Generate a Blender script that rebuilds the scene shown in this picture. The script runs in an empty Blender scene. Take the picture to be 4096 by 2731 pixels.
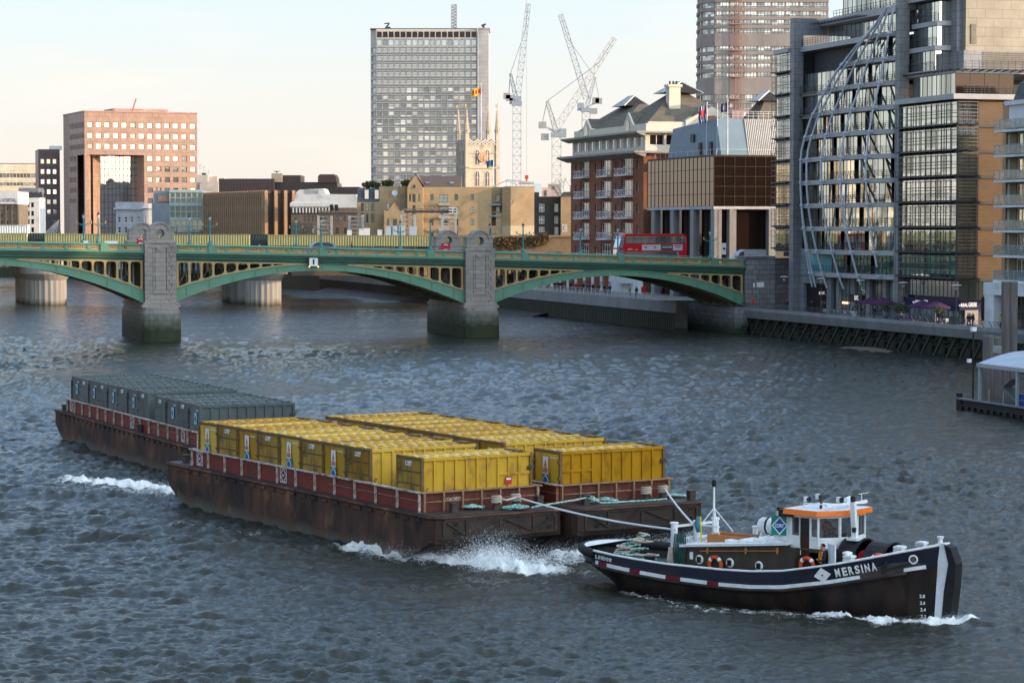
import bpy, math, random
import numpy as np
from mathutils import Vector, Matrix
rnd = random.Random(7)
SC = bpy.context.scene
COL = SC.collection
R = math.radians
# ------------------------------------------------------------------ camera
EYE = 15.4
PITCH = math.atan(265 / 5553)
cam = bpy.data.objects.new("camera", bpy.data.cameras.new("camera"))
COL.objects.link(cam)
cam.location = (0, 0, EYE)
cam.rotation_euler = (math.pi / 2 - PITCH, 0, 0)
cam.data.lens = 85
cam.data.sensor_width = 36
cam.data.clip_start = 0.5
cam.data.clip_end = 6000
SC.camera = cam
# ------------------------------------------------------------------ sky, sun, exposure
SUN_AZ, SUN_EL = 103.0, 8.5          # clockwise from +Y, degrees
SDIR = Vector((math.sin(R(SUN_AZ)) * math.cos(R(SUN_EL)), math.cos(R(SUN_AZ)) * math.cos(R(SUN_EL)), math.sin(R(SUN_EL))))
W = bpy.data.worlds.new("World")
SC.world = W
W.use_nodes = True
wn, wl = W.node_tree.nodes, W.node_tree.links
bg = wn["Background"]
sky = wn.new("ShaderNodeTexSky")
sky.sky_type = 'NISHITA'
sky.sun_disc = False
sky.sun_elevation = R(SUN_EL)
sky.sun_rotation = R(SUN_AZ)
sky.altitude = 10
sky.air_density = 1.0
sky.dust_density = 1.2
sky.ozone_density = 1.5
tc = wn.new("ShaderNodeTexCoord")
sx = wn.new("ShaderNodeSeparateXYZ")
wl.new(tc.outputs["Generated"], sx.inputs[0])
rampN = wn.new("ShaderNodeValToRGB")      # thin winter cloud veil: pale and peach low down, clear blue overhead
wl.new(sx.outputs["Z"], rampN.inputs[0])
SKY_RAMP = [(0.0, (6.2, 5.45, 4.95)), (0.025, (6.2, 5.75, 5.35)), (0.06, (5.8, 5.85, 5.8)), (0.095, (5.2, 5.95, 6.4)), (0.15, (3.9, 5.8, 8.1)), (0.26, (2.7, 4.8, 8.0)), (0.6, (2.5, 3.8, 5.8)), (1.0, (2.4, 3.4, 4.9))]
cr = rampN.color_ramp
while len(cr.elements) < len(SKY_RAMP):
 cr.elements.new(0.5)
for e, (p, c) in zip(cr.elements, SKY_RAMP):
 e.position = p
 e.color = (c[0], c[1], c[2], 1)
mp = wn.new("ShaderNodeMapping")
mp.inputs["Scale"].default_value = (5, 5, 26)
wl.new(tc.outputs["Generated"], mp.inputs[0])
cn = wn.new("ShaderNodeTexNoise")
cn.inputs["Scale"].default_value = 1.0
cn.inputs["Detail"].default_value = 5
wl.new(mp.outputs[0], cn.inputs["Vector"])
cf = wn.new("ShaderNodeMapRange")
cf.inputs["From Min"].default_value = .52
cf.inputs["From Max"].default_value = .75
cf.inputs["To Max"].default_value = .9
wl.new(cn.outputs["Fac"], cf.inputs["Value"])
cm = wn.new("ShaderNodeMix"); cm.data_type = 'RGBA'
wl.new(cf.outputs[0], cm.inputs[0])
wl.new(rampN.outputs[0], cm.inputs[6])
cm.inputs[7].default_value = (6.7, 6.25, 5.95, 1)
mix = wn.new("ShaderNodeMix"); mix.data_type = 'RGBA'
mix.inputs[0].default_value = .8
wl.new(sky.outputs[0], mix.inputs[6])
wl.new(cm.outputs[2], mix.inputs[7])
dt = wn.new("ShaderNodeVectorMath"); dt.operation = 'DOT_PRODUCT'      # the air brightens towards the low sun
wl.new(tc.outputs["Generated"], dt.inputs[0]); dt.inputs[1].default_value = SDIR
gl = wn.new("ShaderNodeMapRange"); gl.interpolation_type = 'SMOOTHSTEP'
gl.inputs["From Min"].default_value = -.1; gl.inputs["From Max"].default_value = 1; gl.inputs["To Min"].default_value = 0; gl.inputs["To Max"].default_value = 1
wl.new(dt.outputs["Value"], gl.inputs["Value"])
gm = wn.new("ShaderNodeVectorMath"); gm.operation = 'MULTIPLY'
gc = wn.new("ShaderNodeMix"); gc.data_type = 'RGBA'; gc.inputs[6].default_value = (1, 1, 1, 1); gc.inputs[7].default_value = (4.8, 4.2, 3.5, 1)
wl.new(gl.outputs[0], gc.inputs[0])
wl.new(mix.outputs[2], gm.inputs[0]); wl.new(gc.outputs[2], gm.inputs[1])
wl.new(gm.outputs[0], bg.inputs["Color"])
bg.inputs["Strength"].default_value = 0.125
sunl = bpy.data.lights.new("sun", 'SUN')
sunl.energy = 4.4
sunl.angle = R(0.5)
sunl.color = (1.0, .72, .46)
sun = bpy.data.objects.new("sun", sunl)
COL.objects.link(sun)
sun.rotation_euler = (-SDIR).to_track_quat('-Z', 'Y').to_euler()
SC.view_settings.view_transform = 'Standard'
SC.view_settings.look = 'None'
SC.view_settings.gamma = 1
SC.view_settings.exposure = 0.55
SC.view_settings.use_curve_mapping = False
SC.cycles.max_bounces = 7
SC.cycles.glossy_bounces = 3
SC.cycles.transmission_bounces = 4
SC.cycles.caustics_reflective = False
SC.cycles.caustics_refractive = False
SC.cycles.use_adaptive_sampling = False
SC.cycles.use_denoising = True
# ------------------------------------------------------------------ materials
MATS = {}
def _nm(name):
 m = bpy.data.materials.new(name); m.use_nodes = True
 MATS[name] = m
 return m, m.node_tree.nodes, m.node_tree.links, m.node_tree.nodes["Principled BSDF"]
def pm(name, c1, c2=None, scale=2.0, rough=.6, metal=0.0, stretch=(1, 1, 1), c3=None, c3_scale=.6, c3_cut=(.55, .7), bump=0.0, bscale=None, emit=None, estr=0, spec=.25, lo=.35, hi=.65, zband=None, vary=0):
 """noise-weathered surface: c1/c2 mixed by noise, c3 in blotches; zband=(z0,z1,colour): a real tide or grime band by height"""
 if name in MATS: return MATS[name]
 m, n, l, b = _nm(name)
 b.inputs["Roughness"].default_value = rough
 b.inputs["Metallic"].default_value = metal
 b.inputs["Specular IOR Level"].default_value = spec
 if c2 is None: c2 = tuple(v * .8 for v in c1)
 t = n.new("ShaderNodeTexCoord"); mpn = n.new("ShaderNodeMapping")
 mpn.inputs["Scale"].default_value = stretch
 l.new(t.outputs["Object"], mpn.inputs[0])
 nz = n.new("ShaderNodeTexNoise"); nz.inputs["Scale"].default_value = scale; nz.inputs["Detail"].default_value = 6
 l.new(mpn.outputs[0], nz.inputs["Vector"])
 mr = n.new("ShaderNodeMapRange"); mr.inputs["From Min"].default_value = lo; mr.inputs["From Max"].default_value = hi
 l.new(nz.outputs["Fac"], mr.inputs["Value"])
 mx = n.new("ShaderNodeMix"); mx.data_type = 'RGBA'
 mx.inputs[6].default_value = (*c1, 1); mx.inputs[7].default_value = (*c2, 1)
 l.new(mr.outputs[0], mx.inputs[0])
 out = mx.outputs[2]
 if c3 is not None:
  n3 = n.new("ShaderNodeTexNoise"); n3.inputs["Scale"].default_value = c3_scale; n3.inputs["Detail"].default_value = 7; n3.inputs["Roughness"].default_value = .65
  l.new(mpn.outputs[0], n3.inputs["Vector"])
  m3 = n.new("ShaderNodeMapRange"); m3.inputs["From Min"].default_value = c3_cut[0]; m3.inputs["From Max"].default_value = c3_cut[1]
  l.new(n3.outputs["Fac"], m3.inputs["Value"])
  x3 = n.new("ShaderNodeMix"); x3.data_type = 'RGBA'; x3.inputs[7].default_value = (*c3, 1)
  l.new(m3.outputs[0], x3.inputs[0]); l.new(out, x3.inputs[6]); out = x3.outputs[2]
 if zband is not None:
  sp = n.new("ShaderNodeSeparateXYZ"); l.new(t.outputs["Object"], sp.inputs[0])
  ad = n.new("ShaderNodeMath"); ad.operation = 'MULTIPLY_ADD'; ad.inputs[1].default_value = (zband[1] - zband[0]) * 1.6
  l.new(nz.outputs["Fac"], ad.inputs[0]); l.new(sp.outputs["Z"], ad.inputs[2])
  mz = n.new("ShaderNodeMapRange"); mz.inputs["From Min"].default_value = zband[0] + (zband[1] - zband[0]) * .8; mz.inputs["From Max"].default_value = zband[1] + (zband[1] - zband[0]) * .8
  mz.inputs["To Min"].default_value = 1; mz.inputs["To Max"].default_value = 0
  l.new(ad.outputs[0], mz.inputs["Value"])
  xz = n.new("ShaderNodeMix"); xz.data_type = 'RGBA'; xz.inputs[7].default_value = (*zband[2], 1)
  l.new(mz.outputs[0], xz.inputs[0]); l.new(out, xz.inputs[6]); out = xz.outputs[2]
 if vary:       # each object has aged differently: brighter or duller, warmer or cooler
  oi = n.new("ShaderNodeObjectInfo"); hs_ = n.new("ShaderNodeHueSaturation")
  for k_, lo_, hi_ in (("Value", 1 - vary, 1 + vary * .8), ("Saturation", 1.06, 1 - vary * .25), ("Hue", .5 - vary * .045, .5 + vary * .03)):
   vr = n.new("ShaderNodeMapRange"); vr.inputs["To Min"].default_value = lo_; vr.inputs["To Max"].default_value = hi_; l.new(oi.outputs["Random"], vr.inputs["Value"]); l.new(vr.outputs[0], hs_.inputs[k_])
  l.new(out, hs_.inputs["Color"]); out = hs_.outputs[0]
 l.new(out, b.inputs["Base Color"])
 if bump:
  bp = n.new("ShaderNodeBump"); bp.inputs["Strength"].default_value = bump; bp.inputs["Distance"].default_value = .05
  nb = nz
  if bscale:
   nb = n.new("ShaderNodeTexNoise"); nb.inputs["Scale"].default_value = bscale; nb.inputs["Detail"].default_value = 4
   l.new(mpn.outputs[0], nb.inputs["Vector"])
  l.new(nb.outputs["Fac"], bp.inputs["Height"]); l.new(bp.outputs[0], b.inputs["Normal"])
 if emit:
  b.inputs["Emission Color"].default_value = (*emit, 1); b.inputs["Emission Strength"].default_value = estr
 return m
def masonry(name, c1, c2, mortar, bw=.6, bh=.25, ms=.02, rough=.8, c3=None, zband=None, bump=.4):
 """blocks, bricks or cladding panels laid on upright walls"""
 if name in MATS: return MATS[name]
 m, n, l, b = _nm(name)
 b.inputs["Roughness"].default_value = rough
 b.inputs["Specular IOR Level"].default_value = .3
 t = n.new("ShaderNodeTexCoord"); sp = n.new("ShaderNodeSeparateXYZ"); l.new(t.outputs["Object"], sp.inputs[0])
 ad = n.new("ShaderNodeMath"); ad.operation = 'ADD'; l.new(sp.outputs["X"], ad.inputs[0]); l.new(sp.outputs["Y"], ad.inputs[1])
 cb = n.new("ShaderNodeCombineXYZ"); l.new(ad.outputs[0], cb.inputs["X"]); l.new(sp.outputs["Z"], cb.inputs["Y"])
 br = n.new("ShaderNodeTexBrick"); l.new(cb.outputs[0], br.inputs["Vector"])
 br.inputs["Scale"].default_value = 1; br.inputs["Brick Width"].default_value = bw; br.inputs["Row Height"].default_value = bh
 br.inputs["Mortar Size"].default_value = ms; br.inputs["Mortar Smooth"].default_value = .2
 br.inputs["Color1"].default_value = (*c1, 1); br.inputs["Color2"].default_value = (*c2, 1); br.inputs["Mortar"].default_value = (*mortar, 1)
 nz = n.new("ShaderNodeTexNoise"); nz.inputs["Scale"].default_value = .35; nz.inputs["Detail"].default_value = 7; nz.inputs["Roughness"].default_value = .62
 l.new(t.outputs["Object"], nz.inputs["Vector"])
 mr = n.new("ShaderNodeMapRange"); mr.inputs["From Min"].default_value = .25; mr.inputs["From Max"].default_value = .75; mr.inputs["To Min"].default_value = .72; mr.inputs["To Max"].default_value = 1.2
 l.new(nz.outputs["Fac"], mr.inputs["Value"])
 vm = n.new("ShaderNodeVectorMath"); vm.operation = 'MULTIPLY'
 l.new(br.outputs["Color"], vm.inputs[0]); l.new(mr.outputs[0], vm.inputs[1])
 out = vm.outputs[0]
 if c3 is not None:
  m3 = n.new("ShaderNodeMapRange"); m3.inputs["From Min"].default_value = .56; m3.inputs["From Max"].default_value = .72
  l.new(nz.outputs["Fac"], m3.inputs["Value"])
  x3 = n.new("ShaderNodeMix"); x3.data_type = 'RGBA'; x3.inputs[7].default_value = (*c3, 1)
  l.new(m3.outputs[0], x3.inputs[0]); l.new(out, x3.inputs[6]); out = x3.outputs[2]
 if zband is not None:
  n2 = n.new("ShaderNodeTexNoise"); n2.inputs["Scale"].default_value = 1.3; n2.inputs["Detail"].default_value = 5
  l.new(t.outputs["Object"], n2.inputs["Vector"])
  ma = n.new("ShaderNodeMath"); ma.operation = 'MULTIPLY_ADD'; ma.inputs[1].default_value = 2.0
  l.new(n2.outputs["Fac"], ma.inputs[0]); l.new(sp.outputs["Z"], ma.inputs[2])
  mz = n.new("ShaderNodeMapRange"); mz.inputs["From Min"].default_value = zband[0] + 1; mz.inputs["From Max"].default_value = zband[1] + 1; mz.inputs["To Min"].default_value = 1; mz.inputs["To Max"].default_value = 0
  l.new(ma.outputs[0], mz.inputs["Value"])
  xz = n.new("ShaderNodeMix"); xz.data_type = 'RGBA'; xz.inputs[7].default_value = (*zband[2], 1)
  l.new(mz.outputs[0], xz.inputs[0]); l.new(out, xz.inputs[6]); out = xz.outputs[2]
 l.new(out, b.inputs["Base Color"])
 if bump:
  bp = n.new("ShaderNodeBump"); bp.inputs["Strength"].default_value = bump; bp.inputs["Distance"].default_value = .03; bp.invert = True
  l.new(br.outputs["Fac"], bp.inputs["Height"]); l.new(bp.outputs[0], b.inputs["Normal"])
 return m
def glass(name, tint=(.5, .58, .6), metal=.85, rough=.04, wob=.15, wscale=.6, base2=None, cells=None, pw_=3.0):
 """coated window glass: mirrors the sky and the far bank, slightly wavy; panes differ a little (blinds, rooms behind)"""
 if name in MATS: return MATS[name]
 m, n, l, b = _nm(name)
 b.inputs["Roughness"].default_value = rough; b.inputs["Metallic"].default_value = metal
 b.inputs["Base Color"].default_value = (*tint, 1)
 t = n.new("ShaderNodeTexCoord"); g = n.new("ShaderNodeNewGeometry")
 nz = n.new("ShaderNodeTexNoise"); nz.inputs["Scale"].default_value = wscale; nz.inputs["Detail"].default_value = 2
 l.new(g.outputs["Position"], nz.inputs["Vector"])
 bp = n.new("ShaderNodeBump"); bp.inputs["Strength"].default_value = wob; bp.inputs["Distance"].default_value = .1
 l.new(nz.outputs["Fac"], bp.inputs["Height"]); l.new(bp.outputs[0], b.inputs["Normal"])
 if base2 is not None:
  oi = n.new("ShaderNodeObjectInfo")
  src = oi.outputs["Random"]
  if cells:
   sp = n.new("ShaderNodeSeparateXYZ"); l.new(t.outputs["Object"], sp.inputs[0])
   sn = []
   for ax, q in (("X", cells[0]), ("Y", cells[0]), ("Z", cells[1])):
    d = n.new("ShaderNodeMath"); d.operation = 'SNAP'; d.inputs[1].default_value = q; l.new(sp.outputs[ax], d.inputs[0]); sn.append(d)
   cb = n.new("ShaderNodeCombineXYZ")
   for i in range(3): l.new(sn[i].outputs[0], cb.inputs[i])
   wnz = n.new("ShaderNodeTexWhiteNoise"); l.new(cb.outputs[0], wnz.inputs[0])
   src = wnz.outputs["Value"]
  mx = n.new("ShaderNodeMix"); mx.data_type = 'RGBA'; mx.inputs[6].default_value = (*tint, 1); mx.inputs[7].default_value = (*base2, 1)
  pw = n.new("ShaderNodeMath"); pw.operation = 'POWER'; pw.inputs[1].default_value = pw_
  l.new(src, pw.inputs[0]); l.new(pw.outputs[0], mx.inputs[0]); l.new(mx.outputs[2], b.inputs["Base Color"])
 return m
# ------------------------------------------------------------------ mesh builder
class MB:
 def __init__(s): s.v = []; s.f = []; s.m = []
 def add(s, vs, fs, m=0):
  o = len(s.v); s.v.extend([tuple(p) for p in vs])
  for f in fs: s.f.append(tuple(i + o for i in f)); s.m.append(m)
  return s
 def box(s, x0, x1, y0, y1, z0, z1, m=0):
  return s.add([(x0, y0, z0), (x1, y0, z0), (x1, y1, z0), (x0, y1, z0), (x0, y0, z1), (x1, y0, z1), (x1, y1, z1), (x0, y1, z1)],
      [(0, 3, 2, 1), (4, 5, 6, 7), (0, 1, 5, 4), (1, 2, 6, 5), (2, 3, 7, 6), (3, 0, 4, 7)], m)
 def cbox(s, c, d, m=0, rz=0):
  hx, hy, hz = d[0] / 2, d[1] / 2, d[2] / 2; cs, sn = math.cos(rz), math.sin(rz)
  vs = []
  for z in (-hz, hz):
   for x, y in ((-hx, -hy), (hx, -hy), (hx, hy), (-hx, hy)):
    vs.append((c[0] + x * cs - y * sn, c[1] + x * sn + y * cs, c[2] + z))
  return s.add(vs, [(0, 3, 2, 1), (4, 5, 6, 7), (0, 1, 5, 4), (1, 2, 6, 5), (2, 3, 7, 6), (3, 0, 4, 7)], m)
 def quad(s, *p, m=0): return s.add(p, [tuple(range(len(p)))], m)
 def bar(s, p, q, w, h=None, m=0, up=(0, 0, 1)):
  p, q = Vector(p), Vector(q); h = w if h is None else h
  d = (q - p)
  if d.length < 1e-6: return s
  d.normalize(); u = Vector(up)
  if abs(d.dot(u)) > .98: u = Vector((0, 1, 0))
  a = d.cross(u).normalized() * w / 2; b = a.cross(d).normalized() * h / 2
  vs = [p - a - b, p + a - b, p + a + b, p - a + b, q - a - b, q + a - b, q + a + b, q - a + b]
  return s.add(vs, [(0, 1, 2, 3), (7, 6, 5, 4), (0, 4, 5, 1), (1, 5, 6, 2), (2, 6, 7, 3), (3, 7, 4, 0)], m)
 def tube(s, pts, r, n=8, m=0, caps=True, closed=False):
  pts = [Vector(p) for p in pts]; k = len(pts)
  rs = r if isinstance(r, (list, tuple)) else [r] * k
  rings = []; pa = None
  for i, p in enumerate(pts):
   if closed: d = pts[(i + 1) % k] - pts[i - 1]
   else: d = pts[min(i + 1, k - 1)] - pts[max(i - 1, 0)]
   d = d.normalized() if d.length > 1e-9 else Vector((0, 0, 1))
   if pa is None:
    u = Vector((0, 0, 1)) if abs(d.z) < .9 else Vector((1, 0, 0))
    a = d.cross(u).normalized()
   else:
    a = (pa - d * pa.dot(d)); a = a.normalized() if a.length > 1e-6 else d.cross(Vector((0, 0, 1))).normalized()
   pa = a; b = d.cross(a)
   rings.append([p + (a * math.cos(2 * math.pi * j / n) + b * math.sin(2 * math.pi * j / n)) * rs[i] for j in range(n)])
  vs = [v for rg in rings for v in rg]; fs = []
  for i in range(k if closed else k - 1):
   i2 = (i + 1) % k
   for j in range(n):
    fs.append((i * n + j, i * n + (j + 1) % n, i2 * n + (j + 1) % n, i2 * n + j))
  if caps and not closed:
   fs.append(tuple(range(n))[::-1]); fs.append(tuple((k - 1) * n + j for j in range(n)))
  return s.add(vs, fs, m)
 def lathe(s, prof, c=(0, 0, 0), n=16, m=0, M=None):
  vs = []; fs = []
  for r, z in prof:
   for j in range(n):
    a = 2 * math.pi * j / n
    v = Vector((r * math.cos(a), r * math.sin(a), z))
    if M is not None: v = M @ v
    vs.append(v + Vector(c))
  for i in range(len(prof) - 1):
   for j in range(n): fs.append((i * n + j, i * n + (j + 1) % n, (i + 1) * n + (j + 1) % n, (i + 1) * n + j))
  fs.append(tuple(range(n))[::-1]); fs.append(tuple((len(prof) - 1) * n + j for j in range(n)))
  return s.add(vs, fs, m)
 def prism(s, poly, axis, a, b, m=0):
  def P(u, v, w): return {'x': (w, u, v), 'y': (u, w, v), 'z': (u, v, w)}[axis]
  k = len(poly)
  vs = [P(u, v, a) for u, v in poly] + [P(u, v, b) for u, v in poly]
  fs = [tuple(range(k))[::-1], tuple(range(k, 2 * k))] + [(i, (i + 1) % k, (i + 1) % k + k, i + k) for i in range(k)]
  return s.add(vs, fs, m)
 def loft(s, rings, m=0, caps=True, closed=True):
  n = len(rings[0]); vs = [p for rg in rings for p in rg]; fs = []
  for i in range(len(rings) - 1):
   for j in range(n if closed else n - 1): fs.append((i * n + j, i * n + (j + 1) % n, (i + 1) * n + (j + 1) % n, (i + 1) * n + j))
  if caps: fs.append(tuple(range(n))[::-1]); fs.append(tuple((len(rings) - 1) * n + j for j in range(n)))
  return s.add(vs, fs, m)
 def ball(s, c, r, n=10, m=0):
  rr = r if isinstance(r, (tuple, list)) else (r, r, r); k = max(3, n // 2)
  vs = []; fs = []
  for i in range(1, k):
   th = math.pi * i / k
   for j in range(n):
    a = 2 * math.pi * j / n
    vs.append((c[0] + rr[0] * math.sin(th) * math.cos(a), c[1] + rr[1] * math.sin(th) * math.sin(a), c[2] - rr[2] * math.cos(th)))
  b = len(vs); vs += [(c[0], c[1], c[2] - rr[2]), (c[0], c[1], c[2] + rr[2])]
  for i in range(k - 2):
   for j in range(n): fs.append((i * n + j, i * n + (j + 1) % n, (i + 1) * n + (j + 1) % n, (i + 1) * n + j))
  for j in range(n): fs.append((b, (j + 1) % n, j)); fs.append((b + 1, (k - 2) * n + j, (k - 2) * n + (j + 1) % n))
  return s.add(vs, fs, m)
 def xf(s, M):
  s.v = [tuple(M @ Vector(p)) for p in s.v]; return s
 def mesh(s, name, mats, smooth=False, fix=True):
  me = bpy.data.meshes.new(name)
  me.from_pydata(s.v, [], s.f)
  for mt in (mats if isinstance(mats, (list, tuple)) else [mats]): me.materials.append(mt)
  if len(me.polygons): me.polygons.foreach_set("material_index", s.m)
  if smooth: me.polygons.foreach_set("use_smooth", [True] * len(me.polygons))
  me.update()
  return me
 def build(s, name, mats, parent=None, smooth=False, label=None):
  o = bpy.data.objects.new(name, s.mesh(name, mats, smooth)); COL.objects.link(o)
  if parent is not None: o.parent = parent
  if label: o["label"] = label
  return o
def thing(name, label, cat, loc=(0, 0, 0), rz=0.0, group=None):
 o = bpy.data.objects.new(name, None); COL.objects.link(o)
 o.location = loc; o.rotation_euler = (0, 0, rz); o.empty_display_size = .5
 o["label"] = label; o["category"] = cat
 if group: o["group"] = group
 return o
def tag(o, label, cat, group=None, kind=None):
 o["label"] = label
 if cat: o["category"] = cat
 if group: o["group"] = group
 if kind: o["kind"] = kind
 return o
def struct(o, label=None):
 o["kind"] = "structure"
 if label: o["label"] = label
 return o
def inst(src, parent=None, M=None, name=None):
 """copy one object (sharing its mesh), with a new parent and local matrix"""
 c = src.copy(); COL.objects.link(c); c.parent = parent
 if M is not None: c.matrix_local = M
 return c
def copy_tree(o, parent=None):
 c = o.copy(); COL.objects.link(c)
 if parent is not None: c.parent = parent
 for ch in list(o.children): copy_tree(ch, c)
 return c
def place(me, name, parent, M):
 o = bpy.data.objects.new(name, me); COL.objects.link(o); o.parent = parent; o.matrix_local = M
 return o
# --- lettering: built-in font turned into a mesh, centred, scaled to a width and height
_TX = {}
def text_mesh(txt, w, h, mat, depth=.01, bold=0.0, spacing=1.0):
 key = (txt, w, h, mat.name, bold)
 if key in _TX: return _TX[key]
 cu = bpy.data.curves.new("lettering", 'FONT'); cu.body = txt; cu.extrude = depth; cu.offset = bold; cu.space_character = spacing
 cu.resolution_u = 3
 to = bpy.data.objects.new("lettering", cu); COL.objects.link(to)
 dg = bpy.context.evaluated_depsgraph_get(); dg.update()
 me = bpy.data.meshes.new_from_object(to.evaluated_get(dg))
 bpy.data.objects.remove(to)
 n = len(me.vertices); a = np.zeros(n * 3); me.vertices.foreach_get("co", a); a = a.reshape(-1, 3)
 mn, mx = a.min(0), a.max(0)
 a[:, 0] = (a[:, 0] - (mn[0] + mx[0]) / 2) / max(1e-6, mx[0] - mn[0]) * w
 a[:, 1] = (a[:, 1] - (mn[1] + mx[1]) / 2) / max(1e-6, mx[1] - mn[1]) * h
 me.vertices.foreach_set("co", a.ravel()); me.materials.clear(); me.materials.append(mat); me.update()
 _TX[key] = me
 return me
def upright(p, ux, off=.02):
 """local matrix that stands XY-plane art on a wall: reading direction ux (2D), facing outward (ux.y,-ux.x)"""
 u = Vector((ux[0], ux[1], 0)).normalized(); nrm = Vector((u.y, -u.x, 0)); z = Vector((0, 0, 1))
 M = Matrix((u, z, nrm)).transposed().to_4x4(); M.translation = Vector(p) + nrm * off
 return M
def lettering(txt, parent, p, ux, w, h, mat, name="lettering", off=.02, bold=0.0):
 return place(text_mesh(txt, w, h, mat, bold=bold), name, parent, upright(p, ux, off))
# --- walls with real window openings
def facade(mb, P0, ux, Wd, z0, z1, rects, depth=.2, m=0, mr=None):
 ux = Vector((ux[0], ux[1])).normalized(); nx = Vector((-ux.y, ux.x))   # inward
 mr = m if mr is None else mr
 xs = sorted({0.0, round(Wd, 4)} | {round(r[0], 4) for r in rects} | {round(r[1], 4) for r in rects})
 zs = sorted({round(z0, 4), round(z1, 4)} | {round(r[2], 4) for r in rects} | {round(r[3], 4) for r in rects})
 xi = {x: i for i, x in enumerate(xs)}; zi = {z: i for i, z in enumerate(zs)}
 hole = set()
 for r in rects:
  for i in range(xi[round(r[0], 4)], xi[round(r[1], 4)]):
   for j in range(zi[round(r[2], 4)], zi[round(r[3], 4)]): hole.add((i, j))
 def P(x, z, d=0): return (P0[0] + ux.x * x + nx.x * d, P0[1] + ux.y * x + nx.y * d, z)
 for j in range(len(zs) - 1):
  i = 0
  while i < len(xs) - 1:
   if (i, j) in hole: i += 1; continue
   k = i
   while k + 1 < len(xs) - 1 and (k + 1, j) not in hole: k += 1
   mb.quad(P(xs[i], zs[j]), P(xs[k + 1], zs[j]), P(xs[k + 1], zs[j + 1]), P(xs[i], zs[j + 1]), m=m); i = k + 1
 for a, b, c, d in rects:
  mb.quad(P(a, c), P(a, c, depth), P(a, d, depth), P(a, d), m=mr); mb.quad(P(b, c, depth), P(b, c), P(b, d), P(b, d, depth), m=mr)
  mb.quad(P(a, c), P(b, c), P(b, c, depth), P(a, c, depth), m=mr); mb.quad(P(a, d, depth), P(b, d, depth), P(b, d), P(a, d), m=mr)
_WM = {}
def window_mesh(w, h, nx, nz, fw, mats, pr=.05):
 key = (round(w, 3), round(h, 3), nx, nz, fw, tuple(m.name for m in mats), pr)
 if key in _WM: return _WM[key]
 b = MB(); b.quad((0, 0, 0), (w, 0, 0), (w, 0, h), (0, 0, h), m=1)
 for i in range(nx + 1):
  x = fw / 2 + (w - fw) * i / nx; b.box(x - fw / 2, x + fw / 2, -pr, .01, 0, h, 0)
 for j in range(nz + 1):
  z = fw / 2 + (h - fw) * j / nz; b.box(fw, w - fw, -pr * .8, .01, z - fw / 2, z + fw / 2, 0)
 me = b.mesh("window", mats); _WM[key] = me
 return me
def windows(parent, P0, ux, rects, depth, mats, nx=1, nz=1, fw=.08, name="window", most=90):
 ux = Vector((ux[0], ux[1])).normalized(); nin = Vector((-ux.y, ux.x)); rz = math.atan2(ux.y, ux.x)
 outs = []; rest = MB()
 for k, r in enumerate(rects):
  me = window_mesh(r[1] - r[0], r[3] - r[2], nx, nz, fw, mats)
  loc = Vector((P0[0] + ux.x * r[0] + nin.x * (depth - .012), P0[1] + ux.y * r[0] + nin.y * (depth - .012), r[2]))
  M = Matrix.Translation(loc) @ Matrix.Rotation(rz, 4, 'Z')
  if k < most: outs.append(place(me, name, parent, M))
  else:
   vs = [M @ v.co for v in me.vertices]
   o = len(rest.v); rest.v.extend([tuple(v) for v in vs])
   for p in me.polygons: rest.f.append(tuple(i + o for i in p.vertices)); rest.m.append(p.material_index)
 if rest.v:
  ro = rest.build(name + "_field", mats, parent); ro["kind"] = "stuff"
 return outs
def grid_rects(x0, dx, w, nx, z0, dz, h, nz):
 return [(x0 + i * dx, x0 + i * dx + w, z0 + j * dz, z0 + j * dz + h) for j in range(nz) for i in range(nx)]
def X(px, Y): return (px - 1176) / 5553.0 * Y
def Zp(py, Y): return EYE + Y * math.tan(math.atan((784 - py) / 5553.0) - PITCH)
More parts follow.
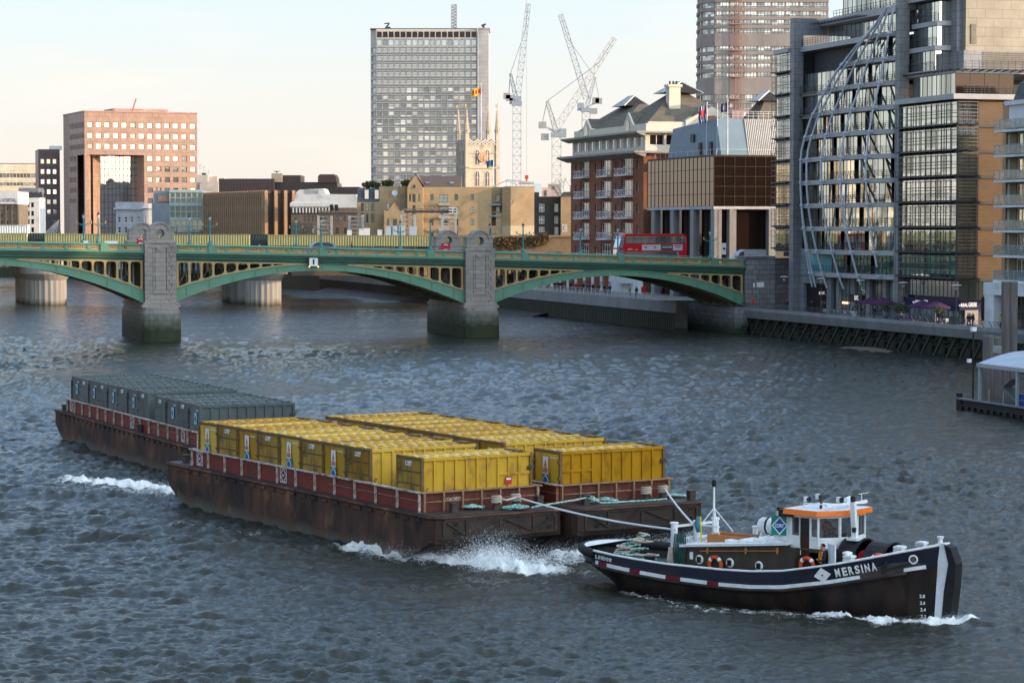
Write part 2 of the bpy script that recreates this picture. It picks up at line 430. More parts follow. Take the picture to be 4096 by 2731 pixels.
# ------------------------------------------------------------------ water
FOAM = [  # polyline (x,y)..., half width, strength, heave
 ([(-7.6, 115.2), (-5.2, 112.6), (-2.5, 109.9), (0.2, 108.4), (1.8, 107.6)], 1.3, 1.25, .42),
 ([(-4.2, 111.0), (-1.5, 109.0), (1.6, 109.6), (4.2, 111.2)], 1.0, .95, .35),
 ([(-1.4, 109.6), (.2, 108.0), (1.2, 107.0)], 1.2, 1.7, .62),
 ([(2.2, 111.8), (4.8, 114.0), (8.6, 116.4), (10.2, 117.2)], .9, 1.05, .4),
 ([(1.4, 108.2), (3.6, 106.5), (5.2, 105.6)], 1.1, .7, .12),
 ([(-7.8, 115.6), (-10.5, 118.8), (-13, 122.5)], .8, .42, .15),
 ([(-26.5, 146.5), (-23.5, 143.5), (-20.8, 140.8), (-19.2, 138.6)], 1.5, 1.35, .5),
 ([(-24, 140.5), (-21.5, 139.0), (-19.5, 137.6)], 1.0, .85, .25),
 ([(-34.5, 163.5), (-37, 168), (-38.5, 173)], 2.2, .85, .3),
 ([(12.3, 94.9), (14.2, 93.6), (16.2, 92.9), (17.4, 93.2)], .55, 1.5, .3),
 ([(15.6, 93.4), (16.9, 93.0), (17.7, 93.6)], .6, 1.7, .34),
 ([(9.2, 95.8), (11, 94.8), (12.8, 93.9)], .5, .75, .12),
 ([(6.4, 97.2), (8.2, 95.8), (10.2, 94.9)], .45, .8, .12),
 ([(5.1, 103.0), (6.3, 101.2), (7.4, 100.0)], .55, .8, .22),
 ([(3.0, 101.5), (4.6, 100.0), (6.0, 98.6)], .8, .42, .05),
 ([(-14.2, 121.2), (-12.6, 119.6)], .35, .8, .2), ([(-10.9, 118.9), (-9.3, 117.9)], .35, .75, .2),
 ([(-17.0, 122.6), (-14.9, 121.6)], .35, .7, .2), ([(-8.6, 112.5), (-6.9, 111.6)], .4, .7, .22),
 ([(-21.8, 133.0), (-19.5, 132.0)], .4, .6, .2), ([(-27, 150), (-24.6, 149.2)], .5, .6, .2),
 ([(-29.6, 180), (-26, 178.4)], .7, .5, .25), ([(-15.6, 190), (-12.6, 189)], .7, .45, .25), ([(8, 176), (11, 175)], .6, .4, .25),
 ([(-3.8, 110.2), (-8.5, 117.6), (-14, 126.6), (-19.4, 135.6)], .45, .62, .1),
 ([(16.8, 93.0), (13.6, 94.0), (9.5, 95.6), (6.2, 98.6), (4.6, 101.4)], .4, .85, .1),
 ([(-1.0, 105.8), (3.5, 103.8), (5.8, 101.6)], .9, .5, .06),
 ([(-5, 310), (3, 311)], 1.2, .45, .1), ([(-52, 309), (-44, 309)], 1.2, .5, .1),
]
def wave_height(x, y, dmin, seed=3):
 r = np.random.RandomState(seed)
 h = np.zeros_like(x)
 N = 210
 dx = np.maximum(.04, y * .0007); st, sr = 0, np.zeros_like(x)
 for i in range(N):
  lam = 0.2 * (3.6 / 0.2) ** (i / (N - 1.0)) * (1 + .06 * r.randn())
  th = R(84) + r.randn() * .72
  k = 2 * math.pi / lam
  slope = .037 * min(1.0, (.9 / lam) ** .55)
  a = slope / k
  ph = r.rand() * 6.283
  fade = np.clip((lam / (abs(math.sin(th)) * dmin + abs(math.cos(th)) * dx) - 1.4) / 1.4, 0, 1)
  arg = k * (math.cos(th) * x + math.sin(th) * y) + ph
  st += slope ** 2; sr += (slope * fade) ** 2
  h += a * fade * (np.sin(arg) + .22 * np.cos(2 * arg))
 h *= np.clip(np.sqrt(st / np.maximum(sr, 1e-9)), 1, 2.2)      # steep short chop everywhere, near and far
 for lam, th, sl in ((13, 70, .014), (9.5, 104, .016), (7.2, 88, .018), (17, 95, .012)):
  k = 6.283 / lam; t_ = R(th); h += sl / k * np.sin(k * (math.cos(t_) * x + math.sin(t_) * y) + 1.3 * np.sin(.05 * x + lam))
 # gust patches and slicks vary the chop
 g = .80 + .42 * np.sin(.046 * x + .021 * y + 1.3) * np.sin(.031 * y - .017 * x) + .3 * np.sin(.11 * x - .05 * y) * np.sin(.083 * y + 2)
 return h * np.clip(g, .3, 1.45)
def polydist(x, y, pts):
 d = np.full_like(x, 1e9)
 for (ax, ay), (bx, by) in zip(pts[:-1], pts[1:]):
  vx, vy = bx - ax, by - ay; L = vx * vx + vy * vy
  t = np.clip(((x - ax) * vx + (y - ay) * vy) / L, 0, 1)
  d = np.minimum(d, np.hypot(x - ax - t * vx, y - ay - t * vy))
 return d
def foam_field(x, y):
 f = np.zeros_like(x); hv = np.zeros_like(x)
 for pts, w, s, hh in FOAM:
  P = np.array(pts); m = (x > P[:, 0].min() - 4 * w) & (x < P[:, 0].max() + 4 * w) & (y > P[:, 1].min() - 4 * w) & (y < P[:, 1].max() + 4 * w)
  if not m.any(): continue
  d = polydist(x[m], y[m], pts)
  f[m] = np.maximum(f[m], s * np.exp(-(d / w) ** 2)); hv[m] = np.maximum(hv[m], hh * np.exp(-(d / (w * .9)) ** 2))
 return f, hv
def make_water():
 fr = 2418.0
 sc = np.arange(EYE * fr / 52.0, EYE * fr / 1400.0, -.55)
 Y = EYE * fr / sc
 Y = np.concatenate([[-500.0, -60.0], Y, [2600.0]])
 q = np.concatenate([[-1.0], np.linspace(-.30, .30, 900), [1.0]])
 nr, nc = len(Y), len(q)
 gx = np.zeros((nr, nc)); gy = np.repeat(Y[:, None], nc, 1)
 for i in range(nr):
  gx[i] = q * max(Y[i], 52.0); gx[i, 0] = min(-1500, gx[i, 1] - 10); gx[i, -1] = max(1500, gx[i, -2] + 10)
 dY = np.gradient(Y); dm = np.repeat(np.maximum(np.abs(dY), .15)[:, None], nc, 1)
 x, y = gx.ravel(), gy.ravel(); dmin = dm.ravel()
 h = np.zeros_like(x)
 core = (np.abs(x) < .302 * y) & (y > 51) & (y < 1400)
 h[core] = wave_height(x[core], y[core], dmin[core])
 f, hv = foam_field(x, y)
 r = np.random.RandomState(5)
 lump = np.zeros_like(x)
 for i in range(40):
  lam = .35 * (6.0 ** (i / 39.0)); th = r.rand() * 6.283; lump += np.sin(6.283 / lam * (math.cos(th) * x + math.sin(th) * y) + r.rand() * 6.283) * lam
 lump /= 4.0
 h += hv * .55 * (.3 + .6 * np.clip(lump, -.6, 1.5)) + np.clip(f, 0, 1.2) * np.where(f > .25, 1, 0) * .022 * r.randn(len(x))
 # long wash spreading off the tow's quarter: a few steeper ridges
 for (ax, ay, bx, by, w, hh) in [(-9, 114, -24, 121, .9, .22), (-12, 119.5, -30, 131, 1.0, .2), (-22, 136, -40, 146, 1.1, .25), (6, 98, -4, 95, .8, .14), (2.5, 103, -8, 101.5, .9, .16), (18, 92.5, 24, 88, .7, .12), (-20, 128, -34, 134, .9, .2)]:
  m = core & (np.abs(x - (ax + bx) / 2) < 16) & (np.abs(y - (ay + by) / 2) < 16)
  d = polydist(x[m], y[m] + .35 * np.sin(x[m] * .9), [(ax, ay), (bx, by)]); h[m] += hh * np.exp(-(d / w) ** 2) * (.8 + .4 * np.clip(lump[m], -1, 1))
 co = np.stack([x, y, h], 1)
 me = bpy.data.meshes.new("river_water")
 me.vertices.add(nr * nc); me.vertices.foreach_set("co", co.ravel())
 a = (np.arange(nr - 1)[:, None] * nc + np.arange(nc - 1)[None, :]).ravel()
 quads = np.stack([a, a + 1, a + nc + 1, a + nc], 1).ravel().astype(np.int32)
 nf = len(a)
 me.loops.add(nf * 4); me.loops.foreach_set("vertex_index", quads)
 me.polygons.add(nf); me.polygons.foreach_set("loop_start", np.arange(0, nf * 4, 4, dtype=np.int32))
 me.polygons.foreach_set("use_smooth", np.ones(nf, dtype=bool))
 at = me.attributes.new("foam", 'FLOAT', 'POINT'); at.data.foreach_set("value", f.astype(np.float32))
 me.update(calc_edges=True)
 m, n, l, b = _nm("river_water")
 b.inputs["IOR"].default_value = 1.33
 g = n.new("ShaderNodeNewGeometry")
 n1 = n.new("ShaderNodeTexNoise"); n1.inputs["Scale"].default_value = 3.4; n1.inputs["Detail"].default_value = 8; n1.inputs["Roughness"].default_value = .68
 mpn = n.new("ShaderNodeMapping"); mpn.inputs["Scale"].default_value = (.45, 1.0, 1.0)
 l.new(g.outputs["Position"], mpn.inputs[0]); l.new(mpn.outputs[0], n1.inputs["Vector"])
 bp = n.new("ShaderNodeBump"); bp.inputs["Strength"].default_value = .8; bp.inputs["Distance"].default_value = .14
 l.new(n1.outputs["Fac"], bp.inputs["Height"])
 l.new(bp.outputs[0], b.inputs["Normal"])
 # silt-laden water body: green-brown in patches
 n2 = n.new("ShaderNodeTexNoise"); n2.inputs["Scale"].default_value = .12; n2.inputs["Detail"].default_value = 4
 l.new(g.outputs["Position"], n2.inputs["Vector"])
 body = n.new("ShaderNodeMix"); body.data_type = 'RGBA'; body.inputs[6].default_value = (.013, .019, .017, 1); body.inputs[7].default_value = (.032, .031, .019, 1)
 l.new(n2.outputs["Fac"], body.inputs[0])
 fa = n.new("ShaderNodeAttribute"); fa.attribute_name = "foam"
 n3 = n.new("ShaderNodeTexNoise"); n3.inputs["Scale"].default_value = 4.5; n3.inputs["Detail"].default_value = 9; n3.inputs["Roughness"].default_value = .75; n3.inputs["Distortion"].default_value = 1.2
 l.new(mpn.outputs[0], n3.inputs["Vector"])
 ad = n.new("ShaderNodeMath"); ad.operation = 'MULTIPLY_ADD'; ad.inputs[1].default_value = .46
 l.new(fa.outputs["Fac"], ad.inputs[0]); l.new(n3.outputs["Fac"], ad.inputs[2])
 mr = n.new("ShaderNodeMapRange"); mr.inputs["From Min"].default_value = .84; mr.inputs["From Max"].default_value = 1.06
 l.new(ad.outputs[0], mr.inputs["Value"])
 fm = n.new("ShaderNodeMix"); fm.data_type = 'RGBA'; fm.inputs[7].default_value = (.80, .80, .76, 1)
 l.new(mr.outputs[0], fm.inputs[0]); l.new(body.outputs[2], fm.inputs[6]); l.new(fm.outputs[2], b.inputs["Base Color"])
 rm = n.new("ShaderNodeMapRange"); rm.inputs["To Min"].default_value = .09; rm.inputs["To Max"].default_value = .85
 l.new(mr.outputs[0], rm.inputs["Value"]); l.new(rm.outputs[0], b.inputs["Roughness"])
 me.materials.append(m)
 o = bpy.data.objects.new("river_water", me); COL.objects.link(o)
 struct(o, "choppy blue-grey river water with brown troughs and white wash")
make_water()
def spray(name, label, spots, seed):
 r = random.Random(seed); b = MB()
 for (x, y, z, sx_, sy_, sz_, k, size) in spots:
  for i in range(k):
   px, py = x + r.gauss(0, sx_), y + r.gauss(0, sy_)
   pz = z + abs(r.gauss(0, sz_)) * r.random() ** .5
   s = size * (.35 + r.random() ** 3 * 1.6) * (1.25 - min(1, pz / (3 * sz_ + .01)))
   if s <= 0: continue
   u = [Vector((r.gauss(0, 1), r.gauss(0, 1), r.gauss(0, 1))).normalized() * s * (.7 + r.random() * .6) for _ in range(4)]
   c = Vector((px, py, pz))
   b.add([c + v for v in u], [(0, 1, 2), (0, 2, 3), (0, 3, 1), (1, 3, 2)])
 o = b.build(name, pm("spray_white", (.88, .89, .88), (.84, .86, .86), rough=.9, spec=.1))
 tag(o, label, "spray", kind="stuff")
def dens(L, kf, sf): return [(x, y, z, a, b_, c, int(k * kf), q * sf) for x, y, z, a, b_, c, k, q in L]
spray("bow_spray", "white spray thrown up under the front edges of the loaded barges",
   dens([(-.8, 109.0, .05, .75, .5, .8, 5200, .05), (.4, 107.9, .0, .9, .5, .4, 1800, .045), (-2.6, 110.2, .0, 1.0, .5, .5, 1300, .05), (-4.6, 112.0, .0, .9, .6, .45, 800, .045), (2.2, 110.8, .05, 1.2, .5, .45, 1200, .05), (5.0, 113.6, .05, 1.3, .4, .5, 1600, .05), (8.2, 115.6, .05, 1.2, .4, .55, 1700, .05)], 6.0, .3), 4)
spray("bow_wave_spray", "white bow wave curling off the stem of the tug",
   dens([(17.3, 93.3, .02, .35, .22, .22, 900, .035), (16.2, 93.1, .0, .5, .22, .18, 800, .035), (14.6, 93.6, .0, .6, .2, .12, 500, .03), (10.5, 94.9, .0, .8, .2, .05, 260, .022), (7.6, 96.4, .0, .7, .2, .07, 240, .022), (6.9, 100.2, .0, .4, .3, .2, 300, .028)], 5.0, .3), 6)
spray("stern_wash_spray", "white wash tumbling behind the square stern of the yellow barge",
   dens([(-20.6, 140.3, .05, .9, .8, .32, 900, .05), (-22.8, 142.6, .0, 1.2, .9, .22, 600, .05)], 4, .36), 8)
# ------------------------------------------------------------------ barges and containers
M_rust = pm("rusty_hull", (.036, .021, .016), (.115, .052, .03), scale=.75, rough=.75, stretch=(1, 1, .5), lo=.38, hi=.68, c3=(.27, .125, .055), c3_scale=.8, c3_cut=(.57, .74), bump=.5, bscale=6, zband=(-.1, .55, (.12, .105, .075)))
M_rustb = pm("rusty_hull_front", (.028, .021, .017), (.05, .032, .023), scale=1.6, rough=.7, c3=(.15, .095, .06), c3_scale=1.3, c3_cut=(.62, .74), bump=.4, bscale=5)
M_deck = pm("barge_deck_paint", (.035, .025, .024), (.06, .036, .03), scale=2.2, rough=.55, c3=(.12, .06, .04), c3_scale=1.4, bump=.2)
M_red = pm("red_coaming_paint", (.22, .03, .022), (.16, .028, .02), scale=1.8, rough=.6, c3=(.07, .026, .018), c3_scale=1.1, c3_cut=(.54, .72), stretch=(1, 1, .6))
M_redr = pm("red_coaming_rusted", (.13, .03, .02), (.09, .026, .017), scale=2.2, rough=.7, c3=(.15, .07, .035), c3_scale=1.7, c3_cut=(.52, .68))
M_rail = pm("worn_white_rail", (.62, .58, .52), (.45, .36, .27), scale=4, rough=.6, c3=(.2, .09, .045), c3_scale=2.2, c3_cut=(.5, .6))
M_rrail = pm("rust_edge", (.22, .1, .05), (.35, .22, .13), scale=4, rough=.75, c3=(.1, .045, .025), c3_scale=2)
M_steel = pm("dark_rusted_steel", (.045, .035, .03), (.08, .055, .045), scale=5, rough=.6)
M_black = pm("black_paint", (.012, .012, .013), (.02, .02, .02), scale=3, rough=.45)
M_white = pm("white_paint", (.78, .78, .76), (.68, .68, .66), scale=3, rough=.45)
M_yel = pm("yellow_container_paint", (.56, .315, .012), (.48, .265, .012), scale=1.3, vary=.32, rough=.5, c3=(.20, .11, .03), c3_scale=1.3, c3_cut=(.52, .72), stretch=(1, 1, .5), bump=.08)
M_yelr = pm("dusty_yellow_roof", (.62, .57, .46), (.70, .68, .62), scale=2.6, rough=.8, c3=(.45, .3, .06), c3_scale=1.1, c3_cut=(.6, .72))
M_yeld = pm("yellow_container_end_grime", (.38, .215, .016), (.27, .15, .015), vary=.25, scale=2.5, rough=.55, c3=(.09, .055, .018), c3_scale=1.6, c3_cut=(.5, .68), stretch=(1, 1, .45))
M_fr = pm("rusted_corner_steel", (.12, .065, .03), (.2, .12, .035), scale=6, rough=.7, c3=(.05, .03, .02), c3_scale=3)
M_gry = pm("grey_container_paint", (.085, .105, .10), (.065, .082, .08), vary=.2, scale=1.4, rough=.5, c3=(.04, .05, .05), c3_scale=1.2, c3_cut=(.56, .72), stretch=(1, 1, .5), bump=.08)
M_gryr = pm("dusty_sunlit_grey_roof", (.42, .39, .33), (.55, .51, .44), scale=2.6, rough=.8, c3=(.10, .12, .12), c3_scale=1.6, c3_cut=(.5, .62), lo=.4, hi=.6)  # dust tone warmed: sunlight on the container roofs put into the colour
M_gryd = pm("grey_container_end", (.10, .115, .115), (.075, .088, .088), vary=.25, scale=2.2, rough=.5, c3=(.035, .04, .04), c3_scale=1.5, c3_cut=(.55, .7), stretch=(1, 1, .45))
M_green = pm("emblem_green", (.02, .25, .17), rough=.5); M_blue = pm("emblem_blue", (.02, .09, .33), rough=.5)
M_teal = pm("emblem_pale_teal", (.22, .55, .58), rough=.5); M_org = pm("poster_orange", (.5, .2, .06), (.45, .18, .08), rough=.6)
M_redp = pm("notice_red", (.6, .03, .03), rough=.5); M_rope = pm("pale_rope", (.55, .47, .38), (.4, .3, .23), scale=22, rough=.9, stretch=(1, 1, 1), c3=(.3, .16, .12), c3_scale=12, c3_cut=(.55, .65))
M_ropeg = pm("green_white_rope", (.5, .58, .52), (.05, .25, .21), scale=16, rough=.9, lo=.45, hi=.55)
M_ropew = pm("white_rope", (.72, .72, .70), (.6, .6, .58), scale=18, rough=.85)
def emblem_mesh(w, h, mats, line=False):
 """square with a diamond inside: green corners, white diamond edge, blue heart"""
 b = MB(); t = .006
 if line:
  def ring(p, q, wd): b.bar((p[0], p[1], 0), (q[0], q[1], 0), wd, .01, 0, up=(0, 0, 1))
  c = [(-w / 2, -h / 2), (w / 2, -h / 2), (w / 2, h / 2), (-w / 2, h / 2)]; d = [(0, -h / 2), (w / 2, 0), (0, h / 2), (-w / 2, 0)]
  for i in range(4): ring(c[i], c[(i + 1) % 4], w * .07); ring(d[i], d[(i + 1) % 4], w * .07)
  return b.mesh("emblem", mats)
 b.box(-w / 2, w / 2, -h / 2, h / 2, 0, t, 1)
 for k, (s, m) in enumerate(((.94, 0), (.76, 2))):
  z0, z1 = t + k * t, t + (k + 1) * t
  b.prism([(0, -h / 2 * s), (w / 2 * s, 0), (0, h / 2 * s), (-w / 2 * s, 0)], 'z', z0, z1, m)
 return b.mesh("emblem", mats)
EMB = emblem_mesh(.62, .62, [M_white, M_green, M_blue]); EMBT = emblem_mesh(.5, .7, [M_white, M_teal, M_blue]); EMBL = emblem_mesh(.7, .7, [M_white], True)
def poster_mesh():
 b = MB(); b.box(-.24, .24, -.42, .42, 0, .006, 0)
 b.prism([(-.13, -.06), (.13, -.06), (0, .34)], 'z', .006, .012, 1); b.box(-.2, .2, -.36, -.17, .006, .012, 1); b.box(-.16, .16, -.15, -.11, .006, .012, 2)
 return b.mesh("poster", [M_white, M_org, M_blue])
POST = poster_mesh()
CL, CW, CH = 6.06, 2.42, 2.6
def container(kind, grey=False):
 """prototype: x along the 6 m length, y across, z up; the end facing -x is the one seen: 'door' or 'plain'"""
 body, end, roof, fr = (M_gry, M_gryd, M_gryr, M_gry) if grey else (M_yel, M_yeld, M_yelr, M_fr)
 root = thing("waste_container", "container", "container")
 b = MB(); i = .09
 b.box(i, CL - i, i, CW - i, .05, CH - .12, 0)
 for x in (0, CL - .14):
  for y in (0, CW - .14): b.box(x, x + .14, y, y + .14, 0, CH, 1)
 for y in (0, CW - .1):
  b.box(.14, CL - .14, y, y + .1, CH - .15, CH, 0); b.box(.14, CL - .14, y, y + .1, 0, .16, 0)
 for x in (0, CL - .1): b.box(x, x + .1, .14, CW - .14, CH - .15, CH - .003, 1); b.box(x, x + .1, .14, CW - .14, 0, .16, 0)
 n = 10
 for k in range(1, n):
  x = .14 + (CL - .28) * k / n
  for y0, y1 in ((.015, i + .01), (CW - i - .01, CW - .015)): b.box(x - .055, x + .055, y0, y1, .16, CH - .15, 0)
 gx0, gx1 = (.14, .14 + (CL - .28) * .3) if kind == 'door' else (CL - .14 - (CL - .28) * .3, CL - .14)
 for z in (.85, 1.65):
  for y0, y1 in ((.02, i), (CW - i, CW - .02)): b.box(gx0, gx1, y0, y1, z - .05, z + .05, 0)
 b.build("body", [body, fr], root)
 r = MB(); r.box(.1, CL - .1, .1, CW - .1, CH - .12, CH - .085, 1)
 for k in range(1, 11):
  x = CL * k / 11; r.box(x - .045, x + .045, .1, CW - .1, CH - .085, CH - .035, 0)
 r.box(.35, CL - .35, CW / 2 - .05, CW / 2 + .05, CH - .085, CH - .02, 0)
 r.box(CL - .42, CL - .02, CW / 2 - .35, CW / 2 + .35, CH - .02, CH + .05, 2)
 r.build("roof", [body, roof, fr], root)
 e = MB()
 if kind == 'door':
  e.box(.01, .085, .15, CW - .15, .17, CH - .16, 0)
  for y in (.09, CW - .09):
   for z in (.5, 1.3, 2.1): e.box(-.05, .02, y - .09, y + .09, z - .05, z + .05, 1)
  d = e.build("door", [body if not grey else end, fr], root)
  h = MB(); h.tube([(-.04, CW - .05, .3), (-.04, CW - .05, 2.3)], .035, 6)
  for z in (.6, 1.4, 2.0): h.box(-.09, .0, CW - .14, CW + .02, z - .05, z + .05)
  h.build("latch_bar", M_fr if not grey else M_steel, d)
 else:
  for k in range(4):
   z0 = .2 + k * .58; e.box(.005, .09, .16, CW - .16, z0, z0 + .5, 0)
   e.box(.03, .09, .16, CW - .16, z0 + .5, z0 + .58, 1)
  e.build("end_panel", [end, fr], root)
 # far end: plain door hinges
 f = MB(); f.box(CL - .085, CL - .01, .15, CW - .15, .17, CH - .16, 0)
 for z in (.55, 1.9):
  for y in (.0, CW): f.box(CL - .25, CL + .06, y - .06, y + .06, z - .06, z + .06, 1); f.tube([(CL - .28, y, z - .12), (CL - .02, y, z + .1)], .04, 6, 1)
 f.build("far_door", [body, M_steel], root)
 ux = (0, -1)      # reading direction on the -x face, seen from -x
 if kind == 'door':
  if grey: place(EMBT, "emblem", root, upright((-.005, CW * .36, 1.75), ux, .03))
  else:
   place(POST, "poster", root, upright((-.005, CW * .52, 1.86), ux, .03)); place(EMB, "emblem", root, upright((-.005, CW * .52, 1.14), ux, .03))
  place(text_mesh("MAX 24000", .5, .06, M_white), "lettering", root, upright((.0, CW * .25, 2.25), ux, .012))
 else:
  place(text_mesh("CORY", .62, .24, M_white, bold=.02), "lettering", root, upright((.005, CW * .5, 2.28), ux, .02))
  if not grey:
   k = MB(); k.tube([(.25, -.03, 1.15), (.28, -.04, .95), (.24, -.03, .75), (.27, -.03, .55), (.24, -.03, .3)], .02, 5); k.tube([(.25, -.03, 1.15), (.32, -.03, 1.22), (.34, -.03, 1.12)], .02, 5)
   k.build("hook_chain", M_steel, root)
 if not grey: place(text_mesh("C00" if kind == 'door' else "CP00", .5, .13, M_black), "stencil", root, Matrix.Translation((.55, .005, .55)) @ Matrix.Rotation(R(90), 4, 'X') @ Matrix.Rotation(R(90), 4, 'Z'))
 return root
PROTO = {}
def put_container(barge_loc, ang, x, y, z, kind, grey, label, group):
 key = (kind, grey)
 if key not in PROTO: o = PROTO[key] = container(kind, grey)
 else: o = copy_tree(PROTO[key])
 c, s = math.cos(ang), math.sin(ang)
 jx, jz = rnd.uniform(-.035, .035), rnd.uniform(-.02, .02)
 o.location = (barge_loc[0] + c * (x + jx) - s * y, barge_loc[1] + s * (x + jx) + c * y, z + jz); o.rotation_euler = (0, 0, ang + rnd.uniform(-.006, .006))
 o["label"] = label; o["group"] = group; o["category"] = "container"
 return o
def outline(x0, x1, y0, y1, c):
 return [(x0 + c, y0), (x0 + c * .3, y0 + c * .3), (x0, y0 + c), (x0, y1 - c), (x0 + c * .3, y1 - c * .3), (x0 + c, y1), (x1 - c, y1), (x1 - c * .3, y1 - c * .3), (x1, y1 - c), (x1, y0 + c), (x1 - c * .3, y0 + c * .3), (x1 - c, y0)]
def barge(name, label, O, ang, x0, x1, y0, y1, hd, hold, sterncap=True, left_white=True, nm=None, emblems=(), bollards=()):
 root = thing(name, label, "barge", (O[0], O[1], 0), ang)
 def lvl(z, dy0, dy1): return [(x, min(max(y, y0 + dy0), y1 - dy1), z) for x, y in outline(x0, x1, y0, y1, .45)]
 rings = [lvl(-.7, 4.5, 4.5), lvl(.0, 3.0, 2.6), lvl(.45, 1.6, 1.5), lvl(.95, .12, .55), lvl(1.15, 0, .3), lvl(hd - .32, 0, 0), lvl(hd, 0, 0)]
 h = MB(); h.loft(rings, 0, caps=False); h.quad(*rings[0][::-1], m=0)
 for i_, f_ in enumerate(h.f):
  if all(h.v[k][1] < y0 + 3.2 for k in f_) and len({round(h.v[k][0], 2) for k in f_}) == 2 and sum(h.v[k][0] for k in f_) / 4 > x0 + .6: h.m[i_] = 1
 # belting and plate seams
 ol = outline(x0 - .05, x1 + .05, y0 - .04, y1 + .04, .45)
 h.tube([(x, y, hd - .08) for x, y in ol], .06, 6, 0, closed=True)
 k = int((y1 - y0) / 1.25)
 for i in range(k):
  y = y0 + 1.6 + (y1 - y0 - 3.4) * i / (k - 1); h.box(x0 - .006, x0 + .02, y - .02, y + .02, .75, hd - .2, 0)
 for i in range(0, k):
  y = y0 + 1.2 + (y1 - y0 - 2.4) * i / k; h.box(x0 - .09, x0 - .02, y, y + .55, hd - .34, hd - .2, 0)
 h.build("hull", [M_rust, M_rustb], root)
 # framed front plate: rails, diagonals, hawse holes
 f = MB(); yy = y0 - .03
 f.box(x0 + .5, x1 - .5, yy - .02, yy + .08, 1.14, 1.24); f.box(x0 + .5, x1 - .5, yy - .02, yy + .08, hd - .22, hd - .1)
 span = x1 - x0 - 1.0
 xs = [x0 + .5, x0 + .5 + span * .2, x0 + .5 + span * .5, x0 + .5 + span * .8, x1 - .5]
 for x in xs: f.box(x - .07, x + .07, yy - .03, yy + .07, 1.24, hd - .22)
 for a, c2 in ((xs[1], xs[2]), (xs[2], xs[3])):
  m_ = (a + c2) / 2
  f.bar((a, yy, 1.25), (c2, yy, hd - .2), .07, .09, 0, (0, 1, 0)) if a == xs[1] else f.bar((a, yy, hd - .2), (c2, yy, 1.25), .07, .09, 0, (0, 1, 0))
 f.bar((xs[0], yy, hd - .2), (xs[1], yy, 1.25), .06, .08, 0, (0, 1, 0)); f.bar((xs[3], yy, 1.25), (xs[4], yy, hd - .2), .06, .08, 0, (0, 1, 0))
 f.build("front_frame", [M_rustb], root)
 for x in (x0 + 1.15, x1 - .85):
  for z in (1.42, 1.85):
   q = MB(); q.lathe([(.13, 0), (.13, .03), (.09, .05), (.085, .01)], (x, yy + .02, z), 14, 0, Matrix.Rotation(R(90), 3, 'X')); q.lathe([(.088, .0), (.088, .03)], (x, yy + .02, z), 12, 1, Matrix.Rotation(R(90), 3, 'X'))
   q.build("hawse_hole", [M_rustb, M_black], root)
 d = MB(); d.prism(outline(x0 + .05, x1 - .05, y0 + .05, y1 - .05, .42), 'z', hd - .05, hd + .006); d.build("deck", M_deck, root)
 # coaming
 hx0, hx1, hy0, hy1, ct = *hold, hd + .86
 c = MB(); T = .08
 c.box(hx0, hx0 + T, hy0, hy1, hd, ct, 0); c.box(hx1 - T, hx1, hy0, hy1, hd, ct, 0)
 c.box(hx0 + T, hx1 - T, hy0, hy0 + T, hd, ct, 1); c.box(hx0 + T, hx1 - T, hy1 - T, hy1, hd, ct, 0)
 c.box(hx0 + T, hx1 - T, hy0 + T, hy1 - T, hd - .02, hd + .02, 2)
 co = c.build("coaming", [M_red, M_redr, M_black], root)
 e = MB(); w = .16
 e.box(hx0 - w, hx0 + .06, hy0 - w, hy1 + w, ct, ct + .06, 0); e.box(hx1 - .06, hx1 + w, hy0 - w, hy1 + w, ct, ct + .06, 1)
 e.box(hx0 + .06, hx1 - .06, hy0 - w, hy0 + .06, ct, ct + .06, 1); e.box(hx0 + .06, hx1 - .06, hy1 - .06, hy1 + w, ct, ct + .06, 0)
 e.build("rail", [M_rail, M_rrail], co)
 kx = int((hy1 - hy0) / 2.1)
 sm = MB(); sm.box(-.12, .0, -.027, .027, hd, ct, 0); me = sm.mesh("stanchion", [M_rail if left_white else M_rrail])
 for i in range(kx + 1): place(me, "stanchion", co, Matrix.Translation((hx0, hy0 + .1 + (hy1 - hy0 - .2) * i / kx, 0)))
 for i in range(kx + 1): place(me, "stanchion", co, Matrix.Translation((hx1 + .12, hy0 + .1 + (hy1 - hy0 - .2) * i / kx, 0)))
 sm = MB(); sm.box(-.04, .04, -.14, .0, hd, ct, 0); me2 = sm.mesh("stanchion", [M_rrail])
 for i in range(7): place(me2, "stanchion", co, Matrix.Translation((hx0 + .1 + (hx1 - hx0 - .2) * i / 6, hy0, 0)))
 g = MB(); g.box(hx0 + .2, hx1 - .2, hy0 - .05, hy0, hd + .42, hd + .47); g.box(hx0 - .045, hx0, hy0 + .3, hy0 + (hy1 - hy0) * .36, hd + .46, hd + .5)
 g.build("stiffener", M_rrail, co)
 for (yy2) in emblems:
  o = place(EMBL, "emblem", root, upright((hx0 - .002, yy2, hd + .44), (0, -1), .01))
  place(text_mesh("CORY", .26, .11, M_white), "lettering", root, upright((hx0 - .002, yy2, hd + .44), (0, -1), .014))
 if nm: place(text_mesh(nm, 1.05, .17, M_rail, bold=.015), "lettering", root, upright((hx0 + 1.75, hy0, hd + .52), (1, 0), .02))
 # bollard pairs and mooring posts
 for (bx, by, kind) in bollards:
  q = MB()
  if kind == 'b': q.lathe([(.21, 0), (.2, .08), (.17, .1), (.17, .62), (.22, .64), (.22, .7)], (bx, by, hd), 14)
  else: q.box(bx - .16, bx + .16, by - .16, by + .16, hd, hd + .42); q.box(bx - .19, bx + .19, by - .19, by + .19, hd + .42, hd + .46)
  q.build("bollard" if kind == 'b' else "mooring_post", M_steel, root)
 return root
OA, PA = (-4.18, 111.5), R(31.5)
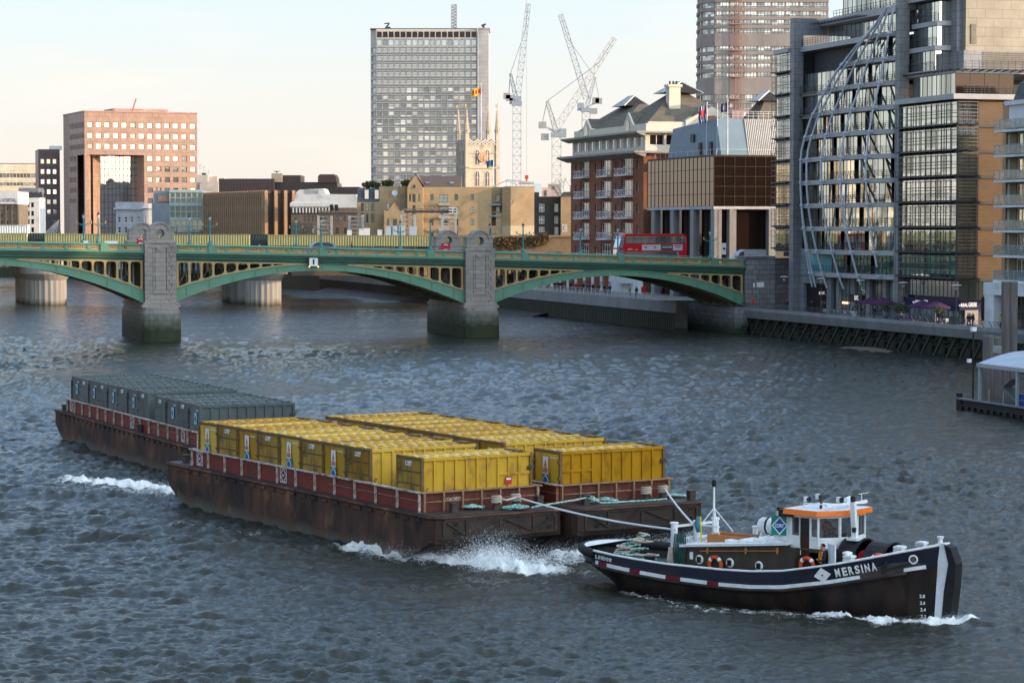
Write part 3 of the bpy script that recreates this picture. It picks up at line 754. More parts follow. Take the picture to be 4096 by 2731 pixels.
OB, PB = (2.22, 114.75), R(30.5)
OC, PC = (-18.9, 146.0), R(24.7)
HD = 2.2
LCONT = (.0, 6.06)
barge_a = barge("cargo_barge", "rust-brown barge with yellow containers and the name CORCHESTER on its red coaming", OA, PA, -.62, 6.4, -2.25, 28.3, HD, (-.14, 6.2, -.24, 25.6), nm="CORCHESTER", emblems=(24.6, 14.2), bollards=((1.1, -1.05, 'p'), (3.35, -1.15, 'b'), (4.5, -1.0, 'b'), (5.9, -.8, 'p'), (.1, 27.0, 'p')))
barge_b = barge("cargo_barge", "far rust-brown barge of yellow containers lashed beside the one lettered CORCHESTER", OB, PB, -.55, 6.75, -2.5, 28.0, HD, (-.1, 6.2, -.24, 25.6), left_white=False, bollards=((.9, -1.0, 'p'), (4.3, -1.05, 'b'), (5.35, -.95, 'b'), (6.35, -1.9, 'p')))
barge_c = barge("cargo_barge", "dark rusty barge loaded with grey containers, trailing behind the yellow ones", OC, PC, -.6, 6.9, -3.2, 33.6, 2.05, (-.14, 6.3, -.3, 31.4), emblems=(3.0, 14.3, 30.3), bollards=((-.35, 31.5, 'p'), (-.35, 12, 'p')))
kinds = ['plain'] + [None] + ['door', 'plain'] * 4
ord_ = ["nearest", "second", "third", "fourth", "fifth", "sixth", "seventh", "eighth"]
GA = "yellow waste containers on the barges"
PIT = 2.5
for bi, (O_, P_, dx) in enumerate(((OA, PA, .0), (OB, PB, .05))):
 where = "left" if bi == 0 else "right"
 f0 = 'plain' if bi == 0 else 'door'
 lab = "yellow container alone at the front of the CORCHESTER barge, red notice on its side" if bi == 0 else "yellow container alone at the front of the right-hand barge, poster on its left end"
 put_container(O_, P_, dx, .0, HD - .12, f0, False, lab, GA)
 for k in range(8):
  kd = ('plain', 'door')[k % 2] if bi == 0 else ('door', 'plain')[k % 2]
  what = "CORY lettered" if kd == 'plain' else "poster on its end"
  put_container(O_, P_, dx, 2 * PIT + .02 + k * PIT if bi == 0 else 2 * PIT + .3 + k * PIT, HD - .12, kd, False, "yellow container, %s, %s of the eight on the %s barge" % (what, ord_[k], where), GA)
GC = "grey waste containers on the rear barge"
PC_ = 2.46
for k in range(12):
 y = k * PC_ + (0 if k < 4 else 1.5)
 kd = ('door', 'plain')[k % 2] if k < 4 else ('plain', 'door')[k % 2]
 blk = "front four on the rear barge" if k < 4 else "eight behind the gap"
 kk = k if k < 4 else k - 4
 put_container(OC, PC, .05, y, 2.05 - .1 + (.0 if k < 4 else .08), kd, True, "grey container with %s, %s of the %s" % ("a ribbed end" if kd == 'plain' else "a pale blue emblem", ord_[kk], blk), GC)
# notice plates on the nearest container's long side
c0 = PROTO[('plain', False)]
b = MB(); b.box(4.55, 4.9, -.012, .0, 1.15, 1.5, 0); b.box(4.6, 4.85, -.018, -.012, 1.36, 1.44, 1); b.build("notice", [M_redp, M_white], c0)
# ropes lying on and between the barges
def loc(O, ang, x, y, z=0.0):
 c, s = math.cos(ang), math.sin(ang); return Vector((O[0] + c * x - s * y, O[1] + s * x + c * y, z))
def rope(name, label, pts, r, mat, cat="rope", n=6, group=None):
 b = MB(); b.tube(pts, r, n); return tag(b.build(name, mat, smooth=True), label, cat, group)
def coil(c, r0, r1, turns, h, jit, seed, fl=1.0):
 r = random.Random(seed); pts = []
 k = int(turns * 16)
 for i in range(k):
  t = i / k; a = t * turns * 2 * math.pi
  rr = r0 + (r1 - r0) * (.5 + .5 * math.sin(a * .37 + seed)) + r.uniform(-jit, jit)
  pts.append(Vector((c[0] + rr * math.cos(a), c[1] + rr * math.sin(a) * fl, c[2] + h * (abs(math.sin(a * .53 + seed))) * (1 - rr / (r1 + jit + .01) * .6) + r.uniform(0, jit * .5))))
 return pts
def wraps(O, ang, x, y, z, r, turns, seed):
 p = loc(O, ang, x, y); return [Vector((p.x + r * math.cos(a), p.y + r * math.sin(a), z + .045 * a / 3.14)) for a in [i * 2 * math.pi / 12 for i in range(int(12 * turns))]]
for i, (O_, P_, x, y, lb) in enumerate(((OA, PA, 3.35, -1.15, "pinkish rope wound round the left bollard of the front barge deck"), (OA, PA, 4.5, -1.0, "pinkish rope wound round the bollard where the long tow rope starts"), (OB, PB, 4.3, -1.05, "pinkish rope wound round the left bollard of the right-hand barge"), (OB, PB, 5.35, -.95, "pinkish rope wound round the right bollard where the short tow rope starts"))):
 rope("mooring_rope", lb, wraps(O_, P_, x, y, HD + .3, .22, 4, i), .05, M_rope)
rope("mooring_rope", "pinkish rope stretched between the two front bollards of the left barge", [loc(OA, PA, 3.5, -1.3, HD + .5), loc(OA, PA, 3.9, -1.2, HD + .42), loc(OA, PA, 4.4, -1.2, HD + .5)], .06, M_rope)
for lb, c, r0, r1, tn, h, sd in (("green and white rope heap at the foot of the left bollard", loc(OA, PA, 4.0, -1.75, HD + .05), .15, .6, 7, .22, 1), ("green rope heap below the CORCHESTER lettering", loc(OA, PA, 2.4, -.6, HD + .05), .1, .5, 6, .2, 2), ("green and white rope heap round the middle mooring post", loc(OB, PB, 1.3, -.75, HD + .08), .12, .4, 5, .35, 3), ("green and white rope heap near the right end of the front deck", loc(OB, PB, 6.2, -.7, HD + .04), .1, .55, 6, .14, 5), ("green and white rope heap in front of the right coaming", loc(OB, PB, 2.4, -.55, HD + .04), .1, .5, 5, .16, 6)):
 rope("rope_heap", lb, coil(c, r0, r1, tn, h, .05, sd, .6), .045, M_ropeg, group="rope heaps on the barge decks")
rope("lashing_rope", "green and white rope lying across the front decks of both barges", [loc(OA, PA, 4.9, -1.7, HD + .05), loc(OA, PA, 5.6, -1.4, HD + .07), loc(OB, PB, .2, -1.35, HD + .3), loc(OB, PB, .9, -1.1, HD + .34), loc(OB, PB, 1.6, -1.35, HD + .06), loc(OB, PB, 4.0, -1.55, HD + .06), loc(OB, PB, 5.2, -1.5, HD + .06)], .05, M_ropeg)
# ------------------------------------------------------------------ tug
TO, TA = (3.15, 105.4), R(-40.0)
def tl(x, y, z): return loc(TO, TA, .45 + .955 * x, y, z)
def lerp(x, xs, ys): return float(np.interp(x, xs, ys))
SX = [0, .12, .4, .9, 1.7, 3, 4.5, 6, 7.5, 9, 10.5, 12, 13.2, 14.3, 15.3, 16.2, 17, 17.6, 18.1, 18.35]
BR = lambda x: lerp(x, [0, .12, .4, .9, 1.7, 3, 4.5, 7.5, 10.5, 12, 13.2, 14.3, 15.3, 16.2, 17, 17.6, 18.1, 18.35], [.35, .75, 1.2, 1.62, 2.0, 2.28, 2.42, 2.45, 2.42, 2.35, 2.22, 2.0, 1.68, 1.3, .88, .55, .26, .14])
BM = lambda x: BR(x) * lerp(x, [0, 3, 12, 15, 17, 18.35], [.93, 1.0, 1.0, .93, .8, .8])
BW = lambda x: lerp(x, [0, 1.2, 1.7, 3, 4.5, 6, 9, 11, 12, 13.2, 14.3, 15.3, 16.2, 17, 17.6, 18.1, 18.35], [.05, .3, .8, 1.75, 2.15, 2.3, 2.35, 2.25, 2.08, 1.75, 1.4, 1.02, .68, .4, .24, .12, .08])
ZR = lambda x: lerp(x, [0, 1.5, 3, 6, 9, 10.5, 12, 14, 15.5, 17, 18.35], [1.64, 1.58, 1.52, 1.42, 1.44, 1.5, 1.64, 2.0, 2.34, 2.7, 3.0])
ZM = lambda x: ZR(x) - lerp(x, [0, 3, 9, 15, 18.35], [.42, .46, .58, .66, .76])
ZK = lambda x: lerp(x, [0, .4, .9, 1.7, 3, 4.5, 6, 18.35], [1.05, .8, .5, .12, -.3, -.55, -.7, -.7])
M_hull = pm("tug_black_hull", (.010, .009, .009), (.034, .022, .017), scale=1.4, rough=.42, stretch=(1, 1, .35), c3=(.085, .045, .028), c3_scale=.8, c3_cut=(.56, .78), bump=.15, bscale=3, zband=(-.3, .02, (.13, .02, .018)))
M_navy = pm("tug_navy_bulwark", (.012, .016, .03), (.017, .019, .028), scale=1.6, rough=.4, c3=(.034, .025, .022), c3_scale=1.0, c3_cut=(.55, .75), bump=.1)
M_brown = pm("tug_brown_casing", (.045, .036, .027), (.06, .045, .03), scale=1.5, rough=.42, stretch=(1, 1, .3), c3=(.03, .026, .022), c3_scale=1)
M_oran = pm("dayglo_orange", (.85, .19, .015), (.8, .16, .012), scale=3, rough=.45)
M_buoy = pm("lifebuoy_orange", (.6, .075, .02), (.5, .06, .02), scale=5, rough=.5)
M_wood = pm("varnished_wood", (.06, .02, .012), (.04, .015, .01), scale=6, rough=.35, stretch=(1, 1, .2))
M_plank = pm("orange_timber", (.42, .17, .05), (.36, .14, .05), scale=4, rough=.6)
M_tgreen = pm("green_deck", (.03, .09, .07), (.02, .05, .045), scale=3, rough=.6)
M_wgl = glass("wheelhouse_glass", (.06, .08, .085), metal=.35, rough=.03, wob=.02); M_wgl.node_tree.nodes["Principled BSDF"].inputs["Alpha"].default_value = .45
M_capw = pm("scuffed_white_paint", (.76, .76, .74), (.62, .62, .6), scale=2.5, rough=.5, c3=(.25, .14, .08), c3_scale=3.5, c3_cut=(.66, .75))
M_yw = pm("bright_yellow", (.7, .55, .03), rough=.5); M_rub = pm("black_rubber", (.012, .012, .013), (.02, .019, .018), scale=4, rough=.7)
M_roof = pm("frosted_white_roof", (.7, .72, .74), (.55, .58, .62), scale=14, rough=.6, lo=.45, hi=.6)
M_stern = pm("stern_deck_brown", (.06, .05, .045), (.04, .034, .03), scale=3, rough=.6)
tug = thing("tug_boat", "black tug with white-roofed wheelhouse and MERSINA on its bow, towing the barges", "tug", tl(0, 0, 0), TA); tug.scale = (.955, 1, 1)
h = MB(); rings = []
for x in SX:
 zk, zm, bw, bm = ZK(x), ZM(x), BW(x), BM(x)
 zw = max(0.25, zk + .12)
 if x < 1.7: bw = min(BM(x), max(bw, bm * .55)); zw = zk + .15
 half = [(0, zk), (bw * .7, zk + .02), (bw, zw), (bw + (bm - bw) * .45, zw + (zm - zw) * .5), (bm, zm)]
 rings.append([(x, -y, z) for y, z in half[::-1]] + [(x, y, z) for y, z in half[1:]])
h.loft(rings, 0, caps=True, closed=False)
h.build("hull", M_hull, tug, smooth=True)
w = MB()
for s in (-1, 1):
 o = [[(x, s * BM(x), ZM(x)), (x, s * BR(x), ZR(x))] for x in SX]; i_ = [[(x + (.12 if x < .2 else 0), s * max(0, BR(x) - .1), ZM(x) - .1), (x + (.12 if x < .2 else 0), s * max(0, BR(x) - .1), ZR(x))] for x in SX]
 w.loft(o, 0, caps=False, closed=False); w.loft(i_, 1, caps=False, closed=False)
o = [(0, -BM(0), ZM(0)), (0, BM(0), ZM(0)), (0, BR(0), ZR(0)), (0, -BR(0), ZR(0))]; w.quad(*o, m=0)
bul = w.build("bulwark", [M_navy, M_stern], tug, smooth=True)
cap = MB()
for s in (-1, 1): cap.tube([(x, s * (BR(x) - .04), ZR(x) + .015) for x in SX if x > .3], .055, 6)
cap.build("rail_cap", M_capw, bul, smooth=True)
sd = MB(); pts = [(x, -(BR(x) - .02), ZR(x) - .12) for x in SX if x < 2.0][::-1] + [(x, BR(x) - .02, ZR(x) - .12) for x in SX if x < 3.2]
sd.tube(pts, .2, 10); sd.build("stern_fender", M_rub, tug, smooth=True)
pl = MB(); xs = [x for x in SX if x < 3.2]
pl.loft([[(x + .05, s_ * max(.0, BR(x) - .02), ZR(x) + .05) for s_ in (-1, 1)] for x in xs[:1]] + [[(x, -(BR(x) - .03), ZR(x) + .05), (x, (BR(x) - .03), ZR(x) + .05)] for x in xs if x < 1.0], 0, caps=False, closed=False)
pl.build("stern_deck_plate", M_capw, tug)
xs = np.arange(1.9, 17.9, .2); M_dred = pm("dark_red_block", (.16, .012, .014), rough=.5)
for s in (-1, 1):
 for lo_, hi_ in ((1.9, 15.4), (16.3, 17.8)):
  st = MB()
  for a in xs[(xs >= lo_) & (xs < hi_ - .1)]: st.bar((a, s * (BM(a) + .03), ZM(a)), (a + .2, s * (BM(a + .2) + .03), ZM(a + .2)), .09, .14, 1 if s < 0 and a < 9.9 and (((a - 2.0) % 2.05) < .62) else 0)
  st.build("rubbing_band", [M_capw, M_dred], tug)
rb = MB()
for s in (-1, 1): rb.tube([(x, s * (BM(x) + .01), ZM(x) - .15) for x in SX if 1 < x < 17.4], .09, 6)
rb.build("belting", M_hull, tug, smooth=True)
dk = MB()
dk.loft([[(x, -(BM(x) - .06), ZM(x) - .02 if x > 5 else min(ZM(x), .95)), (x, BM(x) - .06, ZM(x) - .02 if x > 5 else min(ZM(x), .95))] for x in SX if x > .3], 0, caps=False, closed=False)
dk.build("deck", M_tgreen, tug)
# stem: white plate and heavy black rubber fender
sp = MB()
prof = [(18.0, 3.02), (18.42, 3.08), (18.62, 2.3), (18.42, 1.2), (18.3, -.3), (17.95, -.3), (18.05, 1.2), (18.12, 2.25)]
sp.prism(prof, 'y', -.21, .21); sp.build("stem_plate", M_capw, tug)
sw = MB(); sw.prism([(17.55, ZM(17.5) - .06), (18.1, ZM(18) - .02), (18.1, ZM(18) + .1), (17.55, ZM(17.5) + .06)], 'y', -.5, .5);
fd = MB(); fd.prism([(18.42, 3.02), (18.72, 2.92), (18.98, 2.3), (18.92, 1.4), (18.7, -.3), (18.3, -.3), (18.44, 1.2), (18.63, 2.3)], 'y', -.26, .26); fd.build("bow_fender", M_rub, tug)
bb = MB(); bb.lathe([(.1, 0), (.1, .2), (.14, .22), (.14, .28)], (18.1, 0, 3.02), 10); bb.build("fairlead", M_capw, tug)
# name and marks along the starboard bulwark
def side_M(x, f, off=.02):
 y0, y1 = -BR(x - .3), -BR(x + .3); u = Vector((.6, y1 - y0, ZR(x + .3) - ZR(x - .3))).normalized()
 lo = Vector((x, -BM(x), ZM(x))); hi = Vector((x, -BR(x), ZR(x))); v = (hi - lo); v = (v - u * v.dot(u)).normalized(); n_ = u.cross(v)
 M = Matrix((u, v, n_)).transposed().to_4x4(); M.translation = lo.lerp(hi, f) + n_ * off
 return M
for ch, x in zip("MERSINA", (14.45, 14.73, 14.98, 15.22, 15.4, 15.59, 15.84)): place(text_mesh(ch, .06 if ch == 'I' else .2, .34, M_white, bold=.03), "lettering", tug, side_M(x, .5, .055))
for i, ch in enumerate("LONDON"): place(text_mesh(ch, .13, .16, M_white, bold=.02), "lettering", tug, side_M(1.95 + i * .19, .55, .03))
em = MB(); em.prism([(-.38, 0), (0, -.3), (.38, 0), (0, .3)], 'z', 0, .012, 0); em.lathe([(.045, .0), (.045, .018)], (0, 0, 0), 10, 1)
place(em.mesh("emblem", [M_white, M_redp]), "emblem", tug, side_M(13.82, .48, .04))
rg = MB(); rg.tube([(.16 * math.cos(a), .16 * math.sin(a), 0) for a in [i * math.pi / 8 for i in range(16)]], .035, 6, 0, closed=True); rg.lathe([(.1, 0), (.1, .01)], (0, 0, 0), 12, 1)
place(rg.mesh("hawse_ring", [M_white, M_rust]), "hawse_ring", tug, side_M(17.25, .5, .02))
for i, tx in enumerate(("2.8", "2.6", "2.4", "2.2")):
 z = .95 - .27 * i; yb = -lerp(z, [0, 2.2], [.26, .55]) - .06; u = Vector((.8, .32, 0)).normalized(); n_ = u.cross(Vector((0, 0, 1)))
 M = Matrix((u, Vector((0, 0, 1)), n_)).transposed().to_4x4(); M.translation = Vector((17.55, yb, z)); place(text_mesh(tx, .22, .13, M_white, bold=.02), "lettering", tug, M)
an = MB(); an.tube([(16.4, -BR(16.4) - .03, 2.0), (16.9, -BR(16.9) - .04, 2.16), (17.2, -BR(17.2), 2.25)], .05, 6); an.tube([(16.3, -BR(16.3) - .1, 1.82), (16.28, -BR(16.28) - .1, 2.05), (16.4, -BR(16.4) - .1, 2.3)], .07, 6)
an.build("anchor", M_black, tug)
# engine casing with portholes and hatch roof
cs = MB(); cs.prism([(6.3, .5), (11.6, .5), (11.6, 2.58), (6.3, 2.08)], "y", -1.48, 1.48); cas = cs.build("engine_casing", M_brown, tug)
cr_ = MB(); cr_.prism([(6.15, 2.07), (11.7, 2.59), (11.7, 2.69), (6.15, 2.17)], "y", -1.62, 1.62); cr_.build("casing_roof", M_capw, cas)
for x in (7.15, 8.75, 10.25):
 q = MB(); Mx = Matrix.Rotation(R(90), 3, 'X'); q.lathe([(.2, 0), (.2, .03), (.17, .05)], (x, -1.475, 1.62), 18, 0, Mx)
 for dx in (-.075, 0, .075): q.cbox((x + dx, -1.545, 1.62), (.045, .05, .24), 1)
 q.build("porthole", [M_white, M_black], cas)
for i in range(4):
 q = MB(); x = 8.3 + i * .75; zc = 2.17 + .094 * (x - 6.15); q.prism([(x, zc), (x + .62, zc + .05), (x + .62, zc + .1), (x, zc + .14)], 'y', -1.25, -.2); q.build("hatch", [M_capw], cas)
q = MB(); q.tube([(7.2, -1.55, 1.98), (11.3, -1.55, 2.32)], .025, 6);
for x in (7.6, 9.6, 11.2): q.box(x - .03, x + .03, -1.58, -1.47, 1.3 + .08 * x, 1.55 + .08 * x)
q.build("boat_hook", M_plank, tug)
q = MB(); q.box(7.0, 9.0, -.75, -.65, 2.2, 2.6); q.box(7.0, 9.0, .15, .25, 2.2, 2.6); q.box(7.0, 7.1, -.65, .15, 2.2, 2.58); q.box(7.1, 9.0, -.65, .15, 2.3, 2.46); q.build("timber_rack", M_plank, tug)
for (x, y, z, sx_, sz_) in ((9.35, -1.5, 1.3, .09, .1), (9.9, -1.5, 1.25, .1, .12), (10.9, -1.5, 1.0, .12, .16), (9.45, -1.5, .95, .08, .18), (7.4, -1.5, 1.15, .08, .08)):
 q = MB(); q.cbox((x, y, z), (sx_, .08, sz_)); q.build("fitting", M_white, cas)
q = MB(); q.box(6.65, 6.8, -1.53, -1.48, 1.6, 1.9); q.build("notice", M_white, cas)
# tow bitts and gallows frame
g = MB()
for y in (-1.25, -.15, 1.2): g.lathe([(.15, .7), (.15, 2.95), (.19, 2.96), (.19, 3.03)], (5.6 if y < -1 else 6.0, y, 0), 12)
for z in (2.3, 2.85): g.bar((5.6, -1.25, z), (6.0, 1.2, z), .09, .09); g.bar((6.0, -.15, z), (7.2, -.15, z), .07, .07)
g.build("tow_frame", M_capw, tug)
q = MB(); q.lathe([(.22, .7), (.22, 1.35), (.27, 1.37), (.27, 1.45)], (4.0, -.9, 0), 12); q.lathe([(.22, .7), (.22, 1.35), (.27, 1.37), (.27, 1.45)], (4.0, .9, 0), 12); q.build("bitts", M_black, tug)
q = MB(); q.prism([(4.7 + .55 * math.cos(a), .75 + .55 * math.sin(a)) for a in [i * math.pi / 10 for i in range(11)]], 'y', -1.1, 1.1); q.build("companion_hatch", M_black, tug)
# mast with stays
m_ = MB(); m_.tube([(6.8, 0, 2.6), (6.8, 0, 4.5)], [.055, .04], 8); m_.tube([(6.8, 0, 3.6), (6.35, -.75, 2.6)], .022, 6); m_.tube([(6.8, 0, 3.6), (7.5, -.55, 2.6)], .022, 6); m_.tube([(6.8, 0, 3.6), (7.3, .7, 2.6)], .022, 6); m_.tube([(6.8, 0, 3.6), (6.3, .6, 2.6)], .022, 6)
ms = m_.build("mast", M_white, tug); q = MB(); q.lathe([(.07, 4.5), (.1, 4.52), (.1, 4.76), (.06, 4.8)], (6.8, 0, 0), 10); q.build("mast_lamp", M_black, ms)
q = MB(); q.tube([(6.7, -.75, 2.2), (6.62, -.75, 3.3)], .035, 6); q.build("yellow_pole", M_yw, tug)
q = MB(); q.lathe([(.12, 2.6), (.12, 2.85), (.15, 2.87), (.15, 2.93)], (8.6, .55, 0), 12); q.build("vent", M_white, tug)
# wheelhouse
WP = [(11.55, -1.15), (13.0, -1.2), (13.6, -.42), (13.82, .55), (13.72, 1.3), (11.55, 1.25)]
wh = MB()
def wall(p, q, z0, z1, wins, t=.06):
 u = Vector((q[0] - p[0], q[1] - p[1])); L = u.length
 facade(wh, p, u, L, z0, z1, [(a * L, b_ * L, c, d) for a, b_, c, d in wins], t, 0)
WZ0, WZ1 = 2.45, 3.82
wins = {0: [(.05, .34, 2.93, 3.72), (.73, .97, 2.93, 3.72)], 1: [(.05, .95, 2.9, 3.74)], 2: [(.04, .96, 2.9, 3.74)], 3: [(.05, .95, 2.9, 3.74)], 4: [(.1, .9, 2.98, 3.66)], 5: [(.1, .45, 2.98, 3.66), (.55, .9, 2.98, 3.66)]}
for i in range(6): wall(WP[i], WP[(i + 1) % 6], WZ0, WZ1, wins[i] + ([(.36, .70, WZ0, 3.7)] if i == 0 else []))
whouse = wh.build("wheelhouse", M_capw, tug)
for i in range(6):
 p, q2 = WP[i], WP[(i + 1) % 6]; u = Vector((q2[0] - p[0], q2[1] - p[1])); L = u.length
 for a, b_, c, d in wins[i]:
  me = window_mesh(L * (b_ - a), d - c, 1, 1, .03, [M_white, M_wgl], .01)
  un = u.normalized(); nin = Vector((-un.y, un.x)); pp = Vector(p) + un * L * a + nin * .05
  place(me, "window", whouse, Matrix.Translation((pp.x, pp.y, c)) @ Matrix.Rotation(math.atan2(un.y, un.x), 4, 'Z'))
q = MB(); q.box(12.09, 12.55, -1.14, -1.08, .75, 3.68, 0); q.box(12.16, 12.48, -1.155, -1.14, 3.0, 3.55, 1); dr = q.build("door", [M_wood, M_wgl], whouse)
q = MB(); q.tube([(12.14, -1.2, 2.2), (12.14, -1.2, 2.4)], .02, 6); q.build("handle", M_white, dr)
inr = MB(); inr.box(11.7, 13.0, -1.0, 1.0, 2.4, 2.46, 0); inr.box(12.85, 13.2, -.6, .6, 2.46, 3.0, 0); inr.cbox((13.0, -.2, 3.1), (.1, .3, .24), 1); inr.build("console", [M_wood, M_black], whouse)
rf = MB(); rp = [(11.35, -1.3), (13.06, -1.36), (13.74, -.48), (13.99, .57), (13.9, 1.46), (11.35, 1.42)]
rf.prism(rp, 'z', 3.96, 4.03, 0); rfo = rf.build("roof", M_roof, whouse)
fa = MB()
for i in range(6):
 p, q2 = rp[i], rp[(i + 1) % 6]; ip, iq = WP[i], WP[(i + 1) % 6]
 o_, o2 = (p[0] * 1.006 - .07, p[1] * 1.05), (q2[0] * 1.006 - .07, q2[1] * 1.05)
 fa.quad((o_[0], o_[1], 3.82), (o2[0], o2[1], 3.82), (q2[0], q2[1], 4.035), (p[0], p[1], 4.035)); fa.quad((ip[0], ip[1], 3.8), (iq[0], iq[1], 3.8), (o2[0], o2[1], 3.82), (o_[0], o_[1], 3.82))
fa.build("fascia", M_oran, rfo)
q = MB(); q.box(11.1, 11.75, -1.32, -.9, 3.7, 3.98); q.build("funnel_top", M_black, whouse)
q = MB(); q.box(10.75, 11.6, -.95, -.1, 2.6, 3.85, 0); q.box(10.72, 11.3, -.9, -.2, 3.85, 4.0, 1); q.build("funnel_casing", [M_capw, M_black], tug)
s_ = place(emblem_mesh(.72, .8, [M_white, M_green, M_blue]), "sign", tug, Matrix.Translation((10.98, -1.05, 3.28)) @ Matrix(((.93, 0, .36), (.36, 0, -.93), (0, 1, 0))).to_4x4())
place(text_mesh("CORY", .38, .15, M_white, bold=.03), "lettering", s_, Matrix.Translation((0, 0, .024)))
# roof gear: lamps on a bar, radar scanner, horns, post mast in front
ga = MB(); ga.bar((11.9, -.6, 4.22), (13.3, -.5, 4.22), .05); ga.bar((13.25, -1.0, 4.25), (13.5, 1.3, 4.2), .09)
for x, y in ((11.9, -.6), (13.3, -.5), (13.4, 1.0)): ga.tube([(x, y, 4.0), (x, y, 4.22)], .03, 6)
ga.build("lamp_bar", M_white, rfo)
def lampm(x, y, z, s=.12):
 q = MB(); q.cbox((x, y, z + .1), (.2, .18, .2), 0); q.lathe([(.11, 0), (.12, .08)], (x + .1, y - .05, z + .1), 12, 1, Matrix.Rotation(R(90), 3, 'Y')); q.cbox((x, y, z - .02), (.05, .05, .1), 1); q.build("searchlight", [M_white, M_black], rfo)
lampm(12.0, -.55, 4.28); lampm(12.35, -.2, 4.38); lampm(13.25, .0, 4.3); lampm(12.1, .3, 4.3)
q = MB(); q.tube([(12.6, -.4, 4.03), (12.62, -.4, 4.35)], .06, 8); q.lathe([(.07, 0), (.1, .12), (.12, .22)], (12.62, -.4, 4.35), 10); q.build("horn", M_steel, rfo)
q = MB(); q.cbox((13.2, .75, 4.36), (.16, .95, .14), 0, R(20)); q.tube([(13.2, .75, 4.03), (13.2, .75, 4.3)], .08, 8); q.build("radar_scanner", M_white, rfo)
q = MB(); q.bar((13.5, 1.25, 4.2), (13.55, 1.6, 4.22), .12, .12); q.tube([(13.5, 1.3, 4.25), (13.5, 1.3, 4.55)], .015, 5); q.bar((13.5, 1.05, 4.55), (13.5, 1.8, 4.55), .02); q.build("aerial", M_white, rfo)
q = MB(); q.bar((14.25, -.35, 2.95), (14.15, -.35, 4.4), .22, .16, 0); q.box(14.0, 14.5, -.6, -.1, 2.88, 2.98, 0); pm_ = q.build("post_mast", M_capw, tug)
q = MB(); q.lathe([(.09, 0), (.11, .03), (.11, .2), (.08, .26)], (14.15, -.35, 4.4), 10, 0); q.build("mast_lamp", M_black, pm_); q = MB(); q.lathe([(.06, .0), (.09, .06), (.09, .2)], (14.3, -.48, 3.2), 10, 0); q.build("mast_lamp", M_black, pm_)
# front of accommodation: side house with open white door, black hood and drum
q = MB(); q.box(11.6, 12.05, -1.47, 1.3, .6, 2.48, 0); q.box(12.6, 13.7, -1.3, 1.3, 2.36, 2.5, 0); q.box(13.6, 13.7, -1.3, 1.3, .7, 2.5, 0); q.box(12.05, 12.12, -1.1, 1.2, .6, 2.48, 0); q.box(12.12, 13.2, .2, .3, .7, 2.3, 1); q.build("companionway", [M_brown, M_black], tug)
q = MB(); q.cbox((13.9, -1.5, 1.85), (.06, .66, 1.9), 0, R(58)); q.build("open_door", M_capw, tug)
def barrel(x0, x1, r, zc, m_in, nm, capx=None):
 b = MB(); k = 24
 A = [(math.cos(t), math.sin(t)) for t in [2 * math.pi * i / k for i in range(k)]]
 b.loft([[(x, r_ * c, zc + r_ * s) for c, s in A] for x, r_ in ((x0, r * .2), (x0, r), (x1, r), (x1, r - .07), (x0 + .06, r - .07), (x0 + .06, r * .2))], 0, caps=True)
 return b.build(nm, [M_black, m_in], tug)
dr = barrel(13.75, 14.6, 1.1, 1.85, M_black, "drum_housing")
q = MB(); q.lathe([(.62, 0), (.62, .1)], (14.45, 0, 1.85), 24, 0, Matrix.Rotation(R(90), 3, 'Y')); q.build("red_drum_end", M_redp, dr)
barrel(15.0, 15.95, 1.05, 1.85, M_black, "companion_hood")
q = MB(); q.lathe([(.3, 0), (.3, .5)], (14.7, -.75, 1.6), 18, 0, Matrix.Rotation(R(90), 3, 'Y')); q.build("green_hose_reel", M_tgreen, tug)
for x, y in ((14.75, -1.5), (16.55, -.55), (16.75, .8)):
 q = MB(); z = ZR(x) - .55; q.box(x - .16, x + .16, y - .16, y + .16, z, z + .82); q.box(x - .2, x + .2, y - .2, y + .2, z + .72, z + .8); q.tube([(x - .3, y, z + .6), (x + .3, y, z + .6)], .06, 8); q.build("bitts", M_capw, tug)
q = MB(); q.lathe([(.05, 1.6), (.06, 2.4), (.22, 2.43), (.2, 2.5), (.05, 2.54)], (14.45, -1.2, 0), 14); q.build("mushroom_vent", M_capw, tug)
q = MB(); q.prism([(16.0, 2.35), (16.9, 2.6), (16.9, 2.66), (16.4, 2.72), (16.0, 2.45)], 'y', -.5, .5); q.build("fore_hatch", M_black, tug)
# loose gear
def lifebuoy(p, u, tilt, lab):
 """ring in a plane whose reading direction is u"""
 b = MB(); k = 28; Rr, r = .3, .085
 M = Matrix((Vector((u[0], u[1], 0)).normalized(), Vector((0, 0, 1)), Vector((u[1], -u[0], 0)).normalized())).transposed()
 for seg in range(4):
  a0 = seg * math.pi / 2 + R(45)
  b.tube([M @ Vector((Rr * math.cos(a), Rr * math.sin(a), 0)) for a in np.linspace(a0 + .2, a0 + math.pi / 2 - .2, 10)], r, 10, 0, caps=False)
  b.tube([M @ Vector((Rr * math.cos(a), Rr * math.sin(a), 0)) for a in np.linspace(a0 - .2, a0 + .2, 5)], r * 1.03, 10, 1, caps=False)
 o = b.build("lifebuoy", [M_buoy, M_white], smooth=True); o.location = p; return tag(o, lab, "lifebuoy", "orange lifebuoys on the tug")
cu, su = math.cos(TA), math.sin(TA)
lifebuoy(tl(8.05, -1.6, 1.5), (cu, su), 0, "orange lifebuoy hung on the casing between two portholes")
lifebuoy(tl(12.75, -1.62, 1.86), (cu, su), 0, "orange lifebuoy beside the open white door below the wheelhouse")
lifebuoy(tl(15.9, -1.1, 2.2), (cu * .9 - su * .4, su * .9 + cu * .4), 0, "orange lifebuoy lying behind the bow rail beside the black hood")
b = MB(); M_raft = M_white
Mr = Matrix.Rotation(R(90), 3, 'Y')
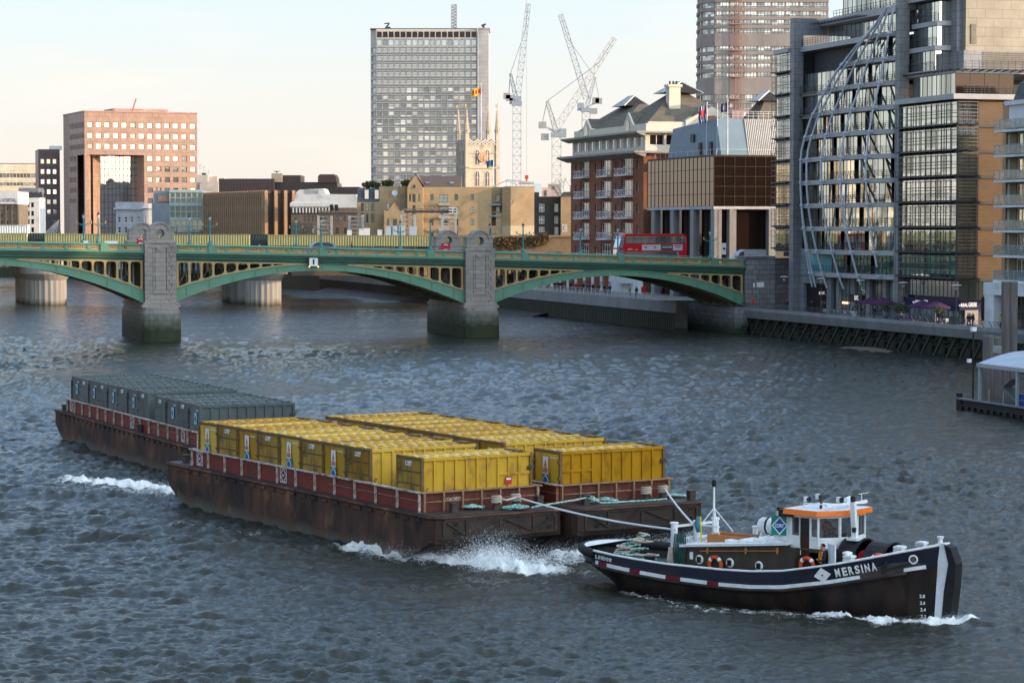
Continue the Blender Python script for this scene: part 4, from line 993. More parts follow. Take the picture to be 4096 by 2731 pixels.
b.lathe([(.12, -.62), (.27, -.56), (.34, -.45), (.34, -.05), (.36, -.04), (.36, .04), (.34, .05), (.34, .45), (.27, .56), (.12, .62)], (0, 0, 0), 22, 0, Mr)
raft = b.build("life_raft_canister", [M_white, M_black, M_yw], smooth=True); raft.location = tl(9.6, .35, 3.02); raft.rotation_euler = (0, 0, TA)
tag(raft, "white life raft canister lying on the casing roof behind the wheelhouse", "life raft")
q = MB(); q.lathe([(.348, -.04), (.37, -.03), (.37, .03), (.348, .04)], (-.12, 0, 0), 22, 0, Mr); q.build("strap", M_black, raft)
q = MB(); q.cbox((.3, -.33, .12), (.24, .03, .1)); q.build("label_plate", M_yw, raft)
q = MB()
for x in (-.35, .35): q.cbox((x, 0, -.36), (.08, .6, .16))
q.build("cradle", M_white, raft)
b = MB()
for i in range(15): b.tube(coil(tl(2.75, -.4, .95) + Vector((rnd.uniform(-.5, .5), rnd.uniform(-.4, .4), .085 * i)), .1, .75 - .04 * i, 2.0, .12, .06, 20 + i, .8), .045, 5, i % 2)
tag(b.build("rope_heap", [M_rope, M_ropeg], smooth=True), "large tangled heap of tan and green rope on the stern deck of the tug", "rope")
def hang(x0, n, y, z1, drop, r, mat, lab):
 b = MB()
 for i in range(n):
  x = x0 + i * .1; dd = drop * rnd.uniform(.8, 1.05)
  b.tube([tl(x, y, z1), tl(x - .05, y - .06, z1 - dd * .5), tl(x + .02, y - .07, z1 - dd), tl(x + .13, y - .06, z1 - dd * .92), tl(x + .17, y - .03, z1 - dd * .4), tl(x + .14, y, z1)], r, 5)
 tag(b.build("rope_coil", mat, smooth=True), lab, "rope", "rope coils hung at the tow frame")
hang(5.85, 5, -1.5, 2.6, 1.5, .035, M_tgreen, "dark green rope coil hung over the white tow post")
hang(5.5, 4, -1.42, 2.0, 1.25, .055, M_rope, "thick tan rope coil hung below the tow frame")
M_tar = pm("blue_tarp_rope", (.03, .12, .16), (.05, .2, .22), scale=12, rough=.8)
b = MB(); b.tube([tl(6.55, -.8, 3.3), tl(6.5, -.84, 3.0), tl(6.6, -.8, 2.65)], [.06, .12, .1], 7); tag(b.build("rope_bundle", M_tar, smooth=True), "teal rope bundle tied beside the yellow pole", "rope")
# tow ropes
def tow(a, b_, sag, lab):
 pts = [a.lerp(b_, i / 16) - Vector((0, 0, sag * 4 * (i / 16) * (1 - i / 16))) for i in range(17)]
 rope("tow_rope", lab, pts, .045, M_ropew, "rope", 7)
tow(loc(OA, PA, 4.5, -1.15, HD + .5), tl(5.6, -1.25, 2.72), .18, "long white tow rope from the left barge to the tug")
tow(loc(OB, PB, 5.35, -1.1, HD + .5), tl(6.0, -.15, 2.72), .1, "short white tow rope from the right-hand barge to the tug")
# ------------------------------------------------------------------ people (one continuous skinned body per pose)
M_skin = pm("skin", (.45, .24, .16), (.4, .2, .14), scale=8, rough=.55)
PCOL = {}
def cloth(c):
 k = "cloth_%02x%02x%02x" % tuple(int(v * 255) for v in c)
 return pm(k, c, tuple(v * .8 for v in c), scale=9, rough=.85)
_BODY = {}
def body_mesh(pose):
 """pose: dict of joint overrides (metres, facing -Y)"""
 J = dict(pelvis=(0, 0, .95), waist=(0, 0, 1.1), chest=(0, 0, 1.32), neck=(0, 0, 1.5), head0=(0, -.01, 1.58), head1=(0, -.02, 1.68), head2=(0, -.01, 1.76),
    lsh=(.19, 0, 1.42), lel=(.24, .02, 1.14), lwr=(.24, -.06, .9), lha=(.24, -.08, .8), rsh=(-.19, 0, 1.42), rel=(-.24, .02, 1.14), rwr=(-.24, -.06, .9), rha=(-.24, -.08, .8),
    lhip=(.09, 0, .9), lkn=(.1, -.02, .5), lan=(.1, .02, .09), lto=(.11, -.14, .04), rhip=(-.09, 0, .9), rkn=(-.1, -.02, .5), ran=(-.1, .02, .09), rto=(-.11, -.14, .04))
 J.update(pose)
 rad = dict(pelvis=(.16, .11), waist=(.15, .1), chest=(.18, .12), neck=(.065, .065), head0=(.08, .09), head1=(.085, .1), head2=(.055, .065), sh=(.075, .075), el=(.052, .052), wr=(.038, .038), ha=(.042, .03), hip=(.095, .1), kn=(.065, .068), an=(.048, .05), to=(.045, .035))
 names = list(J); E = [("pelvis", "waist"), ("waist", "chest"), ("chest", "neck"), ("neck", "head0"), ("head0", "head1"), ("head1", "head2")]
 for s in "lr": E += [("chest", s + "sh"), (s + "sh", s + "el"), (s + "el", s + "wr"), (s + "wr", s + "ha"), ("pelvis", s + "hip"), (s + "hip", s + "kn"), (s + "kn", s + "an"), (s + "an", s + "to")]
 me = bpy.data.meshes.new("body"); me.from_pydata([J[n] for n in names], [(names.index(a), names.index(b)) for a, b in E], [])
 o = bpy.data.objects.new("body", me); COL.objects.link(o)
 md = o.modifiers.new("s", 'SKIN')
 for i, n in enumerate(names):
  sv = me.skin_vertices[0].data[i]; sv.radius = rad.get(n) or rad[n[1:]]; sv.use_root = (n == "pelvis")
 o.modifiers.new("u", 'SUBSURF').levels = 1
 dg = bpy.context.evaluated_depsgraph_get(); dg.update()
 out = bpy.data.meshes.new_from_object(o.evaluated_get(dg)); bpy.data.objects.remove(o)
 return out, J
def person(label, locn, rz, top, legs, pose={}, key="stand", hair=(.03, .02, .015), scale=1.0, hat=None, group=None, cat="person"):
 if key not in _BODY: _BODY[key] = body_mesh(pose)
 src, J = _BODY[key]
 me = src.copy(); me.materials.clear()
 for m in (cloth(top), cloth(legs), M_skin, M_black): me.materials.append(m)
 hands = [Vector(J[s + "ha"]) for s in "lr"]; toes = [Vector(J[s + "to"]) for s in "lr"]; pz = J["pelvis"][2]; nz = J["neck"][2]; hd = Vector(J["head1"])
 for p in me.polygons:
  c = p.center
  if (c - hd).length < .2 and c.z > nz + .01: k = 2
  elif min((c - q).length for q in hands) < .075: k = 2
  elif min((c - q).length for q in toes) < .16 and c.z < min(q.z for q in toes) + .12: k = 3
  elif c.z < pz - .02 and min((c - q).length for q in hands) > .12: k = 1
  else: k = 0
  p.material_index = k
 me.polygons.foreach_set("use_smooth", [True] * len(me.polygons))
 root = thing("person", label, cat, locn, rz, group); root.scale = (scale,) * 3
 o = bpy.data.objects.new("body", me); COL.objects.link(o); o.parent = root
 b = MB(); hh = hd
 b.ball((hh.x, hh.y + .022, hh.z + .035), (.092, .1, .085), 12); b.v = [(x, y, z) if not (y < hh.y - .05 and z < hh.z + .05) else (x, hh.y - .04, max(z, hh.z + .05)) for x, y, z in b.v]
 b.build("hat" if hat else "hair", cloth(hat or hair), root, smooth=True)
 return root
def face(root, hd):
 b = MB()
 for s in (-1, 1): b.ball((hd[0] + s * .033, hd[1] - .088, hd[2] + .0), .012, 8, 0)
 b.build("eye", M_black, root)
 b = MB(); b.ball((hd[0], hd[1] - .1, hd[2] - .03), (.014, .02, .026), 8, 0); b.build("nose", M_skin, root)
 b = MB(); b.cbox((hd[0], hd[1] - .083, hd[2] - .07), (.05, .012, .012)); b.build("mouth", cloth((.25, .08, .07)), root)
P_hold = dict(lel=(.25, -.02, 1.15), lwr=(.1, -.22, 1.13), lha=(.04, -.26, 1.17), rel=(-.25, -.02, 1.15), rwr=(-.1, -.22, 1.13), rha=(-.03, -.25, 1.19))
d_ = person("person in black top and orange bib overalls standing by the open white door", tl(13.38, -1.38, .98), TA + R(-35), (.03, .03, .04), (.75, .22, .02), P_hold, "hold", hat=(.02, .02, .025))
face(d_, (0, -.02, 1.68))
q = MB(); q.box(-.12, .12, -.15, -.1, 1.02, 1.34)
q.box(-.13, -.08, -.13, .02, 1.3, 1.48); q.box(.08, .13, -.13, .02, 1.3, 1.48); q.build("bib", cloth((.75, .22, .02)), d_)
P_steer = dict(lel=(.26, -.1, 1.2), lwr=(.15, -.34, 1.2), lha=(.12, -.42, 1.22), rel=(-.26, -.1, 1.2), rwr=(-.15, -.34, 1.2), rha=(-.12, -.42, 1.22))
person("person in a red jacket steering behind the wheelhouse windows", tl(12.45, .25, 1.95), TA + R(90), (.5, .07, .03), (.05, .05, .07), P_steer, "steer")
# ------------------------------------------------------------------ green arch road bridge
BO, BA = (-47.2, 324.0), R(17.0)
def bl(s, t, z=0.0): return loc(BO, BA, s, t, z)
BWD = 16.8
def zt(s): return 12.95 - .0205 * s - .00009 * s * s
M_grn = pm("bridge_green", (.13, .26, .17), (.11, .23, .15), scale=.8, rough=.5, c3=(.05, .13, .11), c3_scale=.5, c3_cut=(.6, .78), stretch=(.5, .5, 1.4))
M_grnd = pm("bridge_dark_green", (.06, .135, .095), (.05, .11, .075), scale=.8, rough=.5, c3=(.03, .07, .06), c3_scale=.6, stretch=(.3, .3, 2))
M_gold = pm("bridge_gold_paint", (.46, .31, .125), (.39, .26, .10), scale=2, rough=.55, c3=(.3, .2, .09), c3_scale=1.2, c3_cut=(.6, .75))
M_rib = pm("bridge_inner_steel", (.20, .17, .12), (.15, .13, .09), scale=.7, rough=.7, c3=(.09, .07, .05), c3_scale=.5)
M_pale = pm("bridge_pale_bracing", (.42, .44, .42), (.34, .36, .34), scale=1.5, rough=.6)
M_gran = masonry("grey_granite", (.28, .24, .205), (.33, .285, .245), (.14, .12, .1), bw=1.5, bh=.62, ms=.025, rough=.8, c3=(.16, .15, .145))
M_granb = masonry("pier_base_granite", (.235, .215, .19), (.27, .245, .215), (.13, .12, .1), bw=1.9, bh=.7, ms=.03, rough=.75, zband=(1.5, 4.2, (.032, .038, .017)))
M_road = pm("asphalt", (.05, .05, .052), (.06, .06, .06), scale=3, rough=.85)
M_pave = pm("paving", (.24, .235, .225), (.2, .2, .19), scale=2.5, rough=.85)
bridge = thing("road_bridge", "green steel arch bridge with gold balustrade and granite piers", "bridge", (BO[0], BO[1], 0), BA)
def sweep(mb, prof, s0, s1, m=0, step=2.0):
 n = max(2, int((s1 - s0) / step) + 1)
 mb.loft([[(s, t, zt(s) + z) for t, z in prof] for s in np.linspace(s0, s1, n)], m)
SPANS = [(-45.0, -2.15, 5.3, 5.1, 10.36), (2.15, 42.4, 5.25, 4.6, 9.3), (46.6, 84.3, 4.6, 3.85, 8.35)]
for (s0, s1, za, zb, zc) in SPANS:
 rise = zc - (za + zb) / 2
 def arc(s):
  u = (s - s0) / (s1 - s0); return za + (zb - za) * u + rise * 4 * u * (1 - u)
 def dep(s):
  u = abs((s - s0) / (s1 - s0) - .5) * 2; return .85 + .95 * u ** 2
 sp = None
 ss = np.linspace(s0, s1, 33)
 for k, t in enumerate((0.0, 3.2, 6.4, 9.6, 12.8, BWD - .55)):
  b = MB(); front = k in (0, 5)
  b.loft([[(s, t, arc(s)), (s, t + .5, arc(s)), (s, t + .5, arc(s) + dep(s)), (s, t, arc(s) + dep(s))] for s in ss], 0)
  if front:
   tf = t - .1 if k == 0 else t + .5
   for off in (0.0, 1.0):
    b.loft([[(s, tf, arc(s) + off * (dep(s) - .1)), (s, tf + .1, arc(s) + off * (dep(s) - .1)), (s, tf + .1, arc(s) + off * (dep(s) - .1) + .1), (s, tf, arc(s) + off * (dep(s) - .1) + .1)] for s in ss], 0)
   for s in np.linspace(s0 + 1.5, s1 - 1.5, 13): b.box(s - .05, s + .05, tf, tf + .1, arc(s) + .1, arc(s) + dep(s) - .1, 0)
  if k == 0: sp = b.build("arch", M_grn, bridge)
  else: b.build("arch_rib", M_grn if front else M_rib, sp)
 b = MB()
 for s in np.linspace(s0 + .5, s1 - .5, 17): b.bar((s, .5, arc(s) + .5), (s, BWD - .5, arc(s) + .5), .12, .5)
 b.build("cross_bracing", M_rib, sp)
 # spandrel frames: gold on the faces, pale braced posts inside
 P = 1.62
 for side in (0, 1):
  t0 = .06 if side == 0 else BWD - .36
  for base, sg in ((s0, 1), (s1, -1)):
   b = MB(); i = 0; last = None
   while True:
    s = base + sg * (.25 + i * P); zc0, zc1 = arc(s) + dep(s), zt(s) - 2.22
    if zc1 - zc0 < .12 or i > 11: break
    b.box(s - .14, s + .14, t0, t0 + .28, zc0 - .05, zc1, 0)
    if last is not None:
     a0 = last; z0a = arc(a0) + dep(a0); top = zt(a0) - 2.22
     # top rail, foot rail and rounded corners
     lo, hi = min(a0, s), max(a0, s)
     b.bar((lo, t0 + .14, zt(lo) - 2.3), (hi, t0 + .14, zt(hi) - 2.3), .24, .17, 0)
     b.bar((lo, t0 + .14, arc(lo) + dep(lo) + .06), (hi, t0 + .14, arc(hi) + dep(hi) + .06), .24, .16, 0)
     for cs, dr in ((lo, 1), (hi, -1)):
      g = min(.42, (zc1 - zc0) * .45); zz = zt(cs) - 2.36; zl = arc(cs) + dep(cs) + .12
      for k3 in range(3):
       b.add([(cs + dr * .12, t0 + .04, zz), (cs + dr * (.12 + g), t0 + .04, zz), (cs + dr * (.12 + g * .3), t0 + .04, zz - g * .3), (cs + dr * .12, t0 + .04, zz - g),
           (cs + dr * .12, t0 + .22, zz), (cs + dr * (.12 + g), t0 + .22, zz), (cs + dr * (.12 + g * .3), t0 + .22, zz - g * .3), (cs + dr * .12, t0 + .22, zz - g)], [(0, 1, 2, 3), (7, 6, 5, 4), (1, 5, 6, 2), (2, 6, 7, 3)], 0) if k3 == 0 else None
      b.add([(cs + dr * .12, t0 + .04, zl), (cs + dr * (.12 + g), t0 + .04, zl + (arc(cs + dr * g) + dep(cs + dr * g) - arc(cs) - dep(cs))), (cs + dr * (.12 + g * .25), t0 + .04, zl + g * .35), (cs + dr * .12, t0 + .04, zl + g),
          (cs + dr * .12, t0 + .22, zl), (cs + dr * (.12 + g), t0 + .22, zl + (arc(cs + dr * g) + dep(cs + dr * g) - arc(cs) - dep(cs))), (cs + dr * (.12 + g * .25), t0 + .22, zl + g * .35), (cs + dr * .12, t0 + .22, zl + g)], [(0, 1, 2, 3), (7, 6, 5, 4), (1, 5, 6, 2), (2, 6, 7, 3)], 0)
    last = s; i += 1
   b.build("spandrel_frame", M_gold, sp)
 for t in (3.45, 6.65, 9.85, 13.05):
  for base, sg in ((s0, 1), (s1, -1)):
   b = MB(); b.bar((base, t, zt(base) - 2.35), (base + sg * 14, t, zt(base + sg * 14) - 2.35), .14, .2)
   for i in range(8):
    s = base + sg * (.9 + i * P); za_, zb_ = arc(s) + dep(s), zt(s) - 2.2
    if zb_ - za_ < .4: break
    b.box(s - .09, s + .09, t - .1, t + .1, za_ - .1, zb_, 0)
    s2 = s + sg * P
    if i % 2 == 0 and zt(s2) - 2.2 - arc(s2) - dep(s2) > .3 and t < 4: b.bar((s, t, za_), (s2, t, zt(s2) - 2.3), .07, .07, 0); b.bar((s, t, zb_ - .1), (s2, t, arc(s2) + dep(s2)), .07, .07, 0)
   b.build("spandrel_bracing", M_pale, sp)
 # cornice, deck and parapets
 b = MB(); sweep(b, [(.25, -2.25), (.25, -1.95), (-.05, -1.9), (-.05, -1.62), (-.3, -1.56), (-.3, -1.34), (-.52, -1.28), (-.52, -1.1), (.6, -1.1), (.6, -2.25)], s0 - .1, s1 + .1)
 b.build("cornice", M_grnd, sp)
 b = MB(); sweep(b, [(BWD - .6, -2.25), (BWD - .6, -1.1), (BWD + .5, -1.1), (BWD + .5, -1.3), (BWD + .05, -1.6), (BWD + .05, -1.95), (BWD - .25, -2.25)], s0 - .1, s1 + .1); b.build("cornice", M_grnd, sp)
 b = MB(); sweep(b, [(.62, -1.75), (.62, -1.0), (2.9, -.98), (2.9, -1.75)], s0 - 2, s1 + 2, 1); sweep(b, [(BWD - 2.9, -1.75), (BWD - 2.9, -.98), (BWD - .62, -1.0), (BWD - .62, -1.75)], s0 - 2, s1 + 2, 1); sweep(b, [(2.9, -1.75), (2.9, -1.12), (BWD - 2.9, -1.12), (BWD - 2.9, -1.75)], s0 - 2, s1 + 2, 0)
 b.build("deck", [M_road, M_pave], sp)
 for side in (0, 1):
  t0, t1 = (-.35, -.02) if side == 0 else (BWD + .02, BWD + .35)
  b = MB(); sweep(b, [(t0 - .03, -1.1), (t0 - .03, -.88), (t0 + .04, -.84), (t1 - .04, -.84), (t1 + .03, -.88), (t1 + .03, -1.1)], s0, s1)
  sweep(b, [(t0 - .06, -.22), (t0 - .1, -.1), (t0 - .02, 0), (t1 + .02, 0), (t1 + .1, -.1), (t1 + .06, -.22)], s0, s1)
  b.build("parapet", M_grn, sp)
  pw = [1.3, 2.7, 2.7, 2.7, 2.7, 1.3]
  gaps = []; s = s0 + .2
  widths = [2.6, 1.25, 'L', 1.25, 2.7, 2.7, 2.7, 2.7, 1.25, 'L', 1.25, 2.7, 2.7, 2.7, 2.7, 1.25, 'L', 1.25, 2.6]
  tot = sum(.95 if w == 'L' else w + .42 for w in widths); k = (s1 - s0 - .4) / tot
  for w in widths:
   if w == 'L':
    wd = .95 * k; b = MB(); sc_ = s + wd / 2
    b.box(s - .08, s + wd - .02, t0 - .14, t1 + .1, zt(sc_) - 1.1, zt(sc_) + .04, 0); b.build("pedestal", M_grn, sp); gaps.append(sc_); s += wd; continue
   wd = w * k; a_, e_ = s + .21 * k, s + .21 * k + wd; zc = zt((a_ + e_) / 2)
   b = MB(); b.box(s, a_, t0, t1, zt(s) - .86, zt(s) - .2, 1); b.box(e_, s + wd + .42 * k, t0, t1, zt(e_) - .86, zt(e_) - .2, 1)
   nb = int(wd / .24); tm = (t0 + t1) / 2
   for i in range(nb + 1):
    x = a_ + .05 + (wd - .1) * i / nb; b.box(x - .05, x + .05, tm - .06, tm + .06, zt(x) - .86, zt(x) - .2, 0)
   b.bar((a_, tm, zt(a_) - .78), (e_, tm, zt(e_) - .78), .14, .14, 0); b.bar((a_, tm, zt(a_) - .29), (e_, tm, zt(e_) - .29), .14, .14, 0)
   b.build("baluster_panel", [M_gold, M_grn], sp); s += wd + .42 * k
# piers
def pier(sc, zs, top, base_z):
 b = MB(); b.box(-2.55, 2.55, -1.35, BWD + 1.35, base_z - .35, base_z, 0); b.box(-2.35, 2.35, -1.15, BWD + 1.15, base_z, base_z + .3, 0); b.box(-2.0, 2.0, .1, BWD - .1, base_z + .3, zt(sc) - 1.9, 0)
 p = b.build("pier", M_gran, bridge); p.location = (sc, 0, 0)
 b = MB()
 def nose(w, t0, t1, n=8): return [(w * math.cos(a), t0 - w * .62 * math.sin(a)) for a in np.linspace(math.pi, 0, n)][::1] + [(w, t1)] + [(w * math.cos(a), t1 + w * .62 * math.sin(a)) for a in np.linspace(0, math.pi, n)] + [(-w, t1)]
 b.loft([[(x, y, z) for x, y in nose(w, -1.2, BWD + 1.2)] for w, z in ((2.65, -1), (2.6, base_z - 1.1))], 0)
 b.build("cutwater_base", M_granb, p)
 b = MB()
 b.loft([[(x, y, z) for x, y in nose(w, -1.2, BWD + 1.2)] for w, z in ((2.55, base_z - 1.1), (2.3, base_z - .35))], 0)
 # domed nose cap
 b.build("cutwater_cap", M_granb, p)
 for side in (0, 1):
  sgn = -1 if side == 0 else 1; tf = -.75 if side == 0 else BWD + .75     # outer face
  ti = tf - sgn * 1.9
  lo, hi = min(tf, ti), max(tf, ti)
  b = MB(); z0 = base_z + .3; zc = zt(sc) + .15
  b.box(-2.0, 2.0, lo, hi, z0, zc, 0)
  k = int((zc - z0) / .62)
  for i in range(k + 1):       # rusticated quoins
   za_ = z0 + i * .62; w = .62 if i % 2 else .9
   zq = min(za_ + .56, zc - .02)
   if zq - za_ < .15: continue
   for s_ in (-1, 1):
    x0_, x1_ = (s_ * 2.1, s_ * (2.1 - w)); b.box(min(x0_, x1_), max(x0_, x1_), lo - (.1 if side == 0 else -.3), hi + (.1 if side else -.3), za_, zq, 0)
  fo = tf + sgn * .06
  def fb(x0_, x1_, za_, zb_, d): b.box(x0_, x1_, min(tf - sgn * .1, tf + sgn * d), max(tf - sgn * .1, tf + sgn * d), za_, zb_, 0)
  fb(-.98, -.82, z0 + 1.2, zc - .5, .13); fb(.82, .98, z0 + 1.2, zc - .5, .13); fb(-.82, .82, z0 + 1.2, z0 + 1.4, .13); fb(-.7, .7, z0 + 1.9, zc - .9, .06)
  b.prism([(.62 * math.cos(a), zc - .45 + .62 * math.sin(a)) for a in np.linspace(math.pi, 2 * math.pi, 12)], 'y', min(tf, tf + sgn * .2), max(tf, tf + sgn * .2), 0)
  b.box(-2.2, 2.2, lo - .12, hi + .12, zc, zc + .3, 0)
  sh = b.build("turret_shaft", M_gran, p)
  # turret head: block with a round opening and an arched top
  b = MB(); z1 = zc + .3; rh = .56; cz = top - 1.45; sh_z = top - .95; Wd = 1.86
  k = 40; outer = []
  for a in np.linspace(-math.pi / 2, 1.5 * math.pi, k, endpoint=False):
   dx, dz = math.cos(a), math.sin(a)
   # boundary: box |x|<Wd, z1..shoulder; semicircular top radius 1.35 above the shoulder
   tmax = 9
   if dx: tmax = min(tmax, Wd / abs(dx))
   if dz < 0: tmax = min(tmax, (cz - z1) / -dz)
   else:
    if dz > 0: tb = (sh_z - cz) / dz
    x_at = dx * tb if dz > 0 else 9
    if dz > 0 and tb < tmax:
     # leave through shoulder level or the arch
     best = tb if abs(x_at) > 1.3 else None
     if best is None:
      B_ = dz * (cz - (top - 1.32)); C_ = (cz - (top - 1.32)) ** 2 - 1.32 ** 2
      best = -B_ + math.sqrt(max(0, B_ * B_ - C_))
     tmax = min(tmax, best)
   outer.append((dx * tmax, cz + dz * tmax))
  inner = [(rh * math.cos(a), cz + rh * math.sin(a)) for a in np.linspace(-math.pi / 2, 1.5 * math.pi, k, endpoint=False)]
  b.loft([[(x, lo, z) for x, z in inner], [(x, lo, z) for x, z in outer], [(x, hi, z) for x, z in outer], [(x, hi, z) for x, z in inner], [(x, lo, z) for x, z in inner]], 0, caps=False)
  hd = b.build("turret_head", M_gran, p)
  b = MB()
  for (r0, r1, d) in ((1.22, 1.42, .14),):
   aa = np.linspace(.12, math.pi - .12, 18); czz = top - 1.32
   b.loft([[(r0 * math.cos(a), lo - d, czz + r0 * math.sin(a)), (r1 * math.cos(a), lo - d, czz + r1 * math.sin(a)), (r1 * math.cos(a), hi + d, czz + r1 * math.sin(a)), (r0 * math.cos(a), hi + d, czz + r0 * math.sin(a))] for a in aa], 0)
  b.box(-2.0, -1.25, lo - .12, hi + .12, sh_z - .12, sh_z + .1, 0); b.box(1.25, 2.0, lo - .12, hi + .12, sh_z - .12, sh_z + .1, 0)
  rg = [(.8, .0), (.8, .1), (.56, .1)]
  b.build("hood_mould", M_gran, p)
 return p
pier(0, 5.1, 15.85, 4.9); pier(44.5, 4.6, 14.75, 4.4)
# south abutment with its ledge, part of the bridge
b = MB(); z = zt(86)
b.box(84.4, 88.6, -.7, 3.0, -1, z + .3, 0); b.box(88.6, 100, .8, BWD + .6, 2.6, z - .6, 0); b.box(84.4, 88.6, 3.0, BWD + .6, -1, z - 1.2, 0)
b.box(84.2, 86, -.9, -.65, 2.5, z - 1.4, 0); b.box(87.6, 88.8, -.9, -.65, 2.5, z + .4, 0); b.box(84.2, 88.8, -.95, 3.1, z + .3, z + .55, 0)
b.box(88.6, 100, .7, 1.2, z - .6, z + .25, 0); b.box(82.4, 84.4, -1.4, BWD + .6, -1, 3.7, 0)
b.build("abutment", masonry("abutment_granite", (.2, .19, .19), (.27, .255, .25), (.08, .075, .07), bw=1.35, bh=.7, ms=.035, rough=.85, c3=(.12, .115, .11), zband=(.5, 2.5, (.035, .042, .02))), bridge)
lettering("BRIDGE", bridge, (-22.6, -.38, zt(-22.6) - .97), (1, 0), 1.75, .2, pm("faded_lettering", (.55, .62, .55)), off=.03)
# traffic sign box hung under the crown of the middle span and at the piers
def nav_board(s, t, z, lab):
 r = thing("navigation_board", lab, "sign", bl(s, t, z), BA); b = MB()
 b.box(-.6, .6, -.08, .08, -.55, .55, 0); b.box(-.7, -.6, -.12, .12, -.6, .75, 1); b.box(.6, .7, -.12, .12, -.6, .75, 1); b.box(-.12, .12, -.1, .1, -.3, .4, 1); b.build("board", [M_white, M_steel], r)
 q = MB(); q.ball((-.62, -.2, -.62), .1, 8); q.ball((.62, -.2, -.62), .1, 8); q.build("lamp", pm("orange_lamp", (.9, .4, .1), emit=(1, .45, .12), estr=2.5), r)
nav_board(20.9, -.55, zt(20.9) - 2.0, "white navigation board with two orange lamps under the middle of the bridge")
M_lampg = pm("lamp_post_green", (.05, .2, .2), (.04, .17, .18), scale=3, rough=.5)
def street_lamp():
 r = thing("street_lamp", "x", "street lamp"); b = MB()
 b.lathe([(.34, 0), (.34, .14), (.2, .3), (.17, .5), (.12, .62), (.1, 2.35), (.13, 2.4), (.1, 2.5), (.085, 3.2), (.05, 3.3)], (0, 0, 0), 10)
 b.build("post", M_lampg, r)
 a = MB(); a.tube([(-.95, 0, 2.62), (-.3, 0, 2.5), (0, 0, 2.42), (.3, 0, 2.5), (.95, 0, 2.62)], .05, 6); a.tube([(-.7, 0, 2.58), (0, 0, 2.15), (.7, 0, 2.58)], .035, 6)
 a.lathe([(.06, -.1), (.1, 0), (.06, .08), (.11, .18), (.05, .28), (.01, .32)], (-.95, 0, 2.66), 8, 1); a.lathe([(.06, -.1), (.1, 0), (.06, .08), (.11, .18), (.05, .28), (.01, .32)], (.95, 0, 2.66), 8, 1)
 a.build("crossarm", [M_lampg, M_gold], r)
 l_ = MB(); l_.lathe([(.07, 3.28), (.12, 3.34), (.21, 3.72), (.21, 3.75)], (0, 0, 0), 6, 0); l_.lathe([(.24, 3.75), (.2, 3.84), (.1, 3.95), (.06, 4.05), (.02, 4.22)], (0, 0, 0), 6, 1)
 l_.build("lantern", [pm("lantern_glass", (.5, .5, .46), rough=.2), M_black], r)
 return r
LP = street_lamp()
fr = [227, 482.5, 738, 988.7, 1201.5, 1418.9, 1630.5]; bk = [193, 435.7, 680.6, 919.7, 1124.8, 1332.8]
nf = ["leftmost of the near row", "near row left of the middle span", "near row above the white board", "near row just left of the right granite turret", "near row beyond the right granite turret", "near row in front of the bus", "rightmost of the near row beside the dark glass block"]
nb_ = ["leftmost of the far row", "far row just right of the left granite turrets", "far row before the white gabled building", "far row in front of the brick wharf", "far row right behind the right granite turret", "far row in front of the red brick block"]
first = True
for side, row, names in ((0, fr, nf), (1, bk, nb_)):
 for px, nm in zip(row, names):
  t = -.18 if side == 0 else BWD + .18
  k = (px - 1176) / 5553
  # point on the parapet line seen at px
  x0, y0 = bl(0, t).x, bl(0, t).y; c, s_ = math.cos(BA), math.sin(BA)
  s = (k * y0 - x0) / (c - k * s_)
  o = LP if first else copy_tree(LP); first = False
  o.location = bl(s, t, zt(s) + .04); o.rotation_euler = (0, 0, BA)
  o["label"] = "green street lamp on the bridge, " + nm; o["category"] = "street lamp"; o["group"] = "street lamps along the bridge parapets"
# ------------------------------------------------------------------ the far bank and skyline
GZ = 4.5
def wid(px0, px1, Y, rz):
 """length along a facade that starts at px0 (distance Y) and runs at angle rz, until it is seen at px1"""
 k = (px1 - 1176) / 5553.0
 return (k * Y - X(px0, Y)) / (math.cos(rz) - k * math.sin(rz))
M_gl = glass("window_glass", (.58, .64, .65), metal=.9, rough=.05, wob=.06, base2=(.16, .19, .2))
M_gld = glass("dark_window_glass", (.07, .09, .09), metal=.8, rough=.05, wob=.05, base2=(.3, .34, .35))
M_glb = glass("bronze_glass", (.145, .115, .082), metal=.95, rough=.03, wob=.12, wscale=.25)
M_glk = glass("dark_bronze_glass", (.035, .022, .016), metal=.5, rough=.06, wob=.05)
M_glt = glass("tower_glass", (.18, .195, .2), metal=.8, rough=.08, wob=.05, pw_=2.0, base2=(.74, .74, .72), cells=(2.2, 2.98))
M_glbl = glass("blind_window", (.62, .66, .66), metal=.45, rough=.15, wob=.02, base2=(.2, .24, .26))
M_fw = pm("white_frame", (.7, .7, .68), rough=.5); M_fg = pm("grey_frame", (.25, .26, .27), rough=.5); M_fd = pm("dark_frame", (.05, .05, .055), rough=.5)
M_conc = pm("grey_concrete", (.34, .32, .30), (.28, .265, .25), scale=.6, rough=.8)
M_flat = pm("roof_felt", (.09, .09, .09), (.12, .12, .115), scale=.5, rough=.9)
def city(name, label, px, Y, rzdeg, cat="building"):
 return thing(name, label, cat, (X(px, Y), Y, 0), R(rzdeg))
